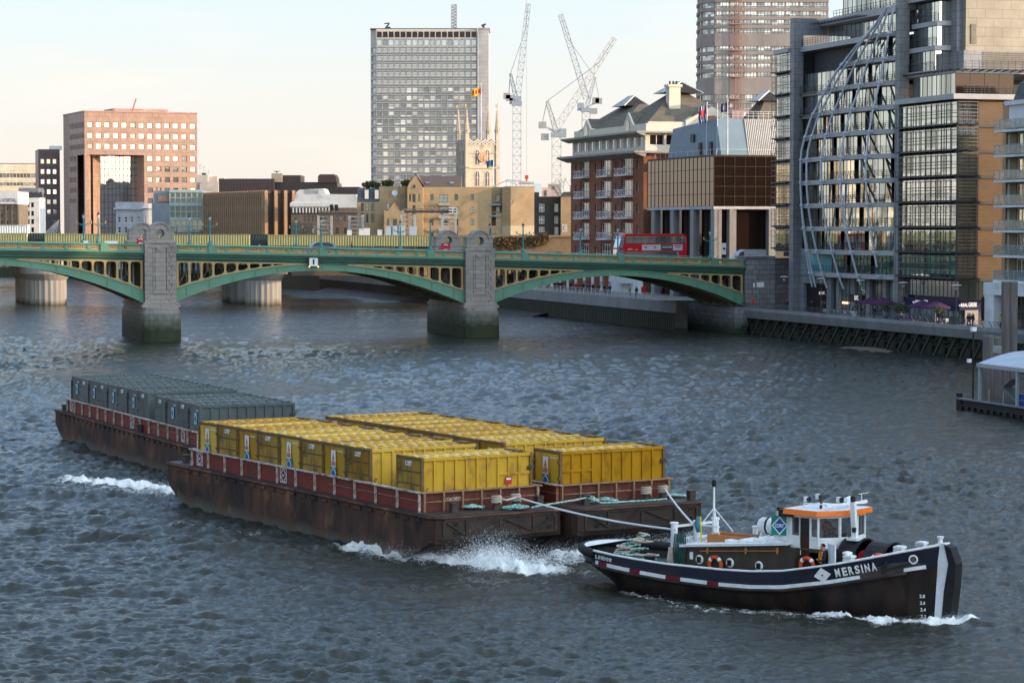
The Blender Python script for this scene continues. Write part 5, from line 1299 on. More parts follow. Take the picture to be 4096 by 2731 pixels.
def box_shell(t, w, d, z0, z1, mat, front=(), left=(), right=(), depth=.25, name="wall", roof=M_flat, over=0.0):
 """four walls with openings and a flat roof; openings are local rects"""
 b = MB()
 facade(b, (0, 0), (1, 0), w, z0, z1, list(front), depth)
 facade(b, (0, d), (0, -1), d, z0, z1, list(left), depth)
 facade(b, (w, 0), (0, 1), d, z0, z1, list(right), depth)
 b.quad((w, d, z0), (0, d, z0), (0, d, z1), (w, d, z1))
 o = b.build(name, mat, t)
 r = MB(); r.box(-over, w + over, -over, d + over, z1, z1 + .3); r.build("roof", roof, t)
 return o
# --- pink granite office with a giant corner recess
Y0 = 760; rz = 23
ob = city("office_block", "pink granite office block with square windows and a giant glazed recess", 197, Y0, rz)
a = R(rz); uw = lambda px: wid(197, px, Y0, a)
Wm = uw(455); zT = Zp(257, Y0); Lf = 22.0
M_pink = masonry("pink_granite", (.32, .20, .145), (.345, .215, .155), (.2, .125, .09), bw=1.9, bh=1.55, ms=.05, rough=.5)
M_pinkd = masonry("grey_pink_granite", (.36, .22, .18), (.38, .23, .19), (.22, .14, .12), bw=1.9, bh=1.55, ms=.05, rough=.45)
kk = Y0 / 5553.0
zr = lambda y1: Zp((350 + y1 / 1.4936) * .5742, Y0)
rows = [(206, 237), (271, 302), (335, 366), (405, 436), (468, 498), (533, 563), (597, 627), (660, 690)]
front = []
for i, (ya, yb) in enumerate(rows):
 for c in range(13):
  x = 530 + c * 50.9
  if i >= 3 and x < 870: continue
  p0, p1 = x * .3845, (x + 31) * .3845
  front.append((uw(p0), uw(p1), zr(yb), zr(ya)))
def ud(p): k = (p - 1176) / 5553; return (k * (Y0 + 9 * math.cos(a)) - X(197, Y0) + 9 * math.sin(a)) / (math.cos(a) - k * math.sin(a))
u_rec0, u_rec1, zs = uw(206.8), uw(333), Zp(355, Y0)
left = []
for i, (ya, yb) in enumerate(rows):
 for c in range(11):
  x = .9 + c * 1.95
  if i >= 3 and 11 < (Lf - x) < 22 and False: continue
  if i >= 3 and x > Lf - 11.5: continue
  left.append((x, x + 1.15, zr(yb), zr(ya)))
b = MB()
facade(b, (0, 0), (1, 0), Wm, GZ, zT, front + [(u_rec0, u_rec1, GZ, zs)], .3)
facade(b, (-Lf * 0, Lf), (0, -1), Lf, GZ, zT, left + [(Lf - 10.8, Lf - 1.2, GZ, zs)], .3, m=1)
b.quad((Wm, 0, GZ), (Wm, 30, GZ), (Wm, 30, zT), (Wm, 0, zT)); b.quad((Wm, 30, GZ), (0, 30, GZ), (0, 30, zT), (Wm, 30, zT))
b.quad((0, 30, GZ), (0, Lf, GZ), (0, Lf, zT), (0, 30, zT))
# splayed granite reveal of the recess and its soffit
b.quad((u_rec0, .3, GZ), (ud(232), 9, GZ), (ud(232), 9, zs), (u_rec0, .3, zs), m=0); b.quad((u_rec0, .3, zs), (u_rec1, .3, zs), (u_rec1, 9, zs), (u_rec0, 9, zs), m=1)
b.quad((u_rec1, .3, GZ), (u_rec1, .3, zs), (u_rec1, 9, zs), (u_rec1, 9, GZ), m=1)
b.build("wall", [M_pink, M_pinkd], ob)
M_gre = glass("recess_glass", (.42, .46, .46), metal=.9, rough=.03, wob=.35, wscale=.22)
g = MB(); g.quad((ud(231), 9, GZ), (u_rec1 + 4, 9, GZ), (u_rec1 + 4, 9, zs), (ud(231), 9, zs), m=0)
for i in range(13): x = ud(233) + (u_rec1 + 3 - ud(233)) * i / 12; g.box(x - .06, x + .06, 8.9, 9.05, GZ, zs, 1)
for i in range(15): z = zs - i * 2.1; g.box(ud(231), u_rec1 + 3, 8.92, 9.04, z - .07, z + .07, 1)
g.build("curtain_wall", [M_gre, M_fd], ob)
g = MB(); g.quad((.35, Lf - (Lf - 10.8), GZ), (.35, 1.2, GZ), (.35, 1.2, zs), (.35, 10.8, zs), m=0)
g.v = [(x + 2.5, y, z) for x, y, z in g.v]
for i in range(7): y = 1.2 + 9.6 * i / 6; g.box(2.75, 2.88, y - .06, y + .06, GZ, zs, 1)
for i in range(15): z = zs - i * 2.1; g.box(2.77, 2.86, 1.2, 10.8, z - .07, z + .07, 1)
g.build("side_curtain_wall", [glass("dark_recess_glass", (.13, .16, .18), metal=.85, rough=.04, wob=.2, wscale=.3), M_fd], ob)
windows(ob, (0, 0), (1, 0), front, .3, [M_fd, M_gl], fw=.1); windows(ob, (0, Lf), (0, -1), left, .3, [M_fd, M_gl], fw=.1, name="side_window")
b = MB(); b.box(-.15, Wm + .15, -.15, 30, zT, zT + .4); b.box(Wm * .3, Wm * .8, 8, 20, zT + .4, zT + 1.6); b.build("roof", M_pinkd, ob)
q = MB(); q.bar((uw(313), 4, zT + .4), (uw(323), 4, zT + 4.6), .35); q.bar((uw(313), 4, zT + 1.2), (uw(337), 4, zT + 1.2), .25); q.build("roof_gantry", pm("red_oxide", (.35, .12, .08)), ob)
# --- dark brown block to its left
Y1 = 800; t = city("office_block", "dark brown granite block with pale windows left of the pink office", 91, Y1, 14); a = R(14)
fr_ = [(wid(91, (560 + c * 81) * .1709, Y1, a), wid(91, (611 + c * 81) * .1709, Y1, a), Zp((600 + (y + 66) / 3.36) * .5742, Y1), Zp((600 + y / 3.36) * .5742, Y1)) for y in (120, 257, 392, 528, 664, 798, 935) for c in range(3)]
w = wid(91, 140, Y1, a)
box_shell(t, w, 20, GZ, Zp(345, Y1), masonry("brown_granite", (.115, .075, .075), (.13, .085, .085), (.07, .05, .05), bw=1.9, bh=1.5, ms=.05, rough=.4), fr_)
windows(t, (0, 0), (1, 0), fr_, .25, [M_fd, M_gl], fw=.08)
q = MB(); q.box(4, 8, 5, 8, Zp(345, Y1) + .3, Zp(345, Y1) + 1.6); q.build("roof_rail", M_fw, t)
# --- cream offices far left
Y1 = 850; t = city("office_block", "cream clad offices with ribbon windows at the far left", -12, Y1, 10); a = R(10)
w = wid(-12, 100, Y1, a)
fr_ = []
for ya, yb in ((315, 370), (437, 480), (560, 610)):
 for c in range(12):
  x0 = 100 + c * 46 - 92; fr_.append((wid(-12, x0 * .1709, Y1, a), wid(-12, (x0 + 40) * .1709, Y1, a), Zp((600 + yb / 3.36) * .5742, Y1), Zp((600 + ya / 3.36) * .5742, Y1)))
box_shell(t, w, 25, GZ, Zp(377, Y1), masonry("cream_panels", (.62, .53, .38), (.65, .55, .4), (.4, .33, .25), bw=4.5, bh=1.2, ms=.06, rough=.6), fr_)
windows(t, (0, 0), (1, 0), fr_, .25, [M_fd, M_gld], fw=.1)
# --- warehouse lettered HOSPITAL
Y1 = 640; t = city("warehouse", "old warehouse with a white parapet lettered K HOSPITAL over brick bays", -14, Y1, 0)
w = wid(-14, 42.5, Y1, 0); z6 = lambda y: Zp((600 + y / 3.36) * .5742, Y1)
fr_ = [(c * 1.45 + .5, c * 1.45 + 1.15, z6(y + 55), z6(y)) for c in range(4) for y in (760, 860, 950)]
M_wst = pm("weathered_white_render", (.60, .585, .545), (.52, .51, .475), scale=.5, rough=.8, c3=(.36, .38, .38), c3_scale=.4)
b = MB(); b.box(-.2, w + .1, -.35, 14, z6(730), z6(560)); b.box(-.2, w + .1, -.6, 0, z6(725), z6(708)); b.build("parapet", M_wst, t)
M_bstock = masonry("brown_stock_brick", (.16, .12, .085), (.19, .14, .1), (.11, .09, .07), bw=.9, bh=.3, ms=.03)
box_shell(t, w, 14, GZ, z6(730), M_bstock, fr_); windows(t, (0, 0), (1, 0), fr_, .25, [M_fd, M_gld], fw=.06)
for c in range(5): q = MB(); q.box(c * 1.6 + .02, c * 1.6 + .4, -.25, 0, GZ, z6(735)); q.build("pilaster", M_bstock, t)
lettering("K HOSPITAL", t, (wid(-14, 20, Y1, 0), -.35, z6(676)), (1, 0), wid(2, 40, Y1, 0), 1.0, pm("navy_letters", (.03, .04, .08)), off=.05)
# --- grey and white terrace block
Y1 = 660; t = city("office_block", "grey block with white balcony bands and ornate mansard beside the warehouse", 41, Y1, 4); w = wid(41, 92, Y1, R(4)); z6 = lambda y: Zp((600 + y / 3.36) * .5742, Y1)
fr_ = [(c * 1.15 + .3, c * 1.15 + 1.05, z6(y + 65), z6(y)) for c in range(int(w / 1.2)) for y in (705, 820, 930, 1040)]
box_shell(t, w, 14, GZ, z6(640), M_wst, fr_, depth=.5); windows(t, (0, 0), (1, 0), fr_, .5, [M_fd, M_gld], fw=.1)
q = MB(); q.prism([(0, z6(640)), (1.2, z6(510)), (12, z6(505)), (13, z6(640))], 'x', .3, w - .3); q.build("mansard", pm("slate", (.10, .105, .11), (.16, .16, .165), scale=1.2, rough=.7), t)
for c in range(5): q = MB(); x = .9 + c * 1.25; q.prism([(x, z6(640)), (x + .9, z6(640)), (x + .9, z6(580)), (x + .45, z6(560)), (x, z6(580))], 'y', -.1, 1.2); q.build("dormer", M_fd, t)
# --- dark glass pyramid roof and white hoarding on the railway
Y1 = 700; t = city("glass_pyramid", "dark sloping glass roof at the foot of the brown block", 101, Y1, 0); w = wid(101, 134, Y1, 0)
q = MB(); q.add([(0, 0, 13), (w, 0, 13), (w, 5, 13), (0, 5, 13), (w, 2, Zp(505, Y1))], [(0, 1, 4), (1, 2, 4), (2, 3, 4), (3, 0, 4)]); q.build("glazing", glass("pyramid_glass", (.08, .12, .15), metal=.6), t)
for i in range(6): q = MB(); q.bar((w * i / 6, -.02, 13), (w, 1.95, Zp(505, Y1)), .1); q.build("glazing_bar", M_fg, t)
# --- low beige roofs
Y1 = 720; t = city("low_building", "low beige rooftops right behind the pink office", 452, Y1, 0)
q = MB()
for p0, p1, y0, y1, d in ((452, 479, 402, 450, 0), (470, 513, 408, 450, 3), (462, 505, 418, 452, -2), (478, 500, 405, 415, 1)):
 q.box(X(p0, Y1) - X(452, Y1), X(p1, Y1) - X(452, Y1), d, d + 12, GZ, Zp(y0, Y1))
q.build("wall", masonry("beige_block", (.45, .38, .33), (.5, .42, .36), (.33, .28, .24), bw=2, bh=1), t)
q = MB(); q.box(X(463, Y1) - X(452, Y1), X(471, Y1) - X(452, Y1), 2, 5, Zp(402, Y1), Zp(397, Y1)); q.build("roof_tank", M_fd, t)
q = MB()
for p_, y in ((458, 378), (467, 382), (478, 392)): q.tube([(X(p_, Y1) - X(452, Y1), 3, Zp(402, Y1)), (X(p_, Y1) - X(452, Y1), 3, Zp(y, Y1))], .06, 5); q.bar((X(p_ - 4, Y1) - X(452, Y1), 3, Zp(y + 3, Y1)), (X(p_ + 4, Y1) - X(452, Y1), 3, Zp(y, Y1)), .07)
q.build("aerials", M_fg, t)
# --- classical pale building with rounded corner
Y1 = 610; t = city("classical_building", "pale stone classical building with a rounded corner and tall sash windows", 267.5, Y1, 0); w = wid(267.5, 330, Y1, 0); z1 = lambda y: Zp((350 + y / 1.4936) * .5742, Y1)
z6 = lambda y: Zp((600 + y / 3.36) * .5742, Y1)
fr_ = [(c * 1.62 + .5, c * 1.62 + 1.2, z6(y + 78), z6(y)) for c in range(5) for y in (895, 1035)]
M_pst = masonry("pale_portland_stone", (.42, .43, .45), (.46, .47, .48), (.33, .34, .35), bw=1.2, bh=.6, ms=.03)
box_shell(t, w, 16, GZ, z6(800), M_pst, fr_); windows(t, (0, 0), (1, 0), fr_, .25, [M_fw, M_gld], nx=1, nz=2, fw=.1)
q = MB(); q.lathe([(4.2, GZ), (4.2, z6(800)), (4.6, z6(790)), (4.6, z6(780)), (4.2, z6(775)), (4.2, z6(720))], (w, 4.2, 0), 20); q.build("corner_drum", M_pst, t)
q = MB(); q.box(-.5, w, -.5, 0, z6(802), z6(778)); q.box(-.1, w, -.1, .3, z6(778), z6(700)); q.build("cornice", M_pst, t)
# --- glass and steel offices
Y1 = 590; t = city("glass_office", "green-framed glass offices beside the brown ribbed building", 350, Y1, 0); z1 = lambda y: Zp((350 + y / 1.4936) * .5742, Y1); xx = lambda p: X(p * .3845, Y1) - X(350, Y1)
q = MB(); q.box(0, xx(1015), 3, 16, GZ, z1(615)); q.box(xx(1015), xx(1215), .4, 16, GZ, z1(617)); q.box(0, xx(1015), 0, 3, GZ, z1(690)); q.build("wall", pm("blue_grey_cladding", (.2, .23, .26), (.17, .2, .23), scale=.5), t)
for y0, y1 in ((625, 690), (705, 775), (790, 865)):
 q = MB(); q.quad((xx(1017), .3, z1(y1)), (xx(1213), .3, z1(y1)), (xx(1213), .3, z1(y0)), (xx(1017), .3, z1(y0)), m=0)
 for i in range(7): x = xx(1017 + 196 * i / 6); q.box(x - .12, x + .12, .1, .3, z1(y1), z1(y0), 1)
 q.box(xx(1015), xx(1215), -.1, .3, z1(y0) - .1, z1(y0) + .6, 1); q.box(xx(1015), xx(1215), .05, .3, z1(y1 * .55 + y0 * .45), z1(y1 * .55 + y0 * .45) + .15, 1)
 q.build("glazing", [glass("green_office_glass", (.10, .13, .12), metal=.6, rough=.05, wob=.08, base2=(.4, .45, .4)), pm("pale_green_steel", (.36, .46, .44))], t)
q = MB(); q.box(xx(938), xx(1018), 2.6, 3, z1(682), z1(645)); q.build("lit_gallery", pm("orange_lit_soffit", (.5, .3, .16)), t)  # orange light on the gallery is put into this colour
# --- brown ribbed building: two faces meeting at a near corner
Y1 = 545; t = thing("ribbed_building", "brown brick office with deep vertical ribs and no visible windows", "building", (X(609, Y1), Y1, 0), R(25)); a = R(25)
zt_ = Zp(438, Y1); wr = wid(609, 676, Y1, a); M_ribb = masonry("dark_ochre_brick", (.32, .20, .115), (.36, .225, .13), (.24, .15, .09), bw=.7, bh=.24, ms=.025)
k0 = (465 - 1176) / 5553; ca, sa = math.cos(a), math.sin(a); Ll = (X(609, Y1) - k0 * Y1) / (sa + k0 * ca)
b = MB(); b.box(.9, wr, .9, Ll, GZ, zt_ - .6); b.box(.6, wr, .6, Ll, zt_ - .6, zt_); b.build("wall", pm("rib_gap_shade", (.06, .045, .035), rough=.6), t)  # near-black brown puts the shade between the ribs into the wall colour
rb_ = MB(); rb_.box(0, .75, -.0, .95, GZ, zt_ + .1)
me = rb_.mesh("rib", [M_ribb])
n = int((wr - .8) / 1.55)
for i in range(n + 1): place(me, "rib", t, Matrix.Translation((.0 + i * wr / n - (.4 if i == n else 0), 0, 0)))
n = 30
for i in range(1, n): place(me, "rib", t, Matrix.Translation((.0, i * Ll / n, 0)))
# dark glazed upper block behind
Y2 = 650; t = city("glazed_rooftop", "dark brown glazed office block rising behind the ribbed building", 504, Y2, 0); xx = lambda p: X(p * .3845, Y2) - X(504, Y2); z1 = lambda y: Zp((350 + y / 1.4936) * .5742, Y2)
b = MB(); b.box(xx(1312), xx(1640), 0, 20, GZ, z1(545)); b.box(xx(1560), xx(2012), 3, 20, GZ, z1(568)); b.box(xx(1640), xx(1788), 5, 18, z1(568), z1(522)); b.box(xx(2012), xx(2140), 6, 20, GZ, z1(592)); b.build("wall", [pm("brown_curtain", (.075, .05, .04), (.06, .04, .032), scale=.4, rough=.35)], t)
b = MB(); b.prism([(xx(1898), z1(568)), (xx(1898), z1(530)), (xx(1910), z1(518)), (xx(1995), z1(518)), (xx(2006), z1(535)), (xx(2010), z1(568))], 'y', 2, 14); b.build("plant_room", pm("brown_plant_room", (.09, .055, .045)), t)
b = MB()
for i in range(34): x = xx(1312) + i * .85; b.box(x - .05, x + .05, -.1, 0, z1(640), z1(545)) if x < xx(1640) else b.box(x - .05, x + .05, 2.9, 3, z1(640), z1(568))
for z in (552, 575, 600): b.box(xx(1312), xx(1640), -.12, 0, z1(z), z1(z) + .25); b.box(xx(1640), xx(2012), 2.88, 3, z1(z + 18), z1(z + 18) + .25)
b.build("mullions", M_fd, t)
b = MB(); b.box(xx(1620), xx(1682), 2, 5, z1(565), z1(512)); b.build("stair_tower", pm("cream_brick", (.5, .38, .24)), t)
b = MB(); b.lathe([(.05, 0), (1.0, .25), (1.05, .3)], (xx(1650), 3, z1(505)), 14, 0); b.tube([(xx(1650), 3, z1(512)), (xx(1650), 3, z1(500))], .12, 6); b.build("dish_aerial", M_fg, t)
# --- white gabled wharf building
Y1 = 530; t = city("wharf_building", "white gabled wharf building lettered PICKFORDS WHARF", 669, Y1, 0); X6 = lambda p: X((1200 + p / 2.24) * .5742, Y1) - X(669, Y1); z6 = lambda y: Zp((300 + y / 2.24) * .5742, Y1)
b = MB(); xl, xr = X6(-78), X6(512)
b.prism([(xl, z6(1190)), (xr + 0, z6(1190)), (xr, z6(1070)), (X6(238), z6(1068)), (X6(215), z6(1018)), (X6(0), z6(1028)), (X6(-30), z6(1050)), (X6(-45), z6(1130)), (xl, z6(1140))], 'y', 0, 12)
b.box(X6(-85), X6(335), -.5, 0, z6(1180), z6(1150)); b.box(X6(-80), X6(340), -.25, 0, z6(1150), z6(1140))
b.build("upper_wall", M_wst, t)
fr_ = [(X6(35 + c * 36), X6(53 + c * 36), z6(1310), z6(1262)) for c in range(13)] + [(X6(35 + c * 72), X6(62 + c * 72), z6(1420), z6(1370)) for c in range(6)]
fr_ = [(a_ - xl, b_ - xl, c, d) for a_, b_, c, d in fr_]
b = MB(); facade(b, (xl, .1), (1, 0), xr - xl, GZ, z6(1190), fr_, .25); b.build("wall", M_bstock, t); windows(t, (xl, .1), (1, 0), fr_, .25, [M_fd, M_gld], fw=.08)
b = MB()
for i in range(13): x = xl + .4 + i * (X6(300) - xl) / 13; b.box(x, x + .3, -.5, .1, z6(1235), z6(1190))
b.build("corbels", M_wst, t)
lettering("PICKFORDS WHARF", t, (X6(108), 0, z6(1047)), (1, 0), X6(175) - X6(42), 1.0, pm("faded_grey_letters", (.33, .34, .34)), off=.05)
# --- yellow brick wharf apartments
Y1 = 505; t = city("brick_wharf", "yellow brick wharf apartments with gables and a steep brown roof", 820, Y1, 0); X6 = lambda p: X((1200 + p / 2.24) * .5742, Y1) - X(820, Y1); z6 = lambda y: Zp((300 + y / 2.24) * .5742, Y1)
M_ybr = masonry("yellow_stock_brick", (.385, .26, .14), (.44, .30, .16), (.32, .24, .15), bw=.55, bh=.2, ms=.02, c3=(.36, .24, .12))
def rel(l, x0): return [(X6(a_) - X6(x0), X6(b_) - X6(x0), z6(d), z6(c)) for a_, b_, c, d in l]
fA = rel([(775, 805, 1150, 1205), (548, 572, 1150, 1220), (548, 572, 1240, 1300), (640, 668, 1150, 1220), (640, 668, 1240, 1320), (592, 614, 1150, 1220), (592, 614, 1240, 1320), (548, 572, 1330, 1400)], 512)
b = MB(); x0 = X6(512); b2 = X6(968)
facade(b, (x0, 0), (1, 0), X6(712) - x0, GZ, z6(1140), [r for r in fA if r[1] < X6(712) - x0], .25)
facade(b, (X6(712), 0), (1, 0), b2 - X6(712), GZ, z6(1000), rel([(775, 805, 1150, 1205)], 712), .25); b.quad((X6(712), 14, GZ), (X6(712), 0, GZ), (X6(712), 0, z6(1000)), (X6(712), 14, z6(1000)))
b.quad((x0, 14, GZ), (x0, 0, GZ), (x0, 0, z6(1140)), (x0, 14, z6(1140)))
b.build("wall", M_ybr, t)
windows(t, (x0, 0), (1, 0), fA, .25, [M_fd, M_gld], nx=2, nz=2, fw=.07)
b = MB(); b.prism([(0, z6(1140)), (2.6, z6(1012)), (12, z6(1012)), (13, z6(1140))], 'x', x0, X6(712)); b.box(X6(712), b2, .3, 14, z6(1003), z6(998)); b.build("slate_roof", pm("dark_slate", (.06, .065, .075), (.09, .09, .1), scale=.8), t)
for p in (582, 672): q = MB(); q.prism([(X6(p), z6(1110)), (X6(p + 34), z6(1110)), (X6(p + 34), z6(1030)), (X6(p), z6(1030))], 'y', .3, 2.6); q.build("dormer", M_gl, t)
for tx, px_, y_, w_ in (("H", 817, 1050, 26), ("RSE", 922, 1050, 78), ("WHA", 918, 1112, 100)): place(text_mesh(tx, X6(px_ + w_) - X6(px_), 2.2, pm("faded_brown_letters", (.30, .2, .1))), "lettering", t, upright((X6(px_), 0, z6(y_)), (1, 0), .03))
q = MB(); q.lathe([(.62, 0), (.62, .1)], (X6(851), -.05, z6(1058)), 18, 0, Matrix.Rotation(R(90), 3, 'X')); q.build("round_window", M_fw, t)
# gabled centre
fB = rel([(1012, 1040, 1068, 1140), (1012, 1040, 1170, 1255), (1012, 1040, 1300, 1380)], 968) + rel([(984, 1000, 1068, 1135), (1066, 1082, 1068, 1135)], 968)
b = MB(); facade(b, (X6(968), -2.2), (1, 0), X6(1106) - X6(968), GZ, z6(1010), fB, .3); windows(t, (X6(968), -2.2), (1, 0), fB, .3, [M_fd, M_gld], nx=2, nz=2, fw=.07)
b.prism([(X6(968), z6(1010)), (X6(1106), z6(1010)), (X6(1090), z6(975)), (X6(1040), z6(888)), (X6(985), z6(970))], 'y', -2.2, -1.8)
b.quad((X6(1106), -2.2, GZ), (X6(1106), 0, GZ), (X6(1106), 0, z6(1000)), (X6(1106), -2.2, z6(1010))); b.quad((X6(968), 0, GZ), (X6(968), -2.2, GZ), (X6(968), -2.2, z6(1010)), (X6(968), 0, z6(1010)))
b.build("gable_wall", M_ybr, t)
q = MB(); q.prism([(X6(1032), z6(1020)), (X6(1042), z6(1000)), (X6(1032), z6(982)), (X6(1022), z6(1000))], 'y', -2.35, -2.2); q.build("gable_lozenge", M_fd, t)
b = MB(); b.prism([(0, z6(1000)), (6, z6(900)), (6.3, z6(900)), (12, z6(1000))], 'x', X6(1050), X6(1442));
b.add([(X6(960), -2.3, z6(985)), (X6(1040), -2.3, z6(883)), (X6(1120), -2.3, z6(1000)), (X6(1120), 6, z6(1000)), (X6(1060), 6, z6(898)), (X6(960), 6, z6(985))], [(0, 1, 4, 5), (1, 2, 3, 4)])
M_btile = pm("brown_tile", (.125, .085, .065), (.10, .07, .055), scale=1.2, rough=.8, stretch=(1, 1, 3)); b.build("tiled_roof", M_btile, t)
for p in (1122, 1340): q = MB(); q.prism([(1.2, z6(978)), (2.4, z6(962)), (2.5, z6(956)), (1.1, z6(972))], 'x', X6(p), X6(p + 38)); q.build("rooflight", M_gl, t)
cols = [(1168, 1198), (1386, 1416), (1530, 1560)]
fC = rel([(a_, b_, y, y + 55) for a_, b_ in cols for y in (1068, 1182, 1292, 1405)] + [(1250, 1328, 1070, 1140), (1250, 1328, 1185, 1240), (1250, 1328, 1290, 1345)], 1106)
b = MB(); facade(b, (X6(1106), 0), (1, 0), X6(1712) - X6(1106), GZ, z6(1003), fC, .25)
facade(b, (X6(1712), 2.5), (1, 0), X6(1812) - X6(1712), GZ, z6(1003), rel([(1756, 1790, 1072, 1130), (1756, 1790, 1180, 1230)], 1712), .25)
b.box(X6(1755), X6(1812), 0, 2.4, GZ, z6(1235)); b.box(X6(1700), X6(1757), 0, 2.4, GZ, z6(1350))
b.build("long_wall", M_ybr, t); M_gfr = pm("green_window_frame", (.07, .16, .14))
windows(t, (X6(1106), 0), (1, 0), fC, .25, [M_gfr, M_gld], nx=2, nz=2, fw=.08)
windows(t, (X6(1712), 2.5), (1, 0), rel([(1756, 1790, 1072, 1130), (1756, 1790, 1180, 1230)], 1712), .25, [M_gfr, M_gld], nx=2, nz=1, fw=.08)
for y in (1170, 1285, 1400):
 q = MB(); q.box(X6(1245), X6(1340), -1.2, 0, z6(y), z6(y - 16)); q.box(X6(1245), X6(1340), -1.2, -1.1, z6(y - 45), z6(y - 42))
 for i in range(12): x = X6(1246 + i * 8.4); q.box(x, x + .05, -1.2, -1.12, z6(y - 16), z6(y - 42))
 q.build("balcony", M_pale, t)
for y in (1170, 1270): q = MB(); q.box(X6(1700), X6(1800), -.2, 2.4, z6(y), z6(y - 14)); q.box(X6(1700), X6(1800), -.2, -.1, z6(y - 42), z6(y - 39)); q.build("balcony", M_fg, t)
b = MB(); x0 = X6(1812); xc = X6(1887); xe = X6(2098)
b.prism([(x0, -.2), (xc, -1.6), (xe, -.6), (xe, 14), (x0, 14)], 'z', GZ, z6(1003)); b.build("end_block", M_ybr, t)
b = MB(); b.prism([(x0 - .02, -.26), (xc, -1.67), (xe + .05, -.66), (xe + .05, .5), (x0, .5)], 'z', GZ, z6(1352)); b.build("cream_plinth", pm("cream_render", (.52, .42, .27), (.48, .38, .25), scale=.6), t)
b = MB(); b.box(X6(1830), X6(2095), 1, 9, z6(1000), z6(996)); b.bar((X6(1725), 2, z6(1000)), (X6(1850), 2, z6(945)), .25); b.bar((X6(1850), 2, z6(938)), (X6(2095), 2, z6(965)), .3)
for i in range(7): x = X6(1850 + i * 40); b.bar((x, 2, z6(1000)), (x, 2, z6(945)), .12)
b.bar((X6(1850), 2, z6(945)), (X6(1950), 2, z6(985)), .18); b.box(X6(1960), X6(2098), 3, 8, z6(975), z6(958)); b.build("roof_terrace_frame", M_pale, t)
# small front gable
fD = rel([(792, 810, 1290, 1345), (842, 880, 1290, 1350), (905, 930, 1290, 1345)], 766)
b = MB(); facade(b, (X6(766), -5), (1, 0), X6(966) - X6(766), GZ, z6(1215), fD, .25); b.prism([(X6(806), z6(1215)), (X6(912), z6(1215)), (X6(860), z6(1128))], 'y', -5, -4.6); b.quad((X6(766), 0, GZ), (X6(766), -5, GZ), (X6(766), -5, z6(1215)), (X6(766), 0, z6(1215)))
b.build("front_gable_wall", M_ybr, t); windows(t, (X6(766), -5), (1, 0), fD, .25, [M_fd, M_gld], nx=2, nz=2, fw=.07)
b = MB(); b.add([(X6(800), -5.1, z6(1220)), (X6(860), -5.1, z6(1122)), (X6(920), -5.1, z6(1222)), (X6(800), 0, z6(1220)), (X6(860), 0, z6(1122)), (X6(920), 0, z6(1222))], [(0, 1, 4, 3), (1, 2, 5, 4)]); b.box(X6(912), X6(968), -5, 0, z6(1215), z6(1195)); b.build("front_gable_roof", pm("dark_slate", (.06, .065, .075)), t)
# roof garden shrubs on the wharf
M_leaf = pm("shrub_leaves", (.055, .075, .02), (.1, .09, .025), scale=3, rough=.8)
def shrub(name, label, c, sx_, sy_, sz_, n, size, mat, cat="shrub", group=None, seed=1):
 r = random.Random(seed); b = MB()
 for i in range(n):
  while True:
   p = Vector((r.uniform(-1, 1), r.uniform(-1, 1), r.uniform(-1, 1)))
   if p.length < 1 and p.length > .3 * r.random(): break
  p = Vector((p.x * sx_, p.y * sy_, p.z * sz_)) + Vector((r.gauss(0, .12 * sx_), 0, r.gauss(0, .12 * sz_)))
  u = Vector((r.gauss(0, 1), r.gauss(0, 1), r.gauss(0, 1))).normalized(); v = u.cross(Vector((r.gauss(0, 1), r.gauss(0, 1), r.gauss(0, 1)))).normalized(); s = size * r.uniform(.6, 1.4)
  b.add([p + u * s, p + v * s * .6, p - u * s, p - v * s * .6], [(0, 1, 2, 3)])
 o = b.build(name, mat); o.location = c
 return tag(o, label, cat, group)
gp = Vector((X(820, Y1), Y1, 0))
for i, (px_, y, w_) in enumerate(((590, 985, .9), (640, 975, 1.0), (690, 990, .8), (770, 970, 1.1), (800, 968, .9), (940, 968, 1.0), (970, 970, .8))):
 shrub("roof_shrub", "bushy shrub on the brick wharf roof garden, %s" % ("first", "second", "third", "fourth", "fifth", "sixth", "last")[i] + " from the left", gp + Vector((X6(px_), 3, z6(y))), w_, .7, .75, 220, .22, M_leaf, group="roof garden shrubs", seed=i)
# --- dark brick terraces between wharf and red brick block
Y1 = 470; t = city("brick_terrace", "dark sooty brick terrace with white sash windows", 1228, Y1, 0); X2 = lambda p: X((1300 + p / 1.7425) * .5742, Y1) - X(1228, Y1); z2 = lambda y: Zp(y / 1.7425 * .5742, Y1)
fr_ = [(X2(a_) - X2(1460), X2(b_) - X2(1460), z2(d), z2(c)) for a_, b_ in ((1492, 1530), (1598, 1625)) for c, d in ((1420, 1478), (1505, 1560), (1580, 1650))]
b = MB(); facade(b, (X2(1460), 0), (1, 0), X2(1642) - X2(1460), GZ, z2(1370), fr_, .2); b.box(X2(1460), X2(1492), .2, 6, GZ, z2(1340)); b.quad((X2(1642), 0, z2(1370)), (X2(1460), 0, z2(1370)), (X2(1460), 8, z2(1370)), (X2(1642), 8, z2(1370)))
b.build("wall", masonry("sooty_brick", (.05, .04, .035), (.07, .055, .045), (.04, .035, .03), bw=.5, bh=.2), t); windows(t, (X2(1460), 0), (1, 0), fr_, .2, [M_fw, M_gld], nx=2, nz=2, fw=.1)
b = MB(); b.box(X2(1642), X2(1760), -2, 10, GZ, z2(1370)); b.build("end_wall", M_ybr, t); b = MB(); b.prism([(X2(1638), z2(1370)), (X2(1660), z2(1340)), (X2(1760), z2(1335)), (X2(1760), z2(1370))], 'y', -2.1, 8); b.build("slate_roof", pm("dark_slate", (.06, .065, .075)), t)
lettering("DB", t, (X2(1670), -2, z2(1590)), (1, 0), .95, 1.5, M_white, off=.05)
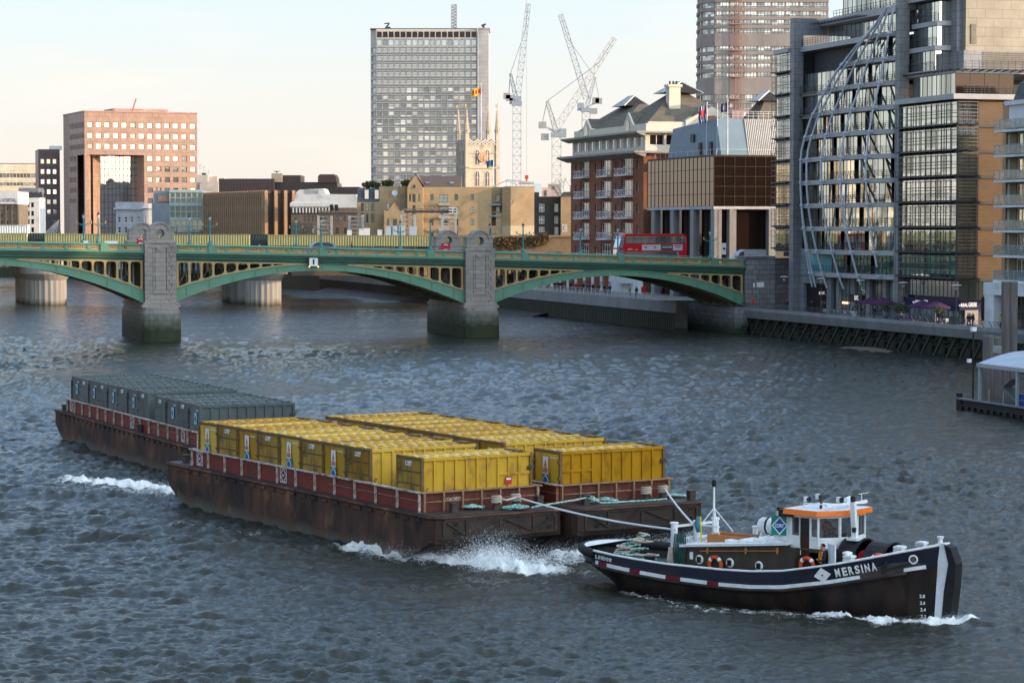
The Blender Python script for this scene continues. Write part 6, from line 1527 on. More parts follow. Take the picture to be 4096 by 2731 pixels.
Y1 = 560; t = city("pale_block", "small pale blocks seen between the brick wharf and the dark terrace", 1232, Y1, 0); X2 = lambda p: X((1300 + p / 1.7425) * .5742, Y1) - X(1232, Y1); z2 = lambda y: Zp(y / 1.7425 * .5742, Y1)
b = MB(); b.box(X2(1462), X2(1508), 0, 8, GZ, z2(1280), 0); b.box(X2(1505), X2(1575), 2, 9, GZ, z2(1305), 1); b.box(X2(1560), X2(1650), 6, 12, GZ, z2(1282), 2); b.build("wall", [pm("white_panel", (.6, .64, .66)), pm("pink_render", (.5, .36, .3)), M_conc], t)
q = MB(); q.box(X2(1525), X2(1545), 1.9, 2.1, z2(1365), z2(1325)); q.box(X2(1588), X2(1604), 5.9, 6.1, z2(1315), z2(1297)); q.build("window", M_gld, t)
# --- pale slab tower
Y1 = 905; t = city("slab_tower", "tall pale slab office tower with close rows of windows", 866, Y1, 0); X2 = lambda p: X((1300 + p / 1.7425) * .5742, Y1) - X(866, Y1); z2 = lambda y: Zp(y / 1.7425 * .5742, Y1)
w = X2(1060); n = 17; cw = w / n; fh = z2(330) - z2(385.8)
fr_ = []
for j in range(22):
 zt1 = z2(330) - j * fh
 if zt1 < 8: break
 for c in range(n): fr_.append((c * cw + .16, (c + 1) * cw - .16, zt1 - 2.05, zt1 - .1))
top_ = [(c * cw + .2, (c + 1) * cw - .2, z2(262), z2(222)) for c in range(n)] + [(c * cw + .2, (c + 1) * cw - .2, z2(318), z2(276)) for c in range(n)]
b = MB(); facade(b, (0, 0), (1, 0), w, GZ, z2(205), fr_ + top_, .45)
lw = X2(318) ; sl = [(.3, 5.0, z2(330) - j * fh - 2.05, z2(330) - j * fh - .1) for j in range(22) if z2(330) - j * fh > 8]
pl_ = Vector((-lw, 0)); Lc = math.hypot(lw, 4.5); facade(b, (lw, 4.5), (-lw, -4.5), Lc, GZ, z2(208), [(.4, Lc - .4, r[2], r[3]) for r in sl], .4)
b.quad((w, 0, GZ), (w, 20, GZ), (w, 20, z2(205)), (w, 0, z2(205))); b.quad((w, 20, GZ), (lw, 20, GZ), (lw, 20, z2(205)), (w, 20, z2(205))); b.quad((lw, 20, GZ), (lw, 4.5, GZ), (lw, 4.5, z2(208)), (lw, 20, z2(208)))
M_slab = pm("pale_tower_stone", (.58, .49, .41), (.52, .44, .37), scale=.25, rough=.7)
b.build("wall", M_slab, t)
b = MB()
for j in range(23):
 z = z2(330) - j * fh;
 if z < 6: break
 b.box(-.1, w + .1, -.22, 0, z - .02, z + .24); b.box(-.05, w + .05, -.1, 0, z - 2.62, z - 2.15, 1)
b.build("storey_ledges", [M_slab, M_fg], t)
windows(t, (0, 0), (1, 0), fr_, .45, [M_fg, M_glt], nx=1, nz=2, fw=.12); windows(t, (0, 0), (1, 0), top_[:n], .45, [M_fd, M_glk], fw=.1, name="top_window"); windows(t, (0, 0), (1, 0), top_[n:], .45, [M_fg, M_glbl], fw=.1, name="upper_window")
windows(t, (lw, 4.5), (-lw, -4.5), [(.4, Lc - .4, r[2], r[3]) for r in sl], .4, [M_fg, M_glbl], nx=3, nz=1, fw=.12, name="corner_window")
b = MB(); b.box(w + .5, X2(1142), -1.5, 18, GZ, z2(205)); b.box(w + .3, X2(1150), -1.8, 18.5, z2(205), z2(198)); b.build("stair_core", masonry("pale_core_panels", (.44, .40, .37), (.47, .43, .4), (.3, .28, .26), bw=20, bh=1.5, ms=.06), t)
b = MB(); b.box(lw, w, .3, 20, z2(205), z2(198)); b.build("roof", M_flat, t)
b = MB(); b.bar((X2(420), 3, z2(198)), (X2(450), 3, z2(160)), .5); b.bar((X2(415), 3, z2(162)), (X2(450), 3, z2(158)), .4); b.box(X2(430), X2(458), 2, 5, z2(205), z2(185)); b.bar((X2(1105), 3, z2(198)), (X2(1105), 3, z2(165)), .8); b.bar((X2(1090), 3, z2(178)), (X2(1122), 3, z2(165)), .6); b.build("cleaning_cradle_gantry", M_fd, t)
def lattice(mb, p, q, w0, w1, nb, r, m=0):
 """square lattice boom from p to q"""
 p, q = Vector(p), Vector(q); d = (q - p).normalized(); u = Vector((0, 1, 0)); u = (u - d * u.dot(d)).normalized(); v = d.cross(u)
 def c(i, k):
  f = i / nb; w_ = (w0 + (w1 - w0) * f) / 2; s = ((-1, -1), (1, -1), (1, 1), (-1, 1))[k]; return p.lerp(q, f) + u * s[0] * w_ + v * s[1] * w_
 for k in range(4):
  mb.bar(c(0, k), c(nb, k), r, r, m)
  for i in range(nb):
   a_, b_ = (k, (k + 1) % 4) if i % 2 == 0 else ((k + 1) % 4, k)
   mb.bar(c(i, a_), c(i + 1, b_), r * .6, r * .6, m); mb.bar(c(i + 1, k), c(i + 1, (k + 1) % 4), r * .55, r * .55, m)
M_mast = pm("white_lattice_paint", (.40, .42, .43), (.34, .36, .37), scale=1.5, rough=.5); M_mastw = pm("sunlit_lattice_white", (.5, .46, .41), (.44, .41, .37), scale=1.5, rough=.5)  # second white warmed: sunlight on the crane put into the colour
b = MB(); lattice(b, (X2(898), 8, z2(203)), (X2(898), 8, z2(20)), 2.0, 2.0, 16, .28); b.build("roof_mast", M_mast, t)
# --- cathedral tower
Y1 = 640; t = city("church_tower", "pale stone church tower with pinnacles, chequered battlements and a gilded clock", 1071.5, Y1, 20); a = R(20); W6 = lambda p: wid(1071.5, (1200 + p / 2.24) * .5742, Y1, a); z6 = lambda y: Zp((300 + y / 2.24) * .5742, Y1)
w = W6(1775); k0 = ((1200 + 1412 / 2.24) * .5742 - 1176) / 5553; dl = (X(1071.5, Y1) - k0 * Y1) / (math.sin(a) + k0 * math.cos(a)); dl = min(max(dl, 6), 12)
M_church = masonry("church_stone", (.45, .37, .27), (.53, .45, .34), (.34, .28, .21), bw=.7, bh=.4, ms=.03, c3=(.28, .22, .17)); M_chw = pm("church_white_stone", (.62, .57, .5), (.5, .45, .4), scale=2)
M_flint = pm("dark_flint", (.10, .08, .07), (.14, .11, .09), scale=3)
b = MB(); b.box(0, w, 0, dl, GZ, z6(620)); b.box(-.35, w + .35, -.35, dl + .35, z6(838), z6(826)); b.box(-.2, w + .2, -.2, dl + .2, z6(628), z6(618))
for x, y in ((-.35, -.35), (w - .65, -.35), (-.35, dl - .65), (w - .65, dl - .65)): b.box(x, x + 1.0, y, y + 1.0, GZ, z6(520))
b.box(-.3, w + .3, -.3, 0, z6(700), z6(696)); b.build("tower_wall", M_church, t)
# battlements in chequers
b = MB(); nch = 16; ch = (z6(575) - z6(620)) / 4
for face, L in ((0, w), (1, dl)):
 for i in range(nch):
  for j in range(4):
   if j == 3 and (i // 2) % 2 == 1: continue
   a0, a1 = L * i / nch, L * (i + 1) / nch; z0_ = z6(620) + j * ch; mm = (i + j) % 2
   if face == 0: b.box(a0, a1, -.2, .25, z0_, z0_ + ch, mm)
   else: b.box(-.2, .25, a0, a1, z0_, z0_ + ch, mm)
b.box(w - .25, w + .2, 0, dl, z6(620), z6(590), 0); b.box(0, w, dl - .25, dl + .2, z6(620), z6(590), 0); b.build("battlement", [M_chw, M_flint], t)
def pinn(x, y, lean=0):
 q = MB(); q.lathe([(.75, z6(520)), (.75, z6(500)), (.95, z6(498)), (.95, z6(492)), (.62, z6(488)), (.1, z6(300)), (.04, z6(295))], (x, y, 0), 8)
 for i in range(9):
  z = z6(480 - i * 19); r_ = .62 * (1 - i / 10) + .08
  for k in range(4): q.cbox((x + r_ * math.cos(k * math.pi / 2 + .78), y + r_ * math.sin(k * math.pi / 2 + .78), z), (.16, .16, .2))
 o = q.build("pinnacle", M_church, t); v = MB(); v.tube([(x, y, z6(298)), (x, y, z6(248))], .07, 5); v.box(x - .5, x + .02, y - .03, y + .03, z6(285), z6(262)); v.build("weather_vane", M_gold, o)
for x, y in ((.15, .15), (w - .15, .15), (.15, dl - .15), (w - .15, dl - .15)): pinn(x, y)
def gothic(x, z0_, z1_, wd, off, side=False):
 q = MB(); k = 7; hw = wd / 2; zs_ = z1_ - wd * .9
 arc = [(hw, z0_), (hw, zs_)] + [(hw - (2 * hw) * (1 - math.cos(t_)) * .5 * 1.0 if False else hw * math.cos(t_) if t_ < 9 else 0, zs_ + wd * .9 * math.sin(t_)) for t_ in np.linspace(.15, math.pi / 2, k)]
 L_ = [(-x_, z_) for x_, z_ in arc[::-1]][1:]
 poly = [(x + u, z_) for u, z_ in arc + L_]
 q.prism(poly, 'y', off - .05, off + .1, 1)
 big = [(x + u * 1.35, z0_ if z_ == z0_ else z_ + (wd * .18)) for u, z_ in arc + L_]; q.prism(big, 'y', off, off + .12, 0)
 q.box(x - .07, x + .07, off - .12, off, z0_, z1_ - .2, 0); q.bar((x - hw * .7, off - .08, z0_ + (z1_ - z0_) * .55), (x + hw * .7, off - .08, z0_ + (z1_ - z0_) * .55), .1)
 return q
for px_ in (1589, 1679):
 for y0, y1 in ((800, 668), (992, 860)):
  gothic(W6(px_), z6(y0), z6(y1), W6(1608) - W6(1570), -.1).build("belfry_window", [M_chw, M_flint], t)
for yy in (dl * .35, dl * .68):
 for y0, y1 in ((800, 668), (992, 860)):
  q = gothic(0, z6(y0), z6(y1), 1.0, -.1); q.v = [(y_ , yy + x_, z_) for x_, y_, z_ in q.v]; q.build("belfry_window", [M_chw, M_flint], t)
q = MB(); q.lathe([(1.32, 0), (1.32, .2)], (W6(1633), -.35, z6(735)), 26, 0, Matrix.Rotation(R(90), 3, 'X'));
for i in range(12): an_ = i * math.pi / 6; q.cbox((W6(1633) + 1.1 * math.cos(an_), -.58, z6(735) + 1.1 * math.sin(an_)), (.16, .05, .16), 1)
q.lathe([(.75, 0), (.75, .06)], (W6(1633), -.56, z6(735)), 20, 1, Matrix.Rotation(R(90), 3, 'X')); q.bar((W6(1633), -.68, z6(735)), (W6(1640), -.68, z6(772)), .12, .05, 2); q.bar((W6(1633), -.68, z6(735)), (W6(1650), -.68, z6(722)), .14, .05, 2)
q.build("clock", [pm("copper_pink", (.5, .28, .18)), M_gold, M_flint], t)
def flag(x, y, z0_, z1_, fz0, fz1, fw, cols, lab, stripes='v', parent_loc=None):
 r = thing("flagpole", lab, "flag", (x, y, z0_)); q = MB(); q.tube([(0, 0, 0), (0, 0, z1_ - z0_)], [.14, .07], 6); q.ball((0, 0, z1_ - z0_), .14, 8); q.build("pole", M_fw, r)
 q = MB(); n_ = 10
 for i in range(n_):
  for j in range(4):
   def P(i_, j_):
    u = i_ / n_; return (-fw * u, .25 * math.sin(u * 7) * u, (fz1 - (fz1 - fz0) * j_ / 4) - z0_ - u * .55 * abs(fw) * .5)
   m_ = cols[1](i, j)
   q.quad(P(i, j), P(i + 1, j), P(i + 1, j + 1), P(i, j + 1), m=m_)
 q.build("flag", cols[0], r, smooth=True); return r
M_fred = pm("flag_red", (.5, .03, .03)); M_fyel = pm("flag_yellow", (.7, .42, .03)); M_fblu = pm("flag_blue", (.02, .05, .2)); M_fgrn = pm("flag_green", (.1, .22, .05))
px6 = lambda p: X((1200 + p / 2.24) * .5742, Y1)
flag(px6(1622), Y1 + 5, z6(600), z6(66), z6(168), z6(98), 2.6, ([M_fyel, M_fred], lambda i, j: 1 if (i % 3 != 0 and j in (1, 2)) or i == 0 else 0), "tall white flagpole with red and yellow diamond flag above the church tower")
flag(px6(1738), Y1 - 18, z6(1000), z6(768), z6(835), z6(775), 1.7, ([M_fblu, M_fgrn], lambda i, j: 1 if j == 3 else 0), "flagpole with dark blue and green flag in front of the church tower")
# --- tower cranes
Y1 = 800; P2 = lambda px_, py_, dy=0: Vector((X((1300 + px_ / 1.7425) * .5742, Y1), Y1 + dy, Zp(py_ / 1.7425 * .5742, Y1)))
def crane(lab, tx, ty0, ty1, jib0, jib1, apex, counter, cab, weights, mat, bend=None):
 base = P2(tx, ty0); r = thing("tower_crane", lab, "crane", (base.x, base.y, 8)); inv = Vector((base.x, base.y, 8))
 q = MB(); bw_ = 5.2 * 36 / 58; top_ = P2(tx, ty1) - inv
 lattice(q, (0, 0, 0), (0, 0, top_.z), 2.7, 2.7, int(top_.z / 2.7), .22); q.build("mast", mat, r)
 q = MB(); q.cbox((0, 0, top_.z + .6), (3.4, 3, 1.4)); q.cbox(P2(*cab) - inv, (2.2, 2.2, 2.6)); q.build("cab", [pm("crane_cab_grey", (.3, .34, .36))], r)
 q = MB(); a_, b_ = P2(*jib0) - inv, P2(*jib1) - inv; L = (b_ - a_).length; lattice(q, a_, b_, 2.0, 1.5, int(L / 2.3), .2); q.build("jib", mat, r)
 q = MB(); ap = P2(*apex) - inv; c_ = P2(*counter) - inv
 lattice(q, (0, 0, top_.z + 1.2), ap, 1.4, .8, 5, .26); q.bar((0, 0, top_.z + 1.3), c_, 1.0, .6); q.bar(c_, ap, .28); q.build("a_frame", mat, r)
 q = MB()
 for wx, wy in weights: q.cbox(P2(wx, wy) - inv, (2.3, 2.0, 1.9))
 q.build("counterweight", M_conc, r)
 q = MB(); q.tube([ap, a_.lerp(b_, .72), b_], .09, 5); q.build("stay_rope", M_fg, r)
 return r
crane("grey-white luffing crane standing alone right of the slab tower, jib nearly upright", 1337, 1250, 735, (1340, 690), (1417, 30), (1292, 515), (1280, 680), (1345, 700), ((1268, 670), (1285, 684), (1310, 705)), M_mast)
Y1 = 720; crane("sunlit white luffing crane with its jib leaning right", 1613, 1285, 955, (1618, 885), (2015, 268), (1548, 705), (1510, 872), (1655, 928), ((1515, 872), (1532, 955), (1625, 935)), M_mastw)
Y1 = 830; crane("grey luffing crane rising behind the red brick block, jib leaning left", 1818, 870, 780, (1822, 690), (1640, 105), (1880, 540), (1910, 700), (1780, 745), ((1885, 700), (1905, 705), (1872, 775)), M_mast)
# crane hook block
Y1 = 800; q = MB(); h_ = P2(1405, 1235); q.tube([(0, 0, 0), (0, 0, 60)], .05, 4); q.cbox((0, 0, 0), (1.2, .6, 1.2), 1); q.lathe([(.2, -1.6), (.3, -1.0), (.2, -.6)], (0, 0, 0), 8, 1)
o = q.build("crane_hook", [M_fg, pm("hook_red", (.5, .06, .03))]); o.location = h_; tag(o, "red crane hook block hanging on its line beside the slab tower", "crane hook")
# --- concrete hospital tower behind the riverside offices
Y1 = 850; t = city("concrete_tower", "tall brown-grey concrete tower with window bands and a red hoist", 1639, Y1, 0); X5 = lambda p: X((2800 + p / 1.742) * .5742, Y1) - X(1639, Y1); z5 = lambda y: Zp(y / 1.742 * .5742, Y1)
w = X5(885) - X5(95); M_brut = pm("brown_grey_concrete", (.30, .255, .225), (.245, .21, .185), scale=.35, rough=.85, stretch=(1, 1, .3), c3=(.17, .15, .135), c3_scale=.25, c3_cut=(.55, .7))
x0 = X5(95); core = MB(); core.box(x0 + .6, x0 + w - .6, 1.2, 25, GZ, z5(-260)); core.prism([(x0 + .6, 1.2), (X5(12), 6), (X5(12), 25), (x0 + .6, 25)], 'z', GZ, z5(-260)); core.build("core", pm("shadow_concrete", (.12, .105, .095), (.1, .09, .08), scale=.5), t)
ys = [-205, -145, -85, -25, 35, 97, 157, 217, 341, 402, 462, 522, 678, 740, 800]
b = MB()
def band(y0, y1):
 b.prism([(x0, 0), (x0 + w, 0), (x0 + w, 25), (X5(5), 25), (X5(-2), 5.5)], 'z', z5(y1), z5(y0))
prev = -260
for y in ys: band(prev + (0 if prev == -260 else 0), y - 18); prev = y + 18
band(prev, prev + 30); b.build("spandrel_band", M_brut, t)
for y in ys:
 q = MB(); zz0, zz1 = z5(y + 18), z5(y - 18); q.quad((x0 + .4, .9, zz0), (x0 + w - .4, .9, zz0), (x0 + w - .4, .9, zz1), (x0 + .4, .9, zz1), m=0)
 for i in range(33): x = x0 + .4 + (w - .8) * i / 32; q.box(x - (.35 if i % 4 == 0 else .08), x + (.35 if i % 4 == 0 else .08), .55, .9, zz0, zz1, 2 if i % 4 == 0 else 1)
 q.box(x0 + .2, x0 + w - .2, .2, .35, zz0 + .25, zz0 + .45, 1)
 q.quad((X5(6), 6.5, zz0), (x0 - .1, .95, zz0), (x0 - .1, .95, zz1), (X5(6), 6.5, zz1), m=0); q.build("window_band", [M_glt, M_fg, M_brut], t)
q = MB(); M_hoist = pm("hoist_red", (.40, .22, .18), (.34, .18, .15), scale=2)
lattice(q, (X5(252), -1.5, GZ), (X5(252), -1.5, z5(-60)), 1.4, 1.4, 60, .13)
for y in (172, 354, 538, 692, -10): q.box(X5(205), X5(285), -2.4, -.3, z5(y + 3), z5(y - 3))
for p_ in (218, 284): q.tube([(X5(p_), -1.5, GZ), (X5(p_), -1.5, z5(-60))], .12, 5)
q.box(X5(215), X5(285), -3, 0, z5(830), z5(775)); q.build("hoist", M_hoist, t)
# ------------------------------------------------------------------ right bank: ground, quay walls
def tpx(px, s):
 k = (px - 1176) / 5553; c, sn = math.cos(BA), math.sin(BA)
 return (BO[0] + c * s - k * (BO[1] + sn * s)) / (sn + k * c)
def Yb(s, t): return BO[1] + math.sin(BA) * s + math.cos(BA) * t
def zb(py, s, t): return Zp(py, Yb(s, t))
def bank(name, label, cat="building"): return thing(name, label, cat, (BO[0], BO[1], 0), BA)
M_mud = pm("foreshore_mud", (.026, .022, .017), (.04, .032, .025), scale=1.2, rough=.7, c3=(.03, .034, .018), c3_scale=.5, bump=.8, bscale=4)
M_gravel = pm("foreshore_gravel", (.10, .075, .055), (.16, .125, .1), scale=5, rough=.9, bump=1, bscale=9)
def gridmesh(name, xs, ys, fz, mat, label):
 b = MB(); b.v = [(x, y, fz(x, y)) for y in ys for x in xs]; n = len(xs)
 b.f = [(j * n + i, j * n + i + 1, (j + 1) * n + i + 1, (j + 1) * n + i) for j in range(len(ys) - 1) for i in range(n - 1)]; b.m = [0] * len(b.f)
 o = b.build(name, mat, smooth=True); o.location = (BO[0], BO[1], 0); o.rotation_euler = (0, 0, BA); return struct(o, label)
b = MB()
b.box(84.9, 420, -700, -.6, -3, 3.3); b.box(100, 420, -.6, 17.4, -3, 3.3); o = b.build("riverside_walk", M_pave); o.location = (BO[0], BO[1], 0); o.rotation_euler = (0, 0, BA); struct(o, "grey paved riverside walk above the quay wall")
b = MB(); b.box(77.7, 420, 17.5, 420, -3, 4.2); o = b.build("downstream_quay", M_pave); o.location = (BO[0], BO[1], 0); o.rotation_euler = (0, 0, BA); struct(o, "paved quay beyond the bridge")
b = MB(); b.prism([(-420, 800), (-150, 742), (-95, 690), (-46, 588), (-30, 545), (150, 545), (150, 1500), (-420, 1500)], 'z', -3, GZ); o = b.build("far_bank_ground", M_pave); struct(o, "ground of the far city bank")
nz_ = random.Random(3)
gridmesh("foreshore", [76, 77.5, 79, 80.5, 82, 83.5, 85.2], [float(t) for t in np.arange(-150, -1, 1.5)], lambda s, t: -.75 + (s - 77) * .095 + .2 * math.exp(-((t + 47) / 16) ** 2) + nz_.uniform(-.08, .08), M_mud, "dark muddy foreshore under the quay wall")
gridmesh("foreshore_gravel", [77.5, 79, 80.5, 82, 83.5], [float(t) for t in np.arange(-64, -34, 1.0)], lambda s, t: -.45 + .75 * math.exp(-((t + 48) / 9) ** 2 - ((s - 81) / 2.6) ** 2) + nz_.uniform(-.06, .06), M_gravel, "brown gravel bank at the water's edge")
# upstream quay wall: leaning concrete parapet over old raking timbers
q = bank("quay_wall", "long pale concrete quay wall with a railing above dark mossy timbers", "wall")
M_cq = pm("quay_concrete", (.26, .262, .255), (.21, .213, .205), scale=.5, rough=.8, stretch=(1, 1, .4), c3=(.19, .2, .18), c3_scale=.6, c3_cut=(.56, .75))
b = MB(); tA, tB = -170, 1.5; nseg = 36
for i in range(nseg):
 t0, t1 = tB + (tA - tB) * i / nseg, tB + (tA - tB) * (i + 1) / nseg
 g = .025
 b.prism([(84.9, 2.25), (84.15, 2.25), (83.75, 3.3), (83.8, 3.72), (84.3, 3.74), (84.9, 3.4)], 'y', t1 + g, t0 - g)
b.build("parapet", M_cq, q)
b = MB(); b.box(84.7, 84.95, tA, tB, -3, 2.4); b.build("old_river_wall", masonry("mossy_wall", (.035, .036, .024), (.045, .045, .028), (.02, .02, .016), bw=1.6, bh=.5, rough=.85, c3=(.03, .04, .012)), q)
tm = MB(); tm.bar((84.4, .2, 2.2), (82.2, -.9, -.7), .26, .28); tm.bar((84.6, -1.0, 1.55), (83.4, 1.3, 1.15), .2, .22); tm.bar((84.55, 0, 2.25), (84.45, 0, -.8), .3, .3)
me = tm.mesh("raking_timber", [pm("wet_timber", (.016, .015, .010), (.022, .021, .013), scale=3, rough=.7, c3=(.024, .034, .012), c3_scale=1.5)])
for i in range(26): place(me, "raking_timber", q, Matrix.Translation((0, -3 - i * 3.3, nz_.uniform(-.15, .1))))
b = MB()
for i in range(86): t = tB - 2 * i; b.bar((84.25, t, 3.7), (83.85, t, 4.45), .06, .06)
for zz, ss in ((4.45, 83.85), (4.2, 83.98), (3.95, 84.11)): b.bar((ss, tA, zz), (ss, tB, zz), .06, .05)
b.build("railing", pm("galvanised_dark", (.13, .14, .15)), q)
# downstream quay wall: concrete cap on ribbed sheet piling
q = bank("quay_wall", "quay wall of ribbed mossy sheet piling with concrete cap seen under the bridge arches", "wall")
b = MB(); b.box(77.2, 77.75, 10, 300, 2.6, 4.25); b.build("cap", M_cq, q)
M_pile = pm("mossy_sheet_pile", (.04, .042, .03), (.055, .05, .035), scale=.8, rough=.7, stretch=(3, 3, .3), c3=(.045, .06, .02), c3_scale=.7)
b = MB(); prof = []
t = 10
while t < 300: prof += [(77.5, t), (77.3, t + .15), (77.3, t + .5), (77.5, t + .65)]; t += .9
b.loft([[(x, y, z) for x, y in prof] for z in (-2, 2.6)], 0, caps=False, closed=False); b.build("sheet_piling", M_pile, q)
b = MB()
for i in range(110): t = 12 + i * 2.0; b.tube([(77.5, t, 4.2), (77.5, t, 5.25)], .03, 5)
for z in (4.6, 4.9, 5.25): b.tube([(77.5, 12, z), (77.5, 230, z)], .025, 5)
b.build("railing", M_fw, q)
gridmesh("foreshore_downstream", [70, 72, 74, 76, 77.6], [float(t) for t in np.arange(70, 240, 3)], lambda s, t: -.7 + (s - 70) * .18 + nz_.uniform(-.08, .08) + (.2 if t > 120 else -.1), M_mud, "brown foreshore below the downstream quay")
b = MB(); b.prism([(-46.5, 586), (-46, 588), (-95, 690), (-150, 742), (-420, 800), (-420, 799), (-150.5, 740), (-96, 688)], 'z', -2, GZ + .8); o = b.build("far_quay_wall", M_pile); tag(o, "low dark quay wall of the far bank under the left arches", "wall")
# ------------------------------------------------------------------ railway bridge
rw = thing("railway_bridge", "railway bridge with yellow-green ribbed side panels on fluted concrete piers", "bridge", (0, 474, 0))
M_rpan = pm("yellow_green_panel", (.32, .31, .14), (.27, .265, .12), scale=.4, rough=.55); M_rdk = pm("girder_green_panel_shade", (.04, .055, .045), rough=.6)
zt2 = lambda x: 13.95 - (x + 100) * .0048
segs = [(-125, -94.9, 0.0), (-95.3, -91.2, 2.2), (-91.6, -51.3, 0.0), (-51.8, -47.4, 2.2), (-47.9, .2, 0.0)]
for (x0, x1, d) in segs:
 b = MB(); n = max(4, int((x1 - x0) / .5))
 pts = []
 for i in range(n):
  xx_ = x0 + (x1 - x0) * i / n; w_ = (x1 - x0) / n; pts += [(xx_, d), (xx_ + w_ * .3, d - .12), (xx_ + w_ * .7, d - .12), (xx_ + w_, d)]
 b.loft([[(x, y, z(x)) for x, y in pts] for z in (lambda x: zt2(x) - 2.15, zt2)], 0, caps=False, closed=False)
 b.box(x0, x1, d - .15, d + .15, zt2(x1) - 2.3, zt2(x1) - 2.12, 1); b.box(x0, x1, d - .12, d + .3, zt2(x1) - .08, zt2(x1) + .06, 0)
 b.build("side_panel", [M_rpan, M_rdk] if d == 0 else [M_rdk, M_rdk], rw)  # set-back panels take the girder colour: their shade put into the colour
b = MB(); b.box(-125, 12, 1.2, 22, 9.2, 11.6); b.box(-125, 12, 1.6, 1.9, 11.6, 13.2); b.build("girder", M_rdk, rw)
b = MB()
for i in range(46): x = -120 + i * 2.8; b.bar((x, 1.1, 10.0), (x + .55, .05, 11.7), .16, .2)
b.build("bracket", M_gold, rw)
M_fl = pm("fluted_concrete", (.31, .28, .24), (.25, .23, .2), scale=.5, rough=.85, stretch=(1, 1, .3), zband=(.1, 1.2, (.08, .075, .045)))
for pxc in (110, 604):
 xc = X(pxc, 474)
 p = MB()
 for k, yc in enumerate((0.5, 7, 13.5, 20)):
  x = xc - k * 2.3; nf = 20
  ring = lambda z, r: [(x + (r - (.18 if j % 2 else 0)) * math.cos(j * math.pi / nf), yc + (r - (.18 if j % 2 else 0)) * math.sin(j * math.pi / nf), z) for j in range(2 * nf)]
  p.loft([ring(-2, 3.55), ring(4.9, 3.55)], 0)
  p.lathe([(3.6, 4.9), (4.5, 6.1), (4.5, 9.2)], (x, yc, 0), 28)
 p.build("pier", M_fl, rw)
def simple(name, label, cat, loc_, rz, parts, group=None):
 r = thing(name, label, cat, loc_, rz, group)
 for nm, fn, mats in parts:
  b = MB(); fn(b); b.build(nm, mats, r)
 return r
M_cab = pm("white_cabinet", (.72, .72, .7), (.62, .62, .6), scale=2)
for i, px_ in enumerate((802, 830, 842, 872, 893, 906.5, 921, 948)):
 s_ = (.75, .9, 1.0, .8, 1.25, 1.3, 1.3, 1.25)[i]
 simple("trackside_cabinet", "white trackside cabinet on the railway bridge, %s from the left" % ("first", "second", "third", "fourth", "fifth", "sixth", "seventh", "eighth")[i], "cabinet", (X(px_, 476), 476.5, 13.0), 0,
     [("cabinet", lambda b: b.box(-.5 * s_, .6 * s_, -.4, .4, 0, 1.6 * s_ + .3), M_cab), ("lid", lambda b: b.box(-.55 * s_, .65 * s_, -.45, .45, 1.6 * s_ + .3, 1.6 * s_ + .4), M_fw)], "white trackside cabinets")
t = simple("site_cabin", "long white corrugated cabin on the railway at the far left", "cabin", (X(-20, 480), 480, 13.0), 0, [("cabin", lambda b: b.prism([(x, (0 if int(x * 4) % 2 else .12)) for x in np.arange(0, X(64, 480) - X(-20, 480), .25)] + [(X(64, 480) - X(-20, 480), 2.4), (0, 2.4)], 'z', .2, Zp(518, 480) - 13.0), M_cab), ("roof", lambda b: b.box(-.1, X(64.5, 480) - X(-20, 480), -.1, 2.5, Zp(518, 480) - 13.0, Zp(517, 480) - 13.0), M_fw)])
# signal gantries over the tracks
def gantry(lab, x0p, x1p, ytop, ybot, posts, Y):
 r = thing("signal_gantry", lab, "gantry", (X(x0p, Y), Y, 12), 0); xx = lambda p: X(p, Y) - X(x0p, Y); z = lambda y: Zp(y, Y) - 12
 b = MB(); b.box(0, xx(x1p), -.7, .7, z(ybot), z(ybot) + .5); b.build("walkway", M_fd, r)
 b = MB()
 n = 26
 for i in range(n + 1): x = xx(x1p) * i / n; b.bar((x, -.7, z(ybot) + .5), (x, -.7, z(ytop)), .12 if i % 3 else .28)
 b.bar((0, -.7, z(ytop)), (xx(x1p), -.7, z(ytop)), .1); b.bar((0, -.7, (z(ytop) + z(ybot)) / 2), (xx(x1p), -.7, (z(ytop) + z(ybot)) / 2), .08); b.build("railing", pm("rusty_rail", (.2, .15, .12)), r)
 for p_ in posts:
  b = MB(); x = xx(p_)
  for dx in (-1.35, 1.35): b.box(x + dx - .22, x + dx + .22, -.4, .4, 0, z(ybot))
  for k in range(7): b.box(x - 1.1, x + 1.1, -.15, .15, k * z(ybot) / 7 + .3, k * z(ybot) / 7 + .5)
  b.build("leg", pm("gantry_white", (.40, .385, .36)), r)
 return r, xx, z
r, xx, z = gantry("signal gantry with two dark signal heads in front of the white gabled wharf", 734, 822, 484, 493, (747, 818), 495)
b = MB()
for p_ in (764, 775): b.bar((xx(p_), -.5, z(486)), (xx(p_ - 2), -.5, z(470)), .7, .5)
b.build("signal_head", M_black, r)
r, xx, z = gantry("signal gantry with a white cage end in front of the yellow brick wharf", 929, 1044, 480, 489, (937, 1031), 492)
b = MB()
for (a_, c_) in (((1031, 478), (1050, 478)), ((1050, 478), (1050, 490)), ((1031, 490), (1050, 490)), ((1031, 484), (1050, 484)), ((1040, 478), (1040, 490))):
 b.bar((xx(a_[0]), -.9, z(a_[1])), (xx(c_[0]), -.9, z(c_[1])), .18)
b.build("cage", M_fw, r)
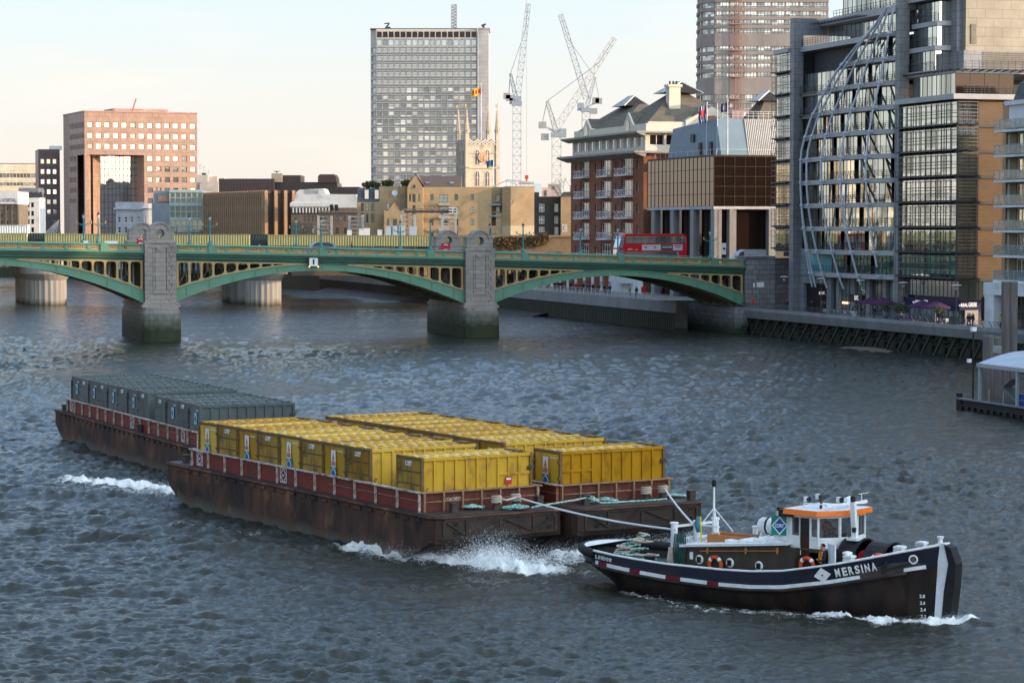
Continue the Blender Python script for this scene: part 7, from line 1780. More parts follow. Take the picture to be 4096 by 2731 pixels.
# brick viaduct with scrub
Y1 = 455; va = thing("brick_viaduct", "weathered brick railway viaduct with dry ivy and an arch at its right", "viaduct", (X(1128, Y1), Y1, 0), 0); xx = lambda p: X(p, Y1) - X(1128, Y1); zq = lambda y: Zp(y, Y1)
M_via = masonry("viaduct_brick", (.26, .18, .10), (.32, .22, .12), (.2, .15, .1), bw=.5, bh=.2, ms=.02, c3=(.14, .09, .055))
b = MB(); xa0, xa1 = xx(1262), xx(1300); ra = (xa1 - xa0) / 2
facade(b, (xx(1118), 0), (1, 0), xx(1318) - xx(1118), GZ - 2, zq(541), [(xa0 - xx(1118), xa1 - xx(1118), GZ - 2, zq(592))], 1.0); b.box(xx(1118), xx(1318), -.25, 10, zq(545), zq(540.5))
for i in range(11):
 a0, a1 = math.pi * i / 11, math.pi * (i + 1) / 11; xc = (xa0 + xa1) / 2
 b.bar((xc + ra * 1.05 * math.cos(a0), -.08, zq(592) + ra * .85 * math.sin(a0)), (xc + ra * 1.05 * math.cos(a1), -.08, zq(592) + ra * .85 * math.sin(a1)), .3, .4, 0, (0, 1, 0))
b.build("wall", M_via, va)
b = MB(); b.prism([((xa0 + xa1) / 2 + ra * math.cos(t_), zq(592) + ra * .8 * math.sin(t_)) for t_ in np.linspace(0, math.pi, 12)], 'y', -.12, -.05); b.quad((xa0, 1, GZ), (xa1, 1, GZ), (xa1, 1, zq(592)), (xa0, 1, zq(592))); b.build("arch_glazing", pm("dim_green_glass", (.12, .14, .1), (.16, .17, .12), rough=.3), va)
M_ivy = pm("dry_ivy", (.20, .13, .06), (.12, .09, .04), scale=2, rough=.9)
for i, (px_, y, sx_, sz_) in enumerate(((1150, 556, 2.6, .9), (1180, 552, 3.2, .8), (1212, 556, 2.4, 1.2), (1236, 552, 1.8, 1.4), (1165, 568, 2.6, .8), (1248, 545, 1.2, 1.0))):
 shrub("ivy_clump", "dry brown ivy clump on the brick viaduct, %s" % ("leftmost", "below the brick wharf", "behind the street lamp", "tallest on the right", "low behind the railings", "small one at the top right")[i], (X(px_, Y1), Y1 - .3, zq(y)), sx_, .35, sz_, 260, .2, M_ivy, "ivy", "dry ivy on the viaduct", 30 + i)
# bare tree by the red brick block
def bare_tree(p, h, seed):
 r = random.Random(seed); root = thing("bare_tree", "leafless winter tree left of the red brick block", "tree", p); b = MB(); tw = MB()
 def grow(a, d, L, rad, n):
  e = a + d * L; (b if n > 1 else tw).tube([a, a.lerp(e, .5) + Vector((r.gauss(0, .05 * L), r.gauss(0, .05 * L), 0)), e], [rad, rad * .8, rad * .6], 4)
  if n == 0: return
  for i in range(3): grow(a.lerp(e, r.uniform(.6, 1)), (d + Vector((r.gauss(0, .5), r.gauss(0, .5), r.gauss(.1, .3)))).normalized(), L * r.uniform(.6, .8), rad * .6, n - 1)
 grow(Vector((0, 0, 0)), Vector((0, 0, 1)), h * .38, .16, 5); b.build("trunk", pm("bark", (.16, .11, .08)), root); tw.build("twigs", pm("twig", (.24, .17, .12)), root)
bare_tree((X(1297, 500), 500, 17.5), 9, 5)
# ------------------------------------------------------------------ red brick apartments (river face along the bank)
S0 = 88
rb = bank("brick_apartments", "red brick riverside apartments with white balconies, double cornice and slate roofs")
t0, t1 = tpx(1477.5, S0), tpx(1311, S0); Lr = t1 - t0
M_rbr = masonry("red_brick", (.23, .082, .046), (.265, .098, .054), (.17, .075, .05), bw=.5, bh=.18, ms=.015, c3=(.17, .055, .035))
M_crm = pm("cream_render_clean", (.62, .55, .44), (.56, .5, .4), scale=.6, rough=.7)
M_stn = pm("grey_stone_cornice", (.33, .31, .28), (.27, .25, .23), scale=.8, rough=.8)
zs = [24.0 - 3.6 * k for k in range(6)]
def tz(x4): return t1 - tpx((2200 + x4 / 1.568) * .5742, S0)      # distance along the face from its far end
cols = [(158, 172, 'n'), (190, 246, 'b'), (280, 295, 'n'), (318, 382, 'r'), (408, 424, 'n'), (446, 516, 'b'), (540, 557, 'n')]
rects = []; bays = []
for xa, xb, kd in cols:
 for zz in zs:
  if zz < 4.5: continue
  if kd == 'n': rects.append((tz(xa), tz(xb), zz + .9, zz + 2.3))
  else: rects.append((tz(xa), tz(xb), zz + .1, zz + 2.75)); bays.append((tz(xa), tz(xb), zz, kd))
b = MB(); facade(b, (S0, t1), (0, -1), Lr, 4.2, 27.4, rects, .35)
sE = 106; up = [(3.0, 4.2, zz + .6, zz + 2.2) for zz in zs if zz > 4.5] + [(7.5, 9.5, zz + .2, zz + 2.5) for zz in zs if zz > 4.5]
facade(b, (S0, t0), (1, 0), sE - S0, 4.2, 27.4, up, .3); b.quad((S0, t1, 4.2), (sE, t1, 4.2), (sE, t1, 27.4), (S0, t1, 27.4)); b.build("wall", M_rbr, rb)
nar = [r_ for r_ in rects if r_[1] - r_[0] < 3.3 and r_[3] - r_[2] < 2]; wid_ = [r_ for r_ in rects if r_ not in nar]
M_gla = glass("apartment_glass", (.4, .4, .38), metal=.85, rough=.04, wob=.1, base2=(.12, .12, .12))
windows(rb, (S0, t1), (0, -1), nar, .35, [M_fw, M_gla], nx=1, nz=1, fw=.12); windows(rb, (S0, t1), (0, -1), wid_, .35, [M_fw, M_gla], nx=4, nz=2, fw=.12, name="glazed_bay"); windows(rb, (S0, t0), (1, 0), up, .3, [M_fw, M_gla], nx=2, nz=1, fw=.1, name="side_window")
for a_, c_, zz, kd in bays:
 q = MB(); ya, yb2 = t1 - a_ + .25, t1 - c_ - .25; so = S0 - (1.3 if kd == 'b' else .8)
 q.box(so, S0, yb2, ya, zz - .22, zz + .02)
 q.box(so, so + .06, yb2, ya, zz + 1.0, zz + 1.08); q.box(so, so + .05, yb2, ya, zz + .15, zz + .2)
 n = 3
 for i in range(n):
  y0, y1 = yb2 + (ya - yb2) * i / n, yb2 + (ya - yb2) * (i + 1) / n
  q.bar((so + .03, y0, zz + .1), (so + .03, y1, zz + 1.05), .05); q.bar((so + .03, y1, zz + .1), (so + .03, y0, zz + 1.05), .05); q.bar((so + .03, y0, zz), (so + .03, y0, zz + 1.05), .07)
 for y in (ya, yb2): q.bar((so, y, zz + 1.04), (S0, y, zz + 1.04), .06); q.bar((so, y, zz + .1), (S0, y, zz + 1.04), .05)
 q.build("balcony", M_fw, rb)
b = MB(); b.box(S0 - 2.2, sE, t0 - 1.6, t1 + 1.5, 27.4, 27.75); b.prism([(S0 - .2, 26.7), (S0 - 2.2, 27.4), (S0, 27.4)], 'y', t0 - 1.4, t1 + 1.4); b.build("lower_cornice", M_stn, rb)
wu = [(tz(140 + c * 44) , tz(140 + c * 44 + 34), 28.5, 30.3) for c in range(10)]
b = MB(); facade(b, (S0 + .3, t1), (0, -1), Lr, 27.75, 30.7, wu, .3); wu2 = [(.8 + c * 2.9, .8 + c * 2.9 + 2.5, 28.7, 30.5) for c in range(5)]; facade(b, (S0 + .3, t0), (1, 0), sE - S0, 27.75, 30.7, wu2, .35); b.build("upper_storey_wall", M_crm, rb)
windows(rb, (S0 + .3, t1), (0, -1), wu, .3, [M_fw, M_glbl], nx=3, nz=1, fw=.12, name="upper_window"); windows(rb, (S0 + .3, t0), (1, 0), wu2, .35, [M_fw, M_glk], nx=2, nz=1, fw=.12, name="upper_window")
b = MB(); b.box(S0 - 1.6, sE, t0 - 1.1, t1 + 1.2, 30.7, 31.0); b.prism([(S0 - .1, 30.2), (S0 - 1.6, 30.7), (S0, 30.7)], 'y', t0 - 1.0, t1 + 1.1); b.build("upper_cornice", M_stn, rb)
b = MB(); b.box(S0 + .5, S0 + .9, t0 + .2, t1 - .3, 31.0, 32.3); b.box(S0 + .9, sE, t0 + .2, t0 + .6, 31.0, 32.6)
for x4, pk in ((215, 34.2), (475, 34.4)):
 yc = t1 - tz(x4); b.prism([(yc - 2.3, 31), (yc + 2.3, 31), (yc + 2.3, 32.3), (yc, pk), (yc - 2.3, 32.3)], 'x', S0 + .35, S0 + 4.5)
xc = S0 + 12.0; b.prism([(xc - 4.6, 31), (xc + 4.6, 31), (xc + 4.6, 32.8), (xc, 35.2), (xc - 4.6, 32.8)], 'y', t0 - .1, t0 + 5); b.build("parapet_and_gables", M_crm, rb)
for x4 in (215, 475):
 yc = t1 - tz(x4); q = MB(); q.prism([(yc + 1.0 * math.cos(t_), 31.3 + 1.9 * math.sin(t_)) for t_ in np.linspace(0, math.pi, 10)], 'x', S0 + .25, S0 + .36); q.build("arched_window", M_gla, rb)
q = MB(); q.prism([(xc + 2.5 * math.cos(t_), 31.4 + 2.3 * math.sin(t_)) for t_ in np.linspace(0, math.pi, 12)], 'y', t0 - .2, t0 - .09); q.build("arched_window", M_glk, rb)
M_slate = pm("mossy_slate", (.10, .085, .068), (.14, .115, .085), scale=.9, rough=.85, stretch=(1, 1, 2), c3=(.15, .12, .08), c3_scale=.6)
def hip(b, x0, x1, y0, y1, z0, z1, ins):
 b.add([(x0, y0, z0), (x1, y0, z0), (x1, y1, z0), (x0, y1, z0), (x0 + ins, y0 + ins, z1), (x1 - ins, y0 + ins, z1), (x1 - ins, y1 - ins, z1), (x0 + ins, y1 - ins, z1)], [(0, 1, 5, 4), (1, 2, 6, 5), (2, 3, 7, 6), (3, 0, 4, 7), (4, 5, 6, 7)])
b = MB(); hip(b, S0 + .6, S0 + 15, t0 + 15, t1 + .1, 32, 36.6, 6.6); hip(b, S0 + .6, sE, t0 + .4, t0 + 17, 32.2, 38.0, 7.6);
for x4, pk in ((215, 34.3), (475, 34.5)): yc = t1 - tz(x4); b.prism([(yc - 2.4, 32.2), (yc + 2.4, 32.2), (yc, pk)], 'x', S0 + .7, S0 + 5)
b.prism([(xc - 4.7, 32.7), (xc + 4.7, 32.7), (xc, 35.3)], 'y', t0 + .25, t0 + 6); b.build("roof", M_slate, rb)
def lantern(x, y, z, w_, d_, h_):
 q = MB(); q.add([(x - w_, y - d_, z), (x + w_, y - d_, z), (x + w_, y + d_, z), (x - w_, y + d_, z), (x, y - d_ * .5, z + h_), (x, y + d_ * .5, z + h_)], [(0, 1, 4), (1, 2, 5, 4), (2, 3, 5), (3, 0, 4, 5)], 1)
 for i in range(7): yy = y - d_ + 2 * d_ * i / 6; ye = y + (yy - y) * .5; q.bar((x - w_, yy, z), (x, ye, z + h_), .15, .15, 0); q.bar((x + w_, yy, z), (x, ye, z + h_), .15, .15, 0)
 q.bar((x, y - d_ * .5, z + h_), (x, y + d_ * .5, z + h_), .2, .2, 0); q.build("roof_lantern", [M_fw, M_glk], rb)
lantern(S0 + 7.5, t1 - 11, 36.4, 2.4, 3.2, 1.8); lantern(S0 + 9.5, t0 + 9, 37.8, 3.4, 3.0, 1.9)
b = MB(); b.box(S0 + 6.0, S0 + 8.0, t0 + 4.0, t0 + 5.6, 34, 38.6, 0); b.box(S0 + 5.75, S0 + 8.25, t0 + 3.8, t0 + 5.8, 38.6, 39.0, 0)
for k in range(3): b.lathe([(.2, 39), (.16, 39.6)], (S0 + 6.4 + k * .6, t0 + 4.8, 0), 8, 1)
b.build("chimney", [M_crm, M_steel], rb)
# second roof lantern block glimpsed behind to the right
q = bank("roof_pavilion", "small hipped slate roof with a white glazed lantern behind the blue plant room"); b = MB(); hip(b, 104, 113, 44, 54, 31, 36.2, 3.6); b.box(104.2, 112.8, 44.2, 53.8, 4.2, 31); b.build("roof", M_slate, q)
rb_keep = rb; rb = q; lantern(108.5, 49, 36.0, 2.4, 2.2, 1.7); rb = rb_keep
# ------------------------------------------------------------------ dark glass office on columns beside the bridgehead
S1 = 88; ta, tb = tpx(1638.7, S1), tpx(1486.6, S1); sR = 98.2
dg = bank("glass_office", "bronze mirror-glass office box raised on pale grey columns beside the bridge")
z0, z1 = 18.4, 26.0
b = MB(); n, m = 17, 4; Lf = tb - ta
b.quad((S1, tb, z0), (S1, ta, z0), (S1, ta, z1), (S1, tb, z1), m=0)
for i in range(n + 1): y = tb - Lf * i / n; b.box(S1 - .06, S1 + .02, y - .05, y + .05, z0, z1, 1)
for j in range(m + 1): z = z0 + (z1 - z0) * j / m; b.box(S1 - .05, S1 + .02, ta, tb, z - .04, z + .04, 1)
b.build("river_glazing", [M_glb, M_fd], dg)
b = MB(); b.quad((S1, ta, z0), (sR, ta, z0), (sR, ta, z1), (S1, ta, z1), m=0)
for i in range(7): x = S1 + (sR - S1) * i / 6; b.box(x - .04, x + .04, ta - .07, ta + .02, z0, z1, 1)
for j in range(6): z = z0 + (z1 - z0) * j / 5; b.box(S1, sR, ta - .06, ta + .02, z - .035, z + .035, 1)
b.build("side_glazing", [M_glk, pm("bronze_frame", (.055, .036, .024))], dg)
b = MB(); b.box(S1 + .05, sR - .02, ta + .05, tb, z1, z1 + .25); b.box(S1 + .1, sR, ta + .1, tb, z0 - .02, z0 + .3); b.build("roof_slab", pm("bronze_frame", (.055, .036, .024)), dg)
b = MB(); b.box(S1 - .1, sR, ta - .1, ta + .5, z0 - .45, z0 - .02); b.box(S1 - .1, S1 + .5, ta, tb, z0 - .45, z0 - .02); b.build("soffit_beam", M_pst, dg)
M_colg = pm("grey_column", (.25, .25, .25), (.21, .21, .21), scale=.5, rough=.6)
for i in range(4):
 y = tb - 2.5 - i * (Lf - 3.0) / 3; q = MB(); q.box(S1, S1 + .5, y - .75, y + .75, 4.2, z0 - .45); q.box(S1 + .5, S1 + 1.1, y - .55, y + .55, 4.2, z0 - .45); q.build("column", M_colg, dg)
for x in (S1 + .3, S1 + 2.7, S1 + 9.2): q = MB(); q.box(x - .1, x + .5, ta - .05, ta + 1.2, 4.2, z0 - .45); q.box(x + .6, x + 1.1, ta + .2, ta + 1.2, 4.2, z0 - .45); q.build("column", M_colg, dg)
b = MB(); b.box(S1 + 1.5, sR - .1, ta + 1.5, tb - .5, 4.2, z0 - .3); b.build("recessed_base", M_glk, dg)
b = MB(); b.prism([(ta + 1.0, z1 + .2), (tb - 5, z1 + .2), (tb - 7.5, 31.0), (ta + 3.0, 31.9)], 'x', S1 + 1.6, S1 + 6); b.build("blue_plant_room", pm("pale_blue_cladding", (.18, .26, .315), (.16, .235, .285), scale=.5, rough=.5), dg)
b = MB(); k = 26; pr = []
for i in range(k): x = S1 + 6 + 8 * i / k; pr += [(x, ta + 1.0), (x + .15, ta + .9)]
b.loft([[(x, y + (0 if z < 27 else 1.9), z) for x, y in pr] for z in (z1 + .2, 31.9)], 0, caps=False, closed=False); b.quad((S1 + 6, ta + 2.9, 31.9), (S1 + 14, ta + 2.9, 31.9), (S1 + 14, tb - 7, 31.9), (S1 + 6, tb - 7, 31.9)); b.build("ribbed_plant_room", pm("pale_grey_ribbed", (.44, .43, .40), (.38, .37, .35), scale=.5), dg)
b = MB()
for i in range(14): x = S1 + 3 + i * .85; b.bar((x, ta + 4, 31.9), (x, ta + 4, 33.1), .05)
for z in (32.4, 32.8, 33.1): b.bar((S1 + 3, ta + 4, z), (S1 + 14, ta + 4, z), .05)
for i in range(12): y = ta + (tb - ta) * i / 12; b.bar((S1 + .4, y, z1 + .2), (S1 + .4, y, z1 + 1.1), .04)
b.bar((S1 + .4, ta, z1 + 1.1), (S1 + .4, tb, z1 + 1.1), .04); b.bar((S1 + .4, ta + .3, z1 + 1.1), (sR, ta + .3, z1 + 1.1), .04)
b.build("roof_railing", M_fw, dg)
b = MB()
for y in (ta + 9.5, ta + 5): b.box(S1 + 1.3, S1 + 1.7, y - .5, y + .5, 26.5, 28.4)
b.box(S1 + 1.3, S1 + 1.65, ta + 12, ta + 13.4, 28.6, 29.8); b.build("plant_louvre", M_fd, dg)
cols_fl = (([M_fred, M_fblu, M_fw], lambda i, j: 0 if (j in (1, 2) and i in (4, 5)) or j == 1 else (2 if (i + j) % 3 == 0 else 1)), None, ([M_fblu, M_fyel], lambda i, j: 1 if (i in (3, 6) and j in (1, 2)) else 0))
for i, (px_, lab) in enumerate(((2825 / 1, "left white flagpole with a drooping red white and blue flag on the glass office roof"), (0, "bare white flagpole between the two flags on the glass office roof"), (0, "right white flagpole with a dark blue flag on the glass office roof"))):
 D_ = ((2200 + (980, 1046, 1109)[i] / 1.568) * .5742); s = 89.6; t = tpx(D_, s); P_ = bl(s, t); zt3 = zb((350 + (98, 98, 82)[i] / 1.568) * .5742, s, t)
 if i == 1: simple("flagpole", lab, "flag", (P_.x, P_.y, 26.2), 0, [("pole", lambda b: b.tube([(0, 0, 0), (0, 0, zt3 - 26.2)], [.1, .06], 6), M_fw)])
 else: flag(P_.x, P_.y, 26.2, zt3, zt3 - (3.0 if i == 0 else 1.6), zt3 - .3, 1.3 if i == 0 else 1.0, cols_fl[i], lab)
# ------------------------------------------------------------------ riverside glass offices with the tubular bow
rv = bank("riverside_offices", "large grey stone and glass riverside offices with a bulging tubular steel bow front")
SR = 89.5
PZ = lambda z: float(np.interp(z, [6.5, 9, 12, 15, 18, 21, 24, 27, 30, 33, 36, 39, 45], [-.3, .7, 1.6, 2.4, 2.95, 3.25, 3.3, 2.9, 2.3, 1.6, 1.1, .8, .6]))
TA0, TB0 = -10.0, -39.2
SW = lambda z: float(np.interp(z, [26, 30, 32.6, 36, 39.3, 42, 44.6], [1, .93, .84, .69, .45, .2, .02]))      # the bow narrows to the tall frame like a sail
TL = lambda z: TB0 + (TA0 - TB0) * SW(z)
M_gst = masonry("grey_cladding", (.215, .22, .225), (.235, .24, .245), (.09, .09, .095), bw=1.15, bh=.92, ms=.025, rough=.45, bump=.2)
M_gstb = pm("grey_slab_edge", (.40, .39, .38), (.35, .345, .34), scale=.5, rough=.5)
M_beige = masonry("beige_panels", (.30, .262, .20), (.32, .278, .212), (.18, .155, .12), bw=2.4, bh=1.15, ms=.03, rough=.5, bump=.2)
M_tube = pm("pale_steel_tube", (.52, .56, .60), (.46, .5, .54), scale=1, rough=.4)
M_rail = pm("dark_rail", (.07, .075, .08), rough=.4)
M_rgl = glass("riverside_glass", (.60, .65, .63), metal=.92, rough=.03, wob=.05, wscale=.5, base2=(.26, .28, .26), cells=(1.5, 3.15))
M_louv = pm("louvre_bronze", (.30, .25, .18), rough=.5)
LV = [8.9 + 3.15 * k for k in range(14)]
def wallglass(name, P0, ux, L, z0, z1, nx, nz=1, mats=(None,), off=0.0, parent=None):
 u = Vector((ux[0], ux[1])).normalized(); n_ = Vector((u.y, -u.x)); b = MB()
 P = lambda a, z, d=0: (P0[0] + u.x * a + n_.x * d, P0[1] + u.y * a + n_.y * d, z)
 b.quad(P(0, z0), P(L, z0), P(L, z1), P(0, z1), m=0)
 for i in range(nx + 1):
  a = L * i / nx; b.bar(P(a, z0, .02), P(a, z1, .02), .045, .06, 1)
 for j in range(nz + 1):
  z = z0 + (z1 - z0) * j / nz; b.bar(P(0, z, .02), P(L, z, .02), .07, .08, 1)
 return b.build(name, mats[0], parent or rv)
GM = [[M_rgl, M_rail]]
def sunshade(P0, ux, L, z, h, name="sunshade", fins=1.35, rails=(.35, .62, .88), dep=.75):
 """brise-soleil in front of one storey: fins, rails, bracketed ledge"""
 u = Vector((ux[0], ux[1])).normalized(); n_ = Vector((u.y, -u.x)); b = MB()
 P = lambda a, zz, d=0: (P0[0] + u.x * a + n_.x * d, P0[1] + u.y * a + n_.y * d, zz)
 k = max(1, round(L / fins))
 for i in range(k + 1):
  a = L * i / k; b.bar(P(a, z, dep), P(a, z + h * .92, dep), .05, .08, 0); b.bar(P(a, z + h * .05, 0), P(a, z + h * .02, dep), .1, .14, 0)
  if i < k: b.add([P(a, z - .05), P(a + L / k, z - .05), P(a + L / k, z - .05, dep * 1.15), P(a, z - .34, dep * .2)], [(0, 1, 2, 3)], 0)
 for f in rails: b.bar(P(0, z + h * f, dep), P(L, z + h * f, dep), .06, .06, 1)
 b.bar(P(-.1, z, dep), P(L + .1, z, dep), .16, .12, 0)
 for d in (.25, .5): b.bar(P(0, z + .02, d), P(L, z + .02, d), .1, .04, 0)
 return b.build(name, [M_rail, M_louv], rv)
def slab(pts, z0, z1, name="floor_slab", mat=None): b = MB(); b.prism(pts, 'z', z0, z1); return b.build(name, mat or M_gstb, rv)
# body masses behind the glass
b = MB(); b.box(SR + 2.6, 118, -39, -7, 3.3, 29)
b.box(SR + 2.6, 118, -39, -7, 29, 40.2); b.box(SR + .6, 118, -54.9, -40.2, 8.6, 30.8); b.box(SR + 1.2, 112, -5, .5, 11, 40.3); b.build("core", pm("dim_interior", (.05, .052, .055), rough=.6), rv)
# left wing
wt0, wt1 = .5, -4.6
for k in range(1, 10):
 z = LV[k] - .2
 if z + 3 > 41.5: break
 wallglass("window_band", (SR, wt0), (0, -1), wt0 - wt1, z + .35, z + 3.0, 4, 2, GM); sunshade((SR, wt0), (0, -1), wt0 - wt1, z + .3, 2.9)
 slab([(SR - .05, wt0), (SR - .05, wt1), (100, wt1), (100, wt0)], z - .15, z + .35)
slab([(SR - .5, wt0 + .2), (SR - .5, wt1), (100, wt1), (100, wt0 + .2)], 40.1, 40.7)
# portal frames
b = MB(); b.box(89.3, 90.75, -6.1, -4.65, 3.3, 44.8); b.box(90.75, 98, -6.1, -4.65, 42.5, 44.8); b.box(97, 98.4, -6.1, -4.65, 38, 42.5); b.build("stone_frame", M_gst, rv)
b = MB(); b.box(89.2, 90.6, -39.9, -38.7, 3.3, 52); b.box(90.6, 108, -39.9, -38.7, 43.2, 47); b.build("stone_frame", M_gst, rv)
# bay between the left frame and the bow, stepping back at the top
for k in range(0, 10):
 z = LV[k]
 if z > 37: break
 L = max(5.4, -6.1 - TL(z + 2) + .8); wallglass("window_band", (SR + 1.6, -6.1), (0, -1), L, z + .1, z + 2.75, int(L / 1.3), 1, GM)
 slab([(SR + 1.0, -6.1), (SR + 1.0, -6.9 - L), (104, -6.9 - L), (104, -6.1)], z - .4, z + .1)
 if k > 2:
  b = MB()
  for i in range(6): y = -6.3 - i * .95; b.bar((SR + .7, y, z), (SR + .7, y, z + 1.1), .05)
  for h in (.35, .6, .85, 1.1): b.bar((SR + .7, -6.2, z + h), (SR + .7, -11.2, z + h), .04)
  b.box(SR + .6, SR + 1.1, -11.3, -6.1, z - .1, z + .02); b.build("railing", M_rail, rv)
 if k > 4: wallglass("return_glazing", (SR + 1.6, -11.5), (1, 0), 7.0, z + .1, z + 2.75, 3, 1, GM)
slab([(SR + .8, -5.9), (SR + .8, -27), (106, -27), (106, -5.9)], 40.0, 40.7)
b = MB()
for i in range(22): y = -6.2 - i * .9; b.bar((SR + 1.0, y, 40.7), (SR + 1.0, y, 41.8), .05)
for h in (.3, .55, .8, 1.1): b.bar((SR + 1.0, -6.1, 40.7 + h), (SR + 1.0, -26, 40.7 + h), .04)
b.build("railing", M_rail, rv)
# penthouse levels
wallglass("penthouse_glazing", (SR + 5.2, -6.3), (0, -1), 20, 40.8, 43.6, 14, 1, GM); slab([(SR + 3.6, -5.5), (SR + 3.6, -34), (112, -34), (112, -5.5)], 43.7, 44.6)
wallglass("penthouse_glazing", (SR + 6.5, -8.0), (0, -1), 18, 44.6, 48.6, 12, 1, GM); wallglass("penthouse_glazing", (SR + 6.5, -26), (1, 0), 12, 44.6, 48.6, 5, 1, GM); slab([(SR + 4.6, -7), (SR + 4.6, -32), (112, -32), (112, -7)], 48.7, 49.2)
b = MB()
for i in range(20): y = -8 - i * 1.0; b.bar((SR + 5.0, y, 44.6), (SR + 5.0, y, 45.8), .05)
for h in (.35, .75, 1.15): b.bar((SR + 5.0, -8, 44.6 + h), (SR + 5.0, -27, 44.6 + h), .045)
for i in range(14): b.bar((SR + 2.0, -7 - i * 1.1, 43.9), (SR + 4.6, -7 - i * 1.1, 43.9), .06); b.bar((SR + 3.0, -9 - i * 1.2, 48.9), (SR + 5.2, -9 - i * 1.2, 48.9), .06)
for s_ in (2.2, 2.9, 3.5): b.bar((SR + s_, -6, 44.0), (SR + s_, -22, 44.0), .12, .05)
for s_ in (3.1, 3.8, 4.5): b.bar((SR + s_, -8, 48.95), (SR + s_, -25, 48.95), .12, .05)
b.build("roof_railing", M_rail, rv)
# the bow
def bowp(t, z):
 u = min(1, max(0, (t - TL(z)) / (TB0 - TL(z)))); sh = max(0.0, 1 - abs(2 * u - 1) ** 2.6) ** .55
 p = PZ(z)
 return SR + 1.0 - (p + 1.0) * sh
for k in range(0, 12):
 z = LV[k]
 if z > 41.5: break
 nn = max(5, int(28 * SW(z))); tt = [TL(z) + (TB0 - TL(z)) * i / nn for i in range(nn + 1)]
 edge = [(bowp(t, z), t) for t in tt]
 b = MB(); n = len(edge)
 vs = [(x, y, z + d) for d in (-.5, .12) for x, y in edge] + [(max(x + 3.2, SR + 1.8), y, z + d) for d in (-.5, .12) for x, y in edge]
 fs = []
 for i in range(n - 1): fs += [(i, i + 1, n + i + 1, n + i), (n + i, n + i + 1, 3 * n + i + 1, 3 * n + i), (2 * n + i, 2 * n + i + 1, i + 1, i)]
 b.add(vs, fs); sl_ = b.build("balcony", M_gstb, rv)
 # curved glazing set back behind the balcony
 b = MB(); zz1 = z + 2.75; g = [(max(bowp(t, z), bowp(t, zz1)) + 1.3, t) for t in tt]
 for i in range(n - 1):
  if i % 7 == 5: b.quad((g[i][0] + .5, g[i][1], z + .1), (g[i + 1][0] + .5, g[i + 1][1], z + .1), (g[i + 1][0] + .5, g[i + 1][1], zz1), (g[i][0] + .5, g[i][1], zz1), m=2)
  else: b.quad((*g[i], z + .1), (*g[i + 1], z + .1), (*g[i + 1], zz1), (*g[i], zz1), m=0)
  b.bar((g[i][0] - .02, g[i][1], z + .1), (g[i][0] - .02, g[i][1], zz1), .05, .05, 1)
 b.build("glazing", [M_rgl, M_rail, M_gld], sl_)
 b = MB()
 for i in range(0, n): b.bar((edge[i][0] + .1, edge[i][1], z + .1), (edge[i][0] - .1, edge[i][1], z + 1.15), .045, .045)
 for h in (.4, .65, .9, 1.15):
  for i in range(n - 1): b.bar((edge[i][0] + .1 - .17 * h, edge[i][1], z + h), (edge[i + 1][0] + .1 - .17 * h, edge[i + 1][1], z + h), .035)
 b.build("railing", M_rail, sl_)
for i, tt in enumerate((-12.2, -13.6, -17.8, -23.3, -29.2, -35.0)):
 pts = []
 for z in np.arange(6.9, 44.6, 1.05):
  lean = TB0 + (tt - TB0) * SW(z)
  x = bowp(lean, z) - .42
  pts.append((x, lean, z))
 if i > 3: pts = [p for p in pts if p[2] < 45 and (p[2] > 9 or i < 5)]
 b = MB(); b.tube(pts, .145, 8)
 for k in range(0, 12):
  z = LV[k] - .12
  if z < 41.5: t_ = TB0 + (tt - TB0) * SW(z); x = bowp(t_, z); b.cbox((x - .18, t_, z), (.5, .3, .34)); b.ball((x - .45, t_, z), .26, 8)
 b.build("steel_tube", M_tube, rv, smooth=False)
# internal raking braces seen through the glass
for k in range(3, 8):
 z = LV[k]
 for tt in (-33, -37.2): b = MB(); b.bar((bowp(tt, z) + .9, tt + .8, z + 2.6), (bowp(tt, z) + .9, tt - 1.0, z + .1), .2, .2); b.build("raking_brace", M_rail, rv)
# right wing: long sunshaded river face and return
for k in range(0, 7):
 z = LV[k]; L = 55.3 - 40.0
 wallglass("window_band", (SR, -40.0), (0, -1), L, z + .1, z + 2.85, 9, 2, GM); sunshade((SR, -40.0), (0, -1), L, z + .05, 2.9)
 slab([(SR - .1, -39.9), (SR - .1, -55.4), (95, -55.4), (95, -39.9)], z - .3, z + .1, mat=pm("dark_slab_edge", (.09, .092, .095), rough=.5))
 wallglass("window_band", (SR, -55.3), (1, 0), 2.7, z + .1, z + 2.85, 3, 2, GM); sunshade((SR, -55.3), (1, 0), 2.7, z + .05, 2.9, rails=(.2, .35, .5, .65, .8, .95), dep=.4)
b = MB(); rr = [(3.6, 5.6, LV[k] + .4, LV[k] + 2.6) for k in range(7)]; M_obr = masonry("orange_tile", (.125, .08, .043), (.145, .092, .05), (.2, .12, .06), bw=1.2, bh=.4, ms=.02, rough=.55)
facade(b, (SR + 2.7, -55.2), (1, 0), 14, 8.6, 31, rr, .4); b.build("tile_wall", M_obr, rv); windows(rv, (SR + 2.7, -55.2), (1, 0), rr, .4, [M_fd, M_gld], fw=.08)
b = MB()
for k in range(7): b.box(SR + 2.7, SR + 16, -55.3, -55.15, LV[k] - .3, LV[k] - .02)
b.build("tile_wall_bands", M_rail, rv)
slab([(SR - .9, -39.9), (SR - .9, -56.1), (100, -56.1), (100, -39.9)], 30.9, 31.55)
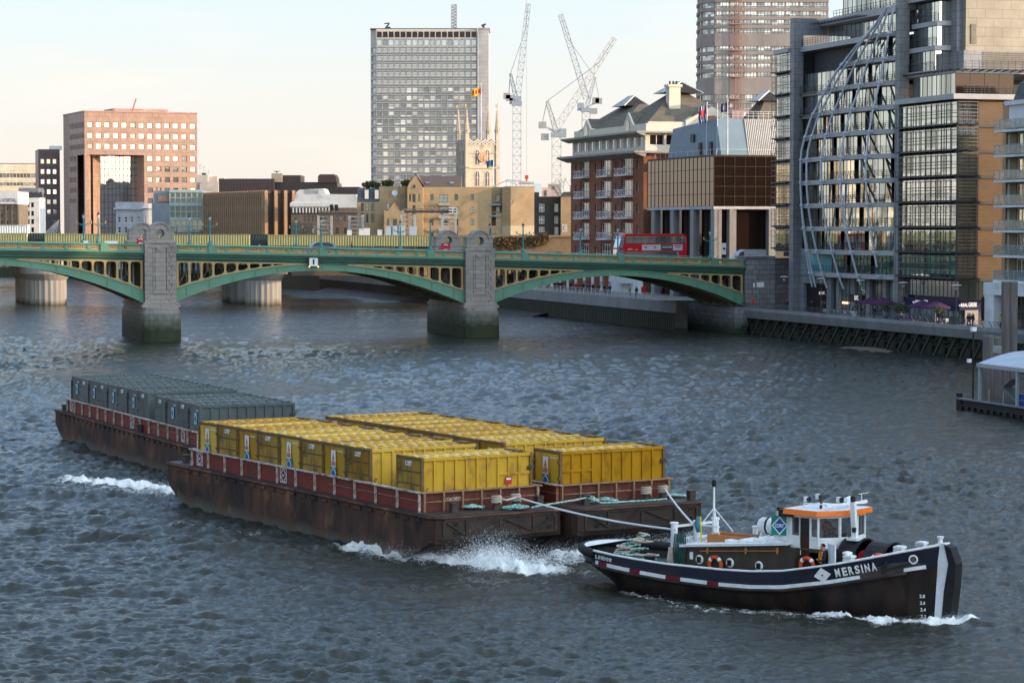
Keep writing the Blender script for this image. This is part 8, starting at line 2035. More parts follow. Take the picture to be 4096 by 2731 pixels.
wallglass("penthouse_glazing", (SR + 1.2, -41), (0, -1), 11.5, 31.6, 34.3, 9, 1, GM); wallglass("penthouse_glazing", (SR + 1.2, -52.5), (1, 0), 8, 31.6, 34.3, 4, 1, [[M_glk, M_rail]])
b = MB(); b.box(SR + 1.0, 108, -52.7, -40, 34.3, 34.8); b.build("penthouse_roof", M_gstb, rv)
b = MB()
for i in range(14): y = -40 - i * 1.05; b.bar((SR + .2, y, 34.7), (SR + 2.2, y, 34.5), .07, .14)
for s_ in (.2, .65, 1.1): b.bar((SR + s_, -39.8, 34.75), (SR + s_, -54, 34.75), .16, .06)
for i in range(10): b.bar((SR + 1 + i * 1.1, -54.2, 34.7), (SR + 1 + i * 1.1, -52.6, 34.5), .07, .14)
for s_ in (.2, .7, 1.2): b.bar((SR + .4, -54.0 + s_, 34.75), (SR + 12, -54.0 + s_, 34.75), .16, .06)
b.build("canopy_louvres", M_rail, rv)
b = MB()
for i in range(12): x = SR + 1.0 + i; b.bar((x, -55.9, 31.5), (x, -55.9, 32.7), .05)
for h in (.3, .55, .8, 1.15): b.bar((SR + .5, -55.9, 31.5 + h), (SR + 13, -55.9, 31.5 + h), .045)
for i in range(12): b.bar((SR + .6, -52.2 - .02, 34.8), (SR + .6, -52.2, 34.8), .05)
for i in range(11): x = SR + 2.5 + i; b.bar((x, -52.4, 34.8), (x, -52.4, 35.9), .05)
for h in (.3, .7, 1.1): b.bar((SR + 2.5, -52.4, 34.8 + h), (SR + 14, -52.4, 34.8 + h), .045)
b.build("terrace_railing", M_rail, rv)
# upper terraces right of the tall frame and the beige block
for k, z in enumerate((34.8, 37.9, 41.0)):
 wallglass("window_band", (SR + 1.4 + .3 * k, -40), (0, -1), 6.4, z + .2, z + 2.7, 5, 1, GM); slab([(SR + .8 + .3 * k, -39.9), (SR + .8 + .3 * k, -47), (104, -47), (104, -39.9)], z - .4, z + .2)
 wallglass("window_band", (SR + 1.4 + .3 * k, -46.4), (1, 0), 3.2, z + .2, z + 2.7, 3, 1, GM)
 b = MB()
 for i in range(7): y = -40.2 - i * 1.0; b.bar((SR + .9 + .3 * k, y, z + .2), (SR + .9 + .3 * k, y, z + 1.3), .05)
 for h in (.5, .8, 1.1, 1.3): b.bar((SR + .9 + .3 * k, -40, z + h), (SR + .9 + .3 * k, -46.8, z + h), .04)
 b.build("railing", M_rail, rv)
slab([(SR + .8, -39.9), (SR + .8, -47.2), (104, -47.2), (104, -39.9)], 43.9, 44.6)
b = MB(); b.box(93.6, 112, -49.5, -41, 37.3, 58, 0); b.build("beige_block", M_beige, rv)
b = MB(); b.box(92.9, 93.6, -48.5, -41, 35, 58, 0); b.box(93.0, 112, -50.2, -40.5, 34.8, 37.3, 0); b.build("stone_shoulder", M_gst, rv)
b = MB()
for i in range(9): b.box(95.6, 101.5, -50.32, -50.2, 35.0 + i * .25, 35.1 + i * .25)
b.box(94.3, 95.0, -49.62, -49.5, 38.2, 40.6); b.build("louvre_panel", pm("bronze_louvre", (.2, .165, .12)), rv)
# lower storeys: stone piers, shop glass, passage and turquoise panel
sh = [(2.0, 9.8, 3.3, 7.3), (11.4, 13.0, 3.3, 8.2), (13.9, 17.6, 3.5, 8.4), (18.9, 22.5, 3.5, 8.4), (23.6, 27.6, 3.5, 8.4), (28.6, 33.6, 3.5, 8.4)]
b = MB(); facade(b, (SR + .9, -5.4), (0, -1), 34.4, 3.3, 8.7, sh, .5); facade(b, (SR + .9, -5.4), (0, -1), 8.0, 8.7, 12, [], .3); b.box(SR + .75, SR + .9, -39.8, -5.4, 8.55, 8.8); b.build("stone_base", M_gst, rv)
M_shop = glass("shop_glass", (.12, .14, .14), metal=.55, rough=.05, wob=.05, base2=(.35, .4, .4))
windows(rv, (SR + .9, -5.4), (0, -1), sh[1:], .5, [M_fd, M_shop], nx=3, nz=2, fw=.08, name="shop_window")
q = MB(); q.box(SR + 1.38, SR + 1.42, -15.2, -7.4, 3.3, 7.3); q.build("passage", M_black, rv)  # black sheet across the opening: shade inside the passage put into colour
q = MB(); q.box(SR + .82, SR + .9, -17.6, -9.2, 8.95, 11.4); q.build("turquoise_panel", pm("turquoise_glass", (.15, .40, .44), (.14, .37, .41), rough=.25), rv)
wallglass("shop_front", (SR + .6, -40.2), (0, -1), 15, 6.6, 8.6, 14, 1, [[M_shop, M_rail]]); wallglass("shop_front", (SR + .6, -40.2), (0, -1), 15, 3.3, 5.1, 10, 1, [[M_shop, M_rail]]); wallglass("shop_front", (SR + .5, -55.2), (1, 0), 5.5, 6.4, 8.6, 4, 1, [[M_shop, M_rail]]); wallglass("shop_front", (SR + .5, -55.2), (1, 0), 5.5, 3.3, 5.0, 4, 1, [[M_shop, M_rail]])
M_navyf = pm("navy_fascia", (.018, .022, .07), rough=.4)
q = MB(); q.box(SR + .45, SR + .6, -55.3, -39.6, 5.1, 6.35); q.box(SR + .45, SR + 6, -55.5, -55.3, 5.0, 6.35); fs_ = q.build("shop_fascia", M_navyf, rv)
M_sgn = pm("sign_letters", (.85, .85, .85), emit=(1, 1, 1), estr=.35)
for tx, yy, w_, h_, dz in (("THE", -43.0, .55, .22, -.08), ("REAL", -44.3, 1.5, .42, 0), ("GREEK", -46.2, 1.7, .5, .03)): place(text_mesh(tx, w_, h_, M_sgn), "lettering", fs_, upright((SR + .45, yy, 5.75 + dz), (0, -1), .03))
for tx, xx_, w_, h_, dz in (("THE", SR + .45, .24, .16, -.06), ("REAL", SR + 1.1, .95, .42, 0), ("GREEK", SR + 2.25, 1.2, .54, .05)): place(text_mesh(tx, w_, h_, M_sgn, bold=.012), "lettering", fs_, upright((xx_, -55.5, 5.68 + dz), (1, 0), .03))
M_eat = pm("eat_sign", (.06, .03, .035), rough=.4)
q = MB(); q.box(SR + .82, SR + .9, -26.9, -22.6, 5.2, 6.2); e_ = q.build("shop_fascia", M_eat, rv); place(text_mesh("EAT.", 1.3, .62, M_sgn, bold=.02), "lettering", e_, upright((SR + .82, -25.2, 5.72), (0, -1), .03))
q = MB(); q.box(SR - .4, SR + .8, -15.3, -15.2, 5.2, 6.6); e_ = q.build("hanging_sign", M_eat, rv); place(text_mesh("EAT.", .95, .36, M_sgn, bold=.02), "lettering", e_, upright((SR + .2, -15.3, 6.1), (1, 0), .03))
q = MB()
for yy in (-20.0, -20.6, -21.2): q.ball((SR + 1.2, yy, 4.9), .12, 8)
q.build("pendant_lamp", pm("warm_bulb", (.9, .6, .3), emit=(1, .6, .25), estr=4), rv)
# ------------------------------------------------------------------ apartments at the right edge
ap = bank("brick_apartments", "yellow brick apartments with glass balconies over a white portico at the right edge")
M_apb = masonry("olive_brick", (.21, .155, .075), (.25, .18, .09), (.16, .13, .08), bw=.45, bh=.16, ms=.015); M_wht = pm("white_render", (.68, .69, .68), (.6, .61, .6), scale=.5, rough=.7, c3=(.5, .5, .48), c3_scale=.4)
AS = 90.1; At0, At1 = -65.4, -85; hs = 2.95; zg = 8.9
rr = [];
for k in range(6):
 z = zg + .2 + k * hs; rr += [(.15, 1.0, z + .25, z + 2.4), (2.6, 6.0, z + .05, z + 2.45), (8.2, 9.4, z + .25, z + 2.4), (11, 14.4, z + .05, z + 2.45)]
b = MB(); facade(b, (AS + .6, At0), (0, -1), At0 - At1, zg, 26.7, rr, .25)
upw = [(.1, .85, zg + .45 + k * hs, zg + 2.6 + k * hs) for k in range(6)] + [(3.2, 5.0, zg + .45 + k * hs, zg + 2.6 + k * hs) for k in range(6)]
facade(b, (AS + .6, At1), (1, 0), 20, 3.3, 28, [], .2); b.quad((AS + 20, At0, zg), (AS + .6, At0, zg), (AS + .6, At0, 26.7), (AS + 20, At0, 26.7)); b.box(AS + .7, AS + 20, At1, At0, 26.6, 27.0); b.build("wall", M_apb, ap)
M_glap = glass("balcony_room_glass", (.45, .47, .38), metal=.85, rough=.04, wob=.2, wscale=.8, base2=(.15, .16, .13))
windows(ap, (AS + .6, At0), (0, -1), rr, .25, [M_fw, M_glap], nx=3, nz=1, fw=.14)
M_balg = pm("balcony_glass", (.25, .33, .32), rough=.08, spec=.8); MATS["balcony_glass"].node_tree.nodes["Principled BSDF"].inputs["Alpha"].default_value = .4
for k in range(7):
 z = zg + .1 + k * hs
 for y0, y1 in ((At0 + .1, At0 - 7.4), (At0 - 8.4, At0 - 15.8)):
  q = MB(); q.box(AS - .9, AS + .6, y1, y0, z - .28, z + .0, 0)
  for i in range(7): y = y0 + (y1 - y0) * i / 6; q.bar((AS - .85, y, z), (AS - .85, y, z + 1.15), .06, .06, 1)
  q.bar((AS - .85, y0, z + 1.17), (AS - .85, y1, z + 1.17), .08, .06, 1); q.bar((AS - .85, y0, z + .12), (AS - .85, y1, z + .12), .05, .05, 1)
  for y in (y0, y1): q.bar((AS - .85, y, z + 1.17), (AS + .6, y, z + 1.17), .07, .06, 1)
  bo = q.build("balcony", [M_wht, pm("pale_green_rail", (.33, .42, .42))], ap)
  q = MB(); q.box(AS - .87, AS - .85, y1 + .05, y0 - .05, z + .14, z + 1.12); q.build("glass_panel", M_balg, bo)
b = MB(); b.box(AS + .2, AS + 20, At1, At0 - 1.5, 27.0, 29.6, 0); b.box(AS - .2, AS + 20, At1, At0 - 1.0, 29.6, 30.1, 0); b.build("white_top_storey", M_wht, ap)
b = MB(); b.prism([(AS + .4, 30.1), (AS + 1.2, 32.2), (AS + 4, 33.6), (AS + 14, 33.6), (AS + 16, 30.1)], 'y', At1, At0 - 2); b.build("slate_roof", pm("dark_slate", (.06, .065, .075)), ap)
b = MB(); pcols = [(0, 2.4), (9.8, 12.0), (17.5, 19.6)]
for a_, c_ in pcols: b.box(AS - 2.1, AS - .4, At0 - c_, At0 - a_, 3.3, 7.3)
b.box(AS - 2.15, AS + 1.5, At1, At0 + .05, 7.3, 8.75); b.build("portico", M_wht, ap)
wallglass("shop_front", (AS + 1.2, At0), (0, -1), 19, 3.3, 7.3, 12, 2, [[M_shop, M_rail]], parent=ap)
q = MB(); q.box(AS - 2.4, AS - 2.1, At0 - .1, At0 + .12, 4.2, 7.0, 0); q.box(AS - 2.42, AS - 2.11, At0 + .02, At0 + .14, 4.6, 6.6, 1); q.build("hanging_banner", [M_black, pm("dim_red_sign", (.12, .02, .02))], ap)
# ------------------------------------------------------------------ unseen blocks added up-river on the same bank, sized to shade the river
def shade_block(name, label, s0, s1, t0, t1, h, mat, fl=3.6, bay=3.2):
 q = bank(name, label); L = t1 - t0; rr = [(1.2 + i * bay, 1.2 + i * bay + bay * .55, 3.6 + j * fl + 1, 3.6 + j * fl + fl * .75) for i in range(int((L - 2) / bay)) for j in range(int((h - 1) / fl))]
 b = MB(); facade(b, (s0, t1), (0, -1), L, 3.3, 3.3 + h, rr, .3); b.box(s0 + .5, s1, t0, t1, 3.3, 3.3 + h - .05); b.build("wall", mat, q)
 g = MB(); g.quad((s0 + .28, t1, 3.4), (s0 + .28, t0, 3.4), (s0 + .28, t0, 3 + h), (s0 + .28, t1, 3 + h)); g.build("glazing", M_gla, q)
 b = MB(); b.box(s0 - .3, s1, t0 - .2, t1 + .2, 3.3 + h, 3.8 + h); b.build("roof", M_flat, q)
shade_block("brick_apartments", "unseen yellow brick flats upstream of the portico building, added to shade the river", 90, 112, -118, -85, 27, M_apb)
shade_block("unseen_pale_block", "unseen pale rendered block upstream of the flats, added to shade the river", 92, 125, -196, -122, 31, M_crm)
shade_block("unseen_brick_gallery", "unseen brown brick former power station upstream, sized to shade the river", 97, 160, -560, -200, 34, M_rbr, 6.5, 5)
# buildings along the opposite bank (left of the frame; seen only as reflections)
for i, (d, L, h, c) in enumerate(((0, 60, 22, 0), (66, 48, 28, 1), (120, 66, 24, 2), (192, 55, 30, 0), (252, 70, 26, 1), (330, 66, 32, 2))):
 q = thing("riverside_block", "stone riverside block on the opposite bank, number of storeys %d from the bridge inland" % round(h / 3.6), "building", (-128 - .292 * d, 318 + .956 * d, 0), R(107))
 q["label"] = ("sunlit %s riverside block on the opposite bank, " % ("cream", "pale stone", "buff")[c]) + ("nearest the road bridge", "second from the road bridge", "third from the road bridge", "fourth from the road bridge", "fifth from the road bridge", "farthest from the road bridge")[i]
 m = (M_crm, M_pst, pm("buff_stone", (.5, .4, .28), (.44, .35, .24), scale=.5))[c]
 rr = [(1.2 + k * 3, 2.9 + k * 3, 4.5 + j * 3.6, 6.6 + j * 3.6) for k in range(int(L / 3) - 1) for j in range(int((h - 2) / 3.6))]
 b = MB(); facade(b, (0, 0), (1, 0), L, -1, 4 + h, rr, .4); b.box(0, L, .6, 22, -1, 4 + h - .1); b.build("wall", m, q)
 g = MB(); g.quad((0, .38, 4), (L, .38, 4), (L, .38, 3.5 + h), (0, .38, 3.5 + h)); g.build("glazing", M_gld, q)
# ------------------------------------------------------------------ traffic and people on the road bridge
def spx(px, t):
 k = (px - 1176) / 5553; P0 = bl(0, t); c, s_ = math.cos(BA), math.sin(BA)
 return (k * P0.y - P0.x) / (c - k * s_)
def rz_(s): return zt(s) - 1.1
M_busr = pm("bus_red", (.42, .012, .02), (.37, .012, .02), scale=1, rough=.3); M_busg = glass("bus_glass", (.16, .18, .18), metal=.6, rough=.05, wob=.05); M_busf = glass("bus_windscreen", (.55, .62, .64), metal=.8, rough=.04, wob=.05)
s0, s1 = spx(1421, 5.0), spx(1578, 5.0); BL = s1 - s0
bus = thing("double_decker_bus", "red double-decker bus with a long advert, driving left over the bridge", "bus", bl(s0, 5.0, rz_((s0 + s1) / 2) + .02), BA)
b = MB(); H = 4.35
pr = [(.35, .35), (.0, .9), (.05, 2.2), (.55, 4.05), (.9, H), (BL - .5, H), (BL - .1, H - .3), (BL, 3.6), (BL - .02, .4), (BL - .3, .3)]
b.prism(pr, 'y', 0, 2.5); b.build("body", M_busr, bus)
b = MB(); b.prism([(.9, 3.0), (1.05, 3.85), (1.35, 3.98), (BL - .6, 3.98), (BL - .28, 3.7), (BL - .25, 3.0)], 'y', -.015, .0)
b.build("upper_windows", M_busg, bus)
b = MB()
for i in range(8): x = 1.0 + i * (BL - 1.5) / 7.5; b.box(x - .03, x + .03, -.025, -.015, 3.0, 3.95)
b.box(1.1, BL - .4, -.024, -.015, 3.62, 3.66); b.build("window_pillars", M_black, bus)
b = MB(); b.box(.75, BL - 1.3, -.015, 0, .85, 1.75); b.build("lower_windows", M_busg, bus)
b = MB(); b.add([(-.02, .1, .95), (.03, .1, 2.1), (.03, 2.4, 2.1), (-.02, 2.4, .95)], [(0, 1, 2, 3)]); b.add([(.06, .1, 2.35), (.5, .1, 3.95), (.5, 2.4, 3.95), (.06, 2.4, 2.35)], [(0, 1, 2, 3)])
b.v = [(x - .03, y, z) for x, y, z in b.v]; b.add([(.0, -.012, 1.1), (.62, -.012, 1.1), (.75, -.012, 2.0), (.05, -.012, 2.0)], [(0, 1, 2, 3)]); b.add([(.08, -.012, 2.3), (.62, -.012, 2.3), (.86, -.012, 3.95), (.5, -.012, 3.95)], [(0, 1, 2, 3)]); b.build("windscreen", M_busf, bus)
b = MB(); b.box(3.55, BL - .75, -.02, 0, 1.95, 2.78, 0); b.box(6.45, 8.3, -.026, -.02, 1.97, 2.76, 1); b.box(8.7, BL - 1.0, -.026, -.02, 2.25, 2.42, 2); b.box(8.5, BL - .9, -.026, -.02, 2.5, 2.62, 1)
for x in (4.15, 5.55): b.prism([(x - .42, 2.33), (x, 2.5), (x + .42, 2.36), (x, 2.2)], 'y', -.026, -.02, 0); b.prism([(x + .13 * math.cos(a), 2.34 + .13 * math.sin(a)) for a in np.linspace(0, 6.28, 12, endpoint=False)], 'y', -.03, -.026, 3); b.box(x - .45, x + .4, -.028, -.02, 2.52, 2.58, 1)
ad = b.build("advert", [pm("advert_pale", (.5, .42, .42), (.42, .38, .4), scale=1), pm("advert_dark", (.04, .035, .045)), M_fg, pm("iris_violet", (.08, .06, .16))], bus)
place(text_mesh("LANCOME", 1.5, .3, M_white), "lettering", ad, upright((7.38, -.026, 2.42), (1, 0), .01)); place(text_mesh("abellio", .75, .22, M_white), "lettering", bus, upright((1.75, -.0, 2.15), (1, 0), .012)); place(text_mesh("344", .42, .2, M_yw), "lettering", bus, upright((2.7, 0, 2.05), (1, 0), .012))
for x in (2.2, BL - 2.6):
 b = MB(); b.lathe([(.48, 0), (.5, .04), (.5, .26), (.48, .3)], (x, .3, .48), 18, 0, Matrix.Rotation(R(90), 3, 'X')); b.lathe([(.25, .28), (.25, .32)], (x, .3, .48), 12, 1, Matrix.Rotation(R(90), 3, 'X')); b.build("wheel", [M_rub, M_fg], bus)
def car(name, label, cat, px, t, prof, win, col, wdt=1.75, flip=False):
 s = spx(px, t); r = thing(name, label, cat, bl(s, t, rz_(s) + .02), BA); b = MB()
 b.prism(prof, 'y', 0, wdt); b.build("body", col, r); b = MB(); b.prism(win, 'y', -.012, wdt + .012); b.build("window", M_busg, r)
 L = max(p[0] for p in prof)
 for x in (L * .2, L * .8):
  for y in (.08, wdt - .08): b = MB(); b.lathe([(.31, -.1), (.33, 0), (.31, .1)], (x, y, .33), 14, 0, Matrix.Rotation(R(90), 3, 'X')); b.build("wheel", M_rub, r)
car("parked_car", "pale blue taxi crossing the middle of the bridge", "taxi", 700, 4.0, [(0, .3), (0, .75), (.9, .95), (1.3, 1.55), (1.8, 1.78), (3.4, 1.78), (4.2, 1.5), (4.5, .95), (4.5, .3)], [(1.05, 1.0), (1.4, 1.5), (1.8, 1.68), (3.35, 1.68), (3.95, 1.45), (4.1, 1.0)], pm("pale_blue_paint", (.18, .24, .34), rough=.3))
car("panel_van", "silver panel van at the right end of the bridge beside the abutment", "van", 1679, 6.5, [(0, .3), (0, .85), (.85, 1.25), (1.5, 2.15), (2.2, 2.45), (5.4, 2.45), (5.6, 2.2), (5.6, .3)], [(.95, 1.3), (1.5, 2.05), (2.0, 2.2), (2.1, 1.3)], pm("silver_paint", (.42, .45, .48), rough=.3), 2.0)
M_gal = pm("galvanised", (.4, .41, .42), rough=.4)
def barrier():
 r = thing("crowd_barrier", "x", "barrier"); b = MB(); b.tube([(0, 0, .1), (0, 0, 1.0), (.12, 0, 1.1), (2.9, 0, 1.1), (3.02, 0, 1.0), (3.02, 0, .1)], .028, 6); b.bar((0, 0, .2), (3.02, 0, .2), .04)
 for x in (.3, 2.7): b.bar((x, -.3, .02), (x, .3, .02), .05); b.bar((x, 0, 0), (x, 0, .2), .04)
 b.build("frame", M_gal, r); b = MB()
 for i in range(1, 16): b.tube([(i * 3.02 / 16, 0, .2), (i * 3.02 / 16, 0, 1.1)], .009, 4)
 b.build("bars", M_gal, r); return r
bp_ = None
for i in range(24):
 s = 20.5 + i * 3.1 + (.0 if i < 8 else 2.6 if i < 16 else 0)
 if 43 < s + 1.5 < 47.5 or s > 92: continue
 o = bp_ if bp_ is None else copy_tree(bp_)
 if o is None: o = bp_ = barrier()
 o.location = bl(s, .75, zt(s) - .98); o.rotation_euler = (0, 0, BA); o["label"] = "plain galvanised crowd barrier in the row along the near pavement of the bridge"; o["group"] = "crowd barriers along the bridge pavement"; o["category"] = "barrier"
def board(name, label, px, t, w, h, col, text=None, arcs=False):
 s = spx(px, t); r = thing(name, label, "sign", bl(s, t, zt(s) - .98), BA); b = MB(); b.box(-w / 2, w / 2, 0, .06, .75, .75 + h); b.build("board", col, r)
 b = MB()
 for x in (-w * .4, w * .4): b.box(x - .03, x + .03, .06, .12, 0, .9); b.bar((x, .1, .02), (x, .6, .02), .06)
 b.build("leg", M_gal, r)
 if arcs:
  b = MB()
  for zz in (.75 + h * .68, .75 + h * .12): b.tube([(.28 * math.cos(a), -.03, zz + .2 * math.sin(a)) for a in np.linspace(.3, 2.84, 8)], .07, 5)
  b.build("marking", M_white, r)
M_redb = pm("sign_red", (.5, .02, .03), rough=.4)
board("road_sign", "red roadworks sign with white curved marks beside the left granite turrets", 324, 15.5, 1.0, 1.0, M_redb, arcs=True)
board("road_sign", "red roadworks sign with a white curved mark in front of the right granite turret", 1024, 15.0, 1.35, 1.25, M_redb, arcs=True)
board("road_sign", "long white roadworks board on the bridge left of the granite turrets", 256, 3.0, 1.75, .55, M_white)
board("road_sign", "small white board at the foot of the leftmost street lamp", 198, 14, .7, .5, M_white)
r = simple("bus_stop_sign", "white bus stop flag with a blue roundel on its pole right of the bus", "sign", bl(spx(1663, 1.6), 1.6, zt(78) - .98), BA, [("post", lambda b: b.tube([(.35, .05, 0), (.35, .05, 3.3)], .05, 6), M_black), ("panel", lambda b: (b.box(-.35, .3, 0, .06, 1.45, 3.1, 0), b.lathe([(.2, 0), (.2, .03)], (0, 0, 2.3), 14, 1, Matrix.Rotation(R(90), 3, 'X')), b.lathe([(.13, .031), (.13, .04)], (0, 0, 2.3), 14, 2, Matrix.Rotation(R(90), 3, 'X'))), [M_white, M_redb, M_fblu])])
person("person in dark clothes walking on the far pavement of the bridge", bl(spx(808, 14.5), 14.5, zt(26) - .98), BA + 1.5, (.03, .03, .04), (.03, .03, .05))
# people on the downstream quay under the right-hand arch
P_walk = dict(lkn=(.1, -.16, .52), lan=(.1, -.14, .1), lto=(.11, -.3, .06), rkn=(-.1, .02, .5), ran=(-.1, .22, .13), rto=(-.11, .12, .04), lel=(.25, .1, 1.16), lwr=(.25, .04, .93), lha=(.25, .0, .86), rel=(-.25, -.08, 1.16), rwr=(-.24, -.2, .95), rha=(-.24, -.24, .88))
qp = [(1284, (.02, .02, .03)), (1290, (.05, .04, .04)), (1311, (.03, .03, .03)), (1323, (.32, .03, .03)), (1329, (.28, .04, .05)), (1340, (.03, .03, .05)), (1352, (.04, .05, .08)), (1362, (.02, .02, .02)), (1376, (.08, .06, .05)), (1388, (.02, .03, .05)), (1401, (.05, .05, .05)), (1446, (.22, .4, .08)), (1462, (.03, .03, .03)), (1274, (.1, .02, .03)), (1348, (.12, .1, .09))]
qn = ["leftmost in dark clothes", "second from the left in dark brown", "in black left of the two in red", "in red left of another red coat", "in a dull red coat", "in navy right of the red coats", "in slate blue", "in black near the brick piers", "in brown", "in dark blue", "in grey", "in a bright green jacket", "in black behind the green jacket", "in maroon at the arch edge", "in taupe among the crowd"]
for i, ((px_, c), nm) in enumerate(zip(qp, qn)):
 s = 79.3 + (i % 3) * .8; t = tpx(px_, s)
 person("person %s strolling on the quay under the arch" % nm, bl(s, t, 4.2), BA + (R(0) if i % 2 else R(180)), c, (.03, .03, .045), P_walk, "walk", group="people on the downstream quay")
b = thing("lifebuoy_post", "red lifebuoy housing on the downstream quay under the arch", "lifebuoy", bl(78.2, tpx(1456 + 22, 78.2), 4.2), BA); q = MB(); q.tube([(0, 0, 0), (0, 0, 1.5)], .05, 6, 0); q.lathe([(.3, .9), (.38, 1.0), (.38, 1.8), (.3, 1.9)], (0, 0, 0), 12, 1); q.build("housing", [M_fg, M_redb], b)
q = MB(); q.box(S0 - .1, S0, t0 + 1 if False else tpx(1477, S0), tpx(1245, S0), 4.2, 7.4); q.build("white_base", M_wht, rb)
for i in range(9):
 t = tpx(1240, 84) - 4.5 * i; q = MB(); q.box(83.7, 84.5, t - .4, t + .4, 4.2, 6.9, 0); q.box(83.6, 84.6, t - .5, t + .5, 6.9, 7.1, 0); q.build("brick_pier", M_rbr, rb)
# ------------------------------------------------------------------ riverside walk furniture
def walk_lamp():
 r = thing("walkway_lamp", "x", "street lamp"); q = MB(); q.tube([(0, 0, 0), (0, 0, 4.3)], [.09, .06], 8); q.lathe([(.06, 4.2), (.14, 4.35), (.1, 4.4)], (0, 0, 0), 8); q.build("post", M_rail, r)
 q = MB()
 for a in range(4): q.bar((.08 * math.cos(a * 1.57), .08 * math.sin(a * 1.57), 4.35), (.42 * math.cos(a * 1.57), .42 * math.sin(a * 1.57), 5.0), .03)
 q.lathe([(.1, 4.38), (.25, 4.75), (.1, 4.8)], (0, 0, 0), 10, 1); q.lathe([(.6, 5.0), (.6, 5.05), (.1, 5.12)], (0, 0, 0), 16, 2); q.build("lantern", [M_rail, pm("lantern_glass", (.5, .5, .46)), M_fw], r); return r
wl_ = None
for i, px_ in enumerate((1801.7, 1885.9, 1976.7, 2075, 2196.7)):
 o = walk_lamp() if wl_ is None else copy_tree(wl_); wl_ = wl_ or o
 o.location = bl(85.6, tpx(px_, 85.6), 3.3); o["label"] = "slim walkway lamp with a flat white top, " + ("beside the bridge abutment", "in front of the dark passage", "at the left purple parasols", "before the navy shop band", "at the right end before the portico")[i]; o["group"] = "walkway lamps"; o["category"] = "street lamp"
M_purp = pm("purple_canvas", (.085, .03, .085), (.07, .025, .075), scale=2, rough=.85)
pa_ = None
for i, px_ in enumerate((2002, 2030, 2119, 2149)):
 if pa_ is None:
  r = pa_ = thing("parasol", "x", "parasol"); q = MB(); q.tube([(0, 0, 0), (0, 0, 2.75)], .05, 8); q.lathe([(.4, 0), (.4, .08)], (0, 0, 0), 12); q.build("pole", M_gal, r)
  q = MB(); k = 8; R_ = 1.9
  for j in range(k):
   a0, a1 = 2 * math.pi * j / k, 2 * math.pi * (j + 1) / k; A, B_ = (R_ * math.cos(a0), R_ * math.sin(a0)), (R_ * math.cos(a1), R_ * math.sin(a1)); mm = ((A[0] + B_[0]) / 2 * .97, (A[1] + B_[1]) / 2 * .97)
   q.add([(0, 0, 2.95), (*A, 2.15), (*mm, 2.2), (*B_, 2.15), (*A, 1.95), (*mm, 2.02), (*B_, 1.95)], [(0, 1, 2), (0, 2, 3), (1, 4, 5, 2), (2, 5, 6, 3)])
  q.build("canopy", M_purp, r)
 o = pa_ if i == 0 else copy_tree(pa_)
 o.location = bl(87.0, tpx(px_, 87.0), 3.3); o.rotation_euler = (0, 0, .3 * i); o["label"] = "open purple parasol on the riverside walk, " + ("leftmost of the left pair", "right one of the left pair", "left one of the right pair", "rightmost of all")[i]; o["group"] = "purple parasols on the riverside walk"; o["category"] = "parasol"
for i, px_ in enumerate((2035, 2062, 2078, 2158)):
 P_ = bl(86.2, tpx(px_, 86.2), 3.3); r = thing("potted_tree", "small round potted olive tree, " + ("leftmost, under the left parasols", "second from the left", "beside the walkway lamp before the navy band", "rightmost, by the right parasols")[i], "tree", P_, 0, "potted trees on the riverside walk")
 q = MB(); q.lathe([(.28, 0), (.36, .6), (.32, .62)], (0, 0, 0), 12); q.build("pot", M_fd, r); q = MB(); q.tube([(0, 0, .5), (.03, 0, 1.3)], .05, 6); q.build("trunk", pm("bark", (.16, .11, .08)), r)
 o = shrub("crown", "x", (0, 0, 1.8), .75, .75, .65, 320, .1, pm("olive_leaves", (.05, .07, .04), (.08, .1, .05), scale=4)); del o["label"]; del o["category"]; o.parent = r
wk = [(1808, 87.5, (.05, .03, .03)), (1864, 88.6, (.02, .02, .02)), (1889, 88.8, (.06, .03, .03)), (1894, 88.4, (.02, .02, .03)), (1979, 86.0, (.03, .03, .03)), (1985, 86.2, (.35, .12, .12)), (2009, 85.7, (.02, .03, .05)), (2157, 86.0, (.03, .02, .02)), (2224, 86.0, (.10, .02, .03)), (2228, 86.3, (.08, .16, .28)), (2235, 86.1, (.02, .02, .04)), (2299, 87.4, (.5, .3, .12))]
wn_ = ["by the abutment in brown", "in black at the passage", "in dark red at the hanging sign", "in navy at the hanging sign", "in black left of the parasols", "in a pink jacket at the left parasols", "in navy with a white cap under the left parasols", "in brown near the right parasols", "in maroon before the cash machine", "in a light blue coat before the cash machine", "in navy right of the light blue coat", "in ochre under the portico"]
for i, ((px_, s, c), nm) in enumerate(zip(wk, wn_)):
 person("person %s on the riverside walk" % nm, bl(s, tpx(px_, s), 3.3), BA + R(90 if i % 2 else -90), c, (.03, .03, .05), P_walk if i in (0, 6, 8, 9, 10) else {}, "walk" if i in (0, 6, 8, 9, 10) else "stand", hat=(.7, .7, .7) if i == 6 else None, group="people on the riverside walk")
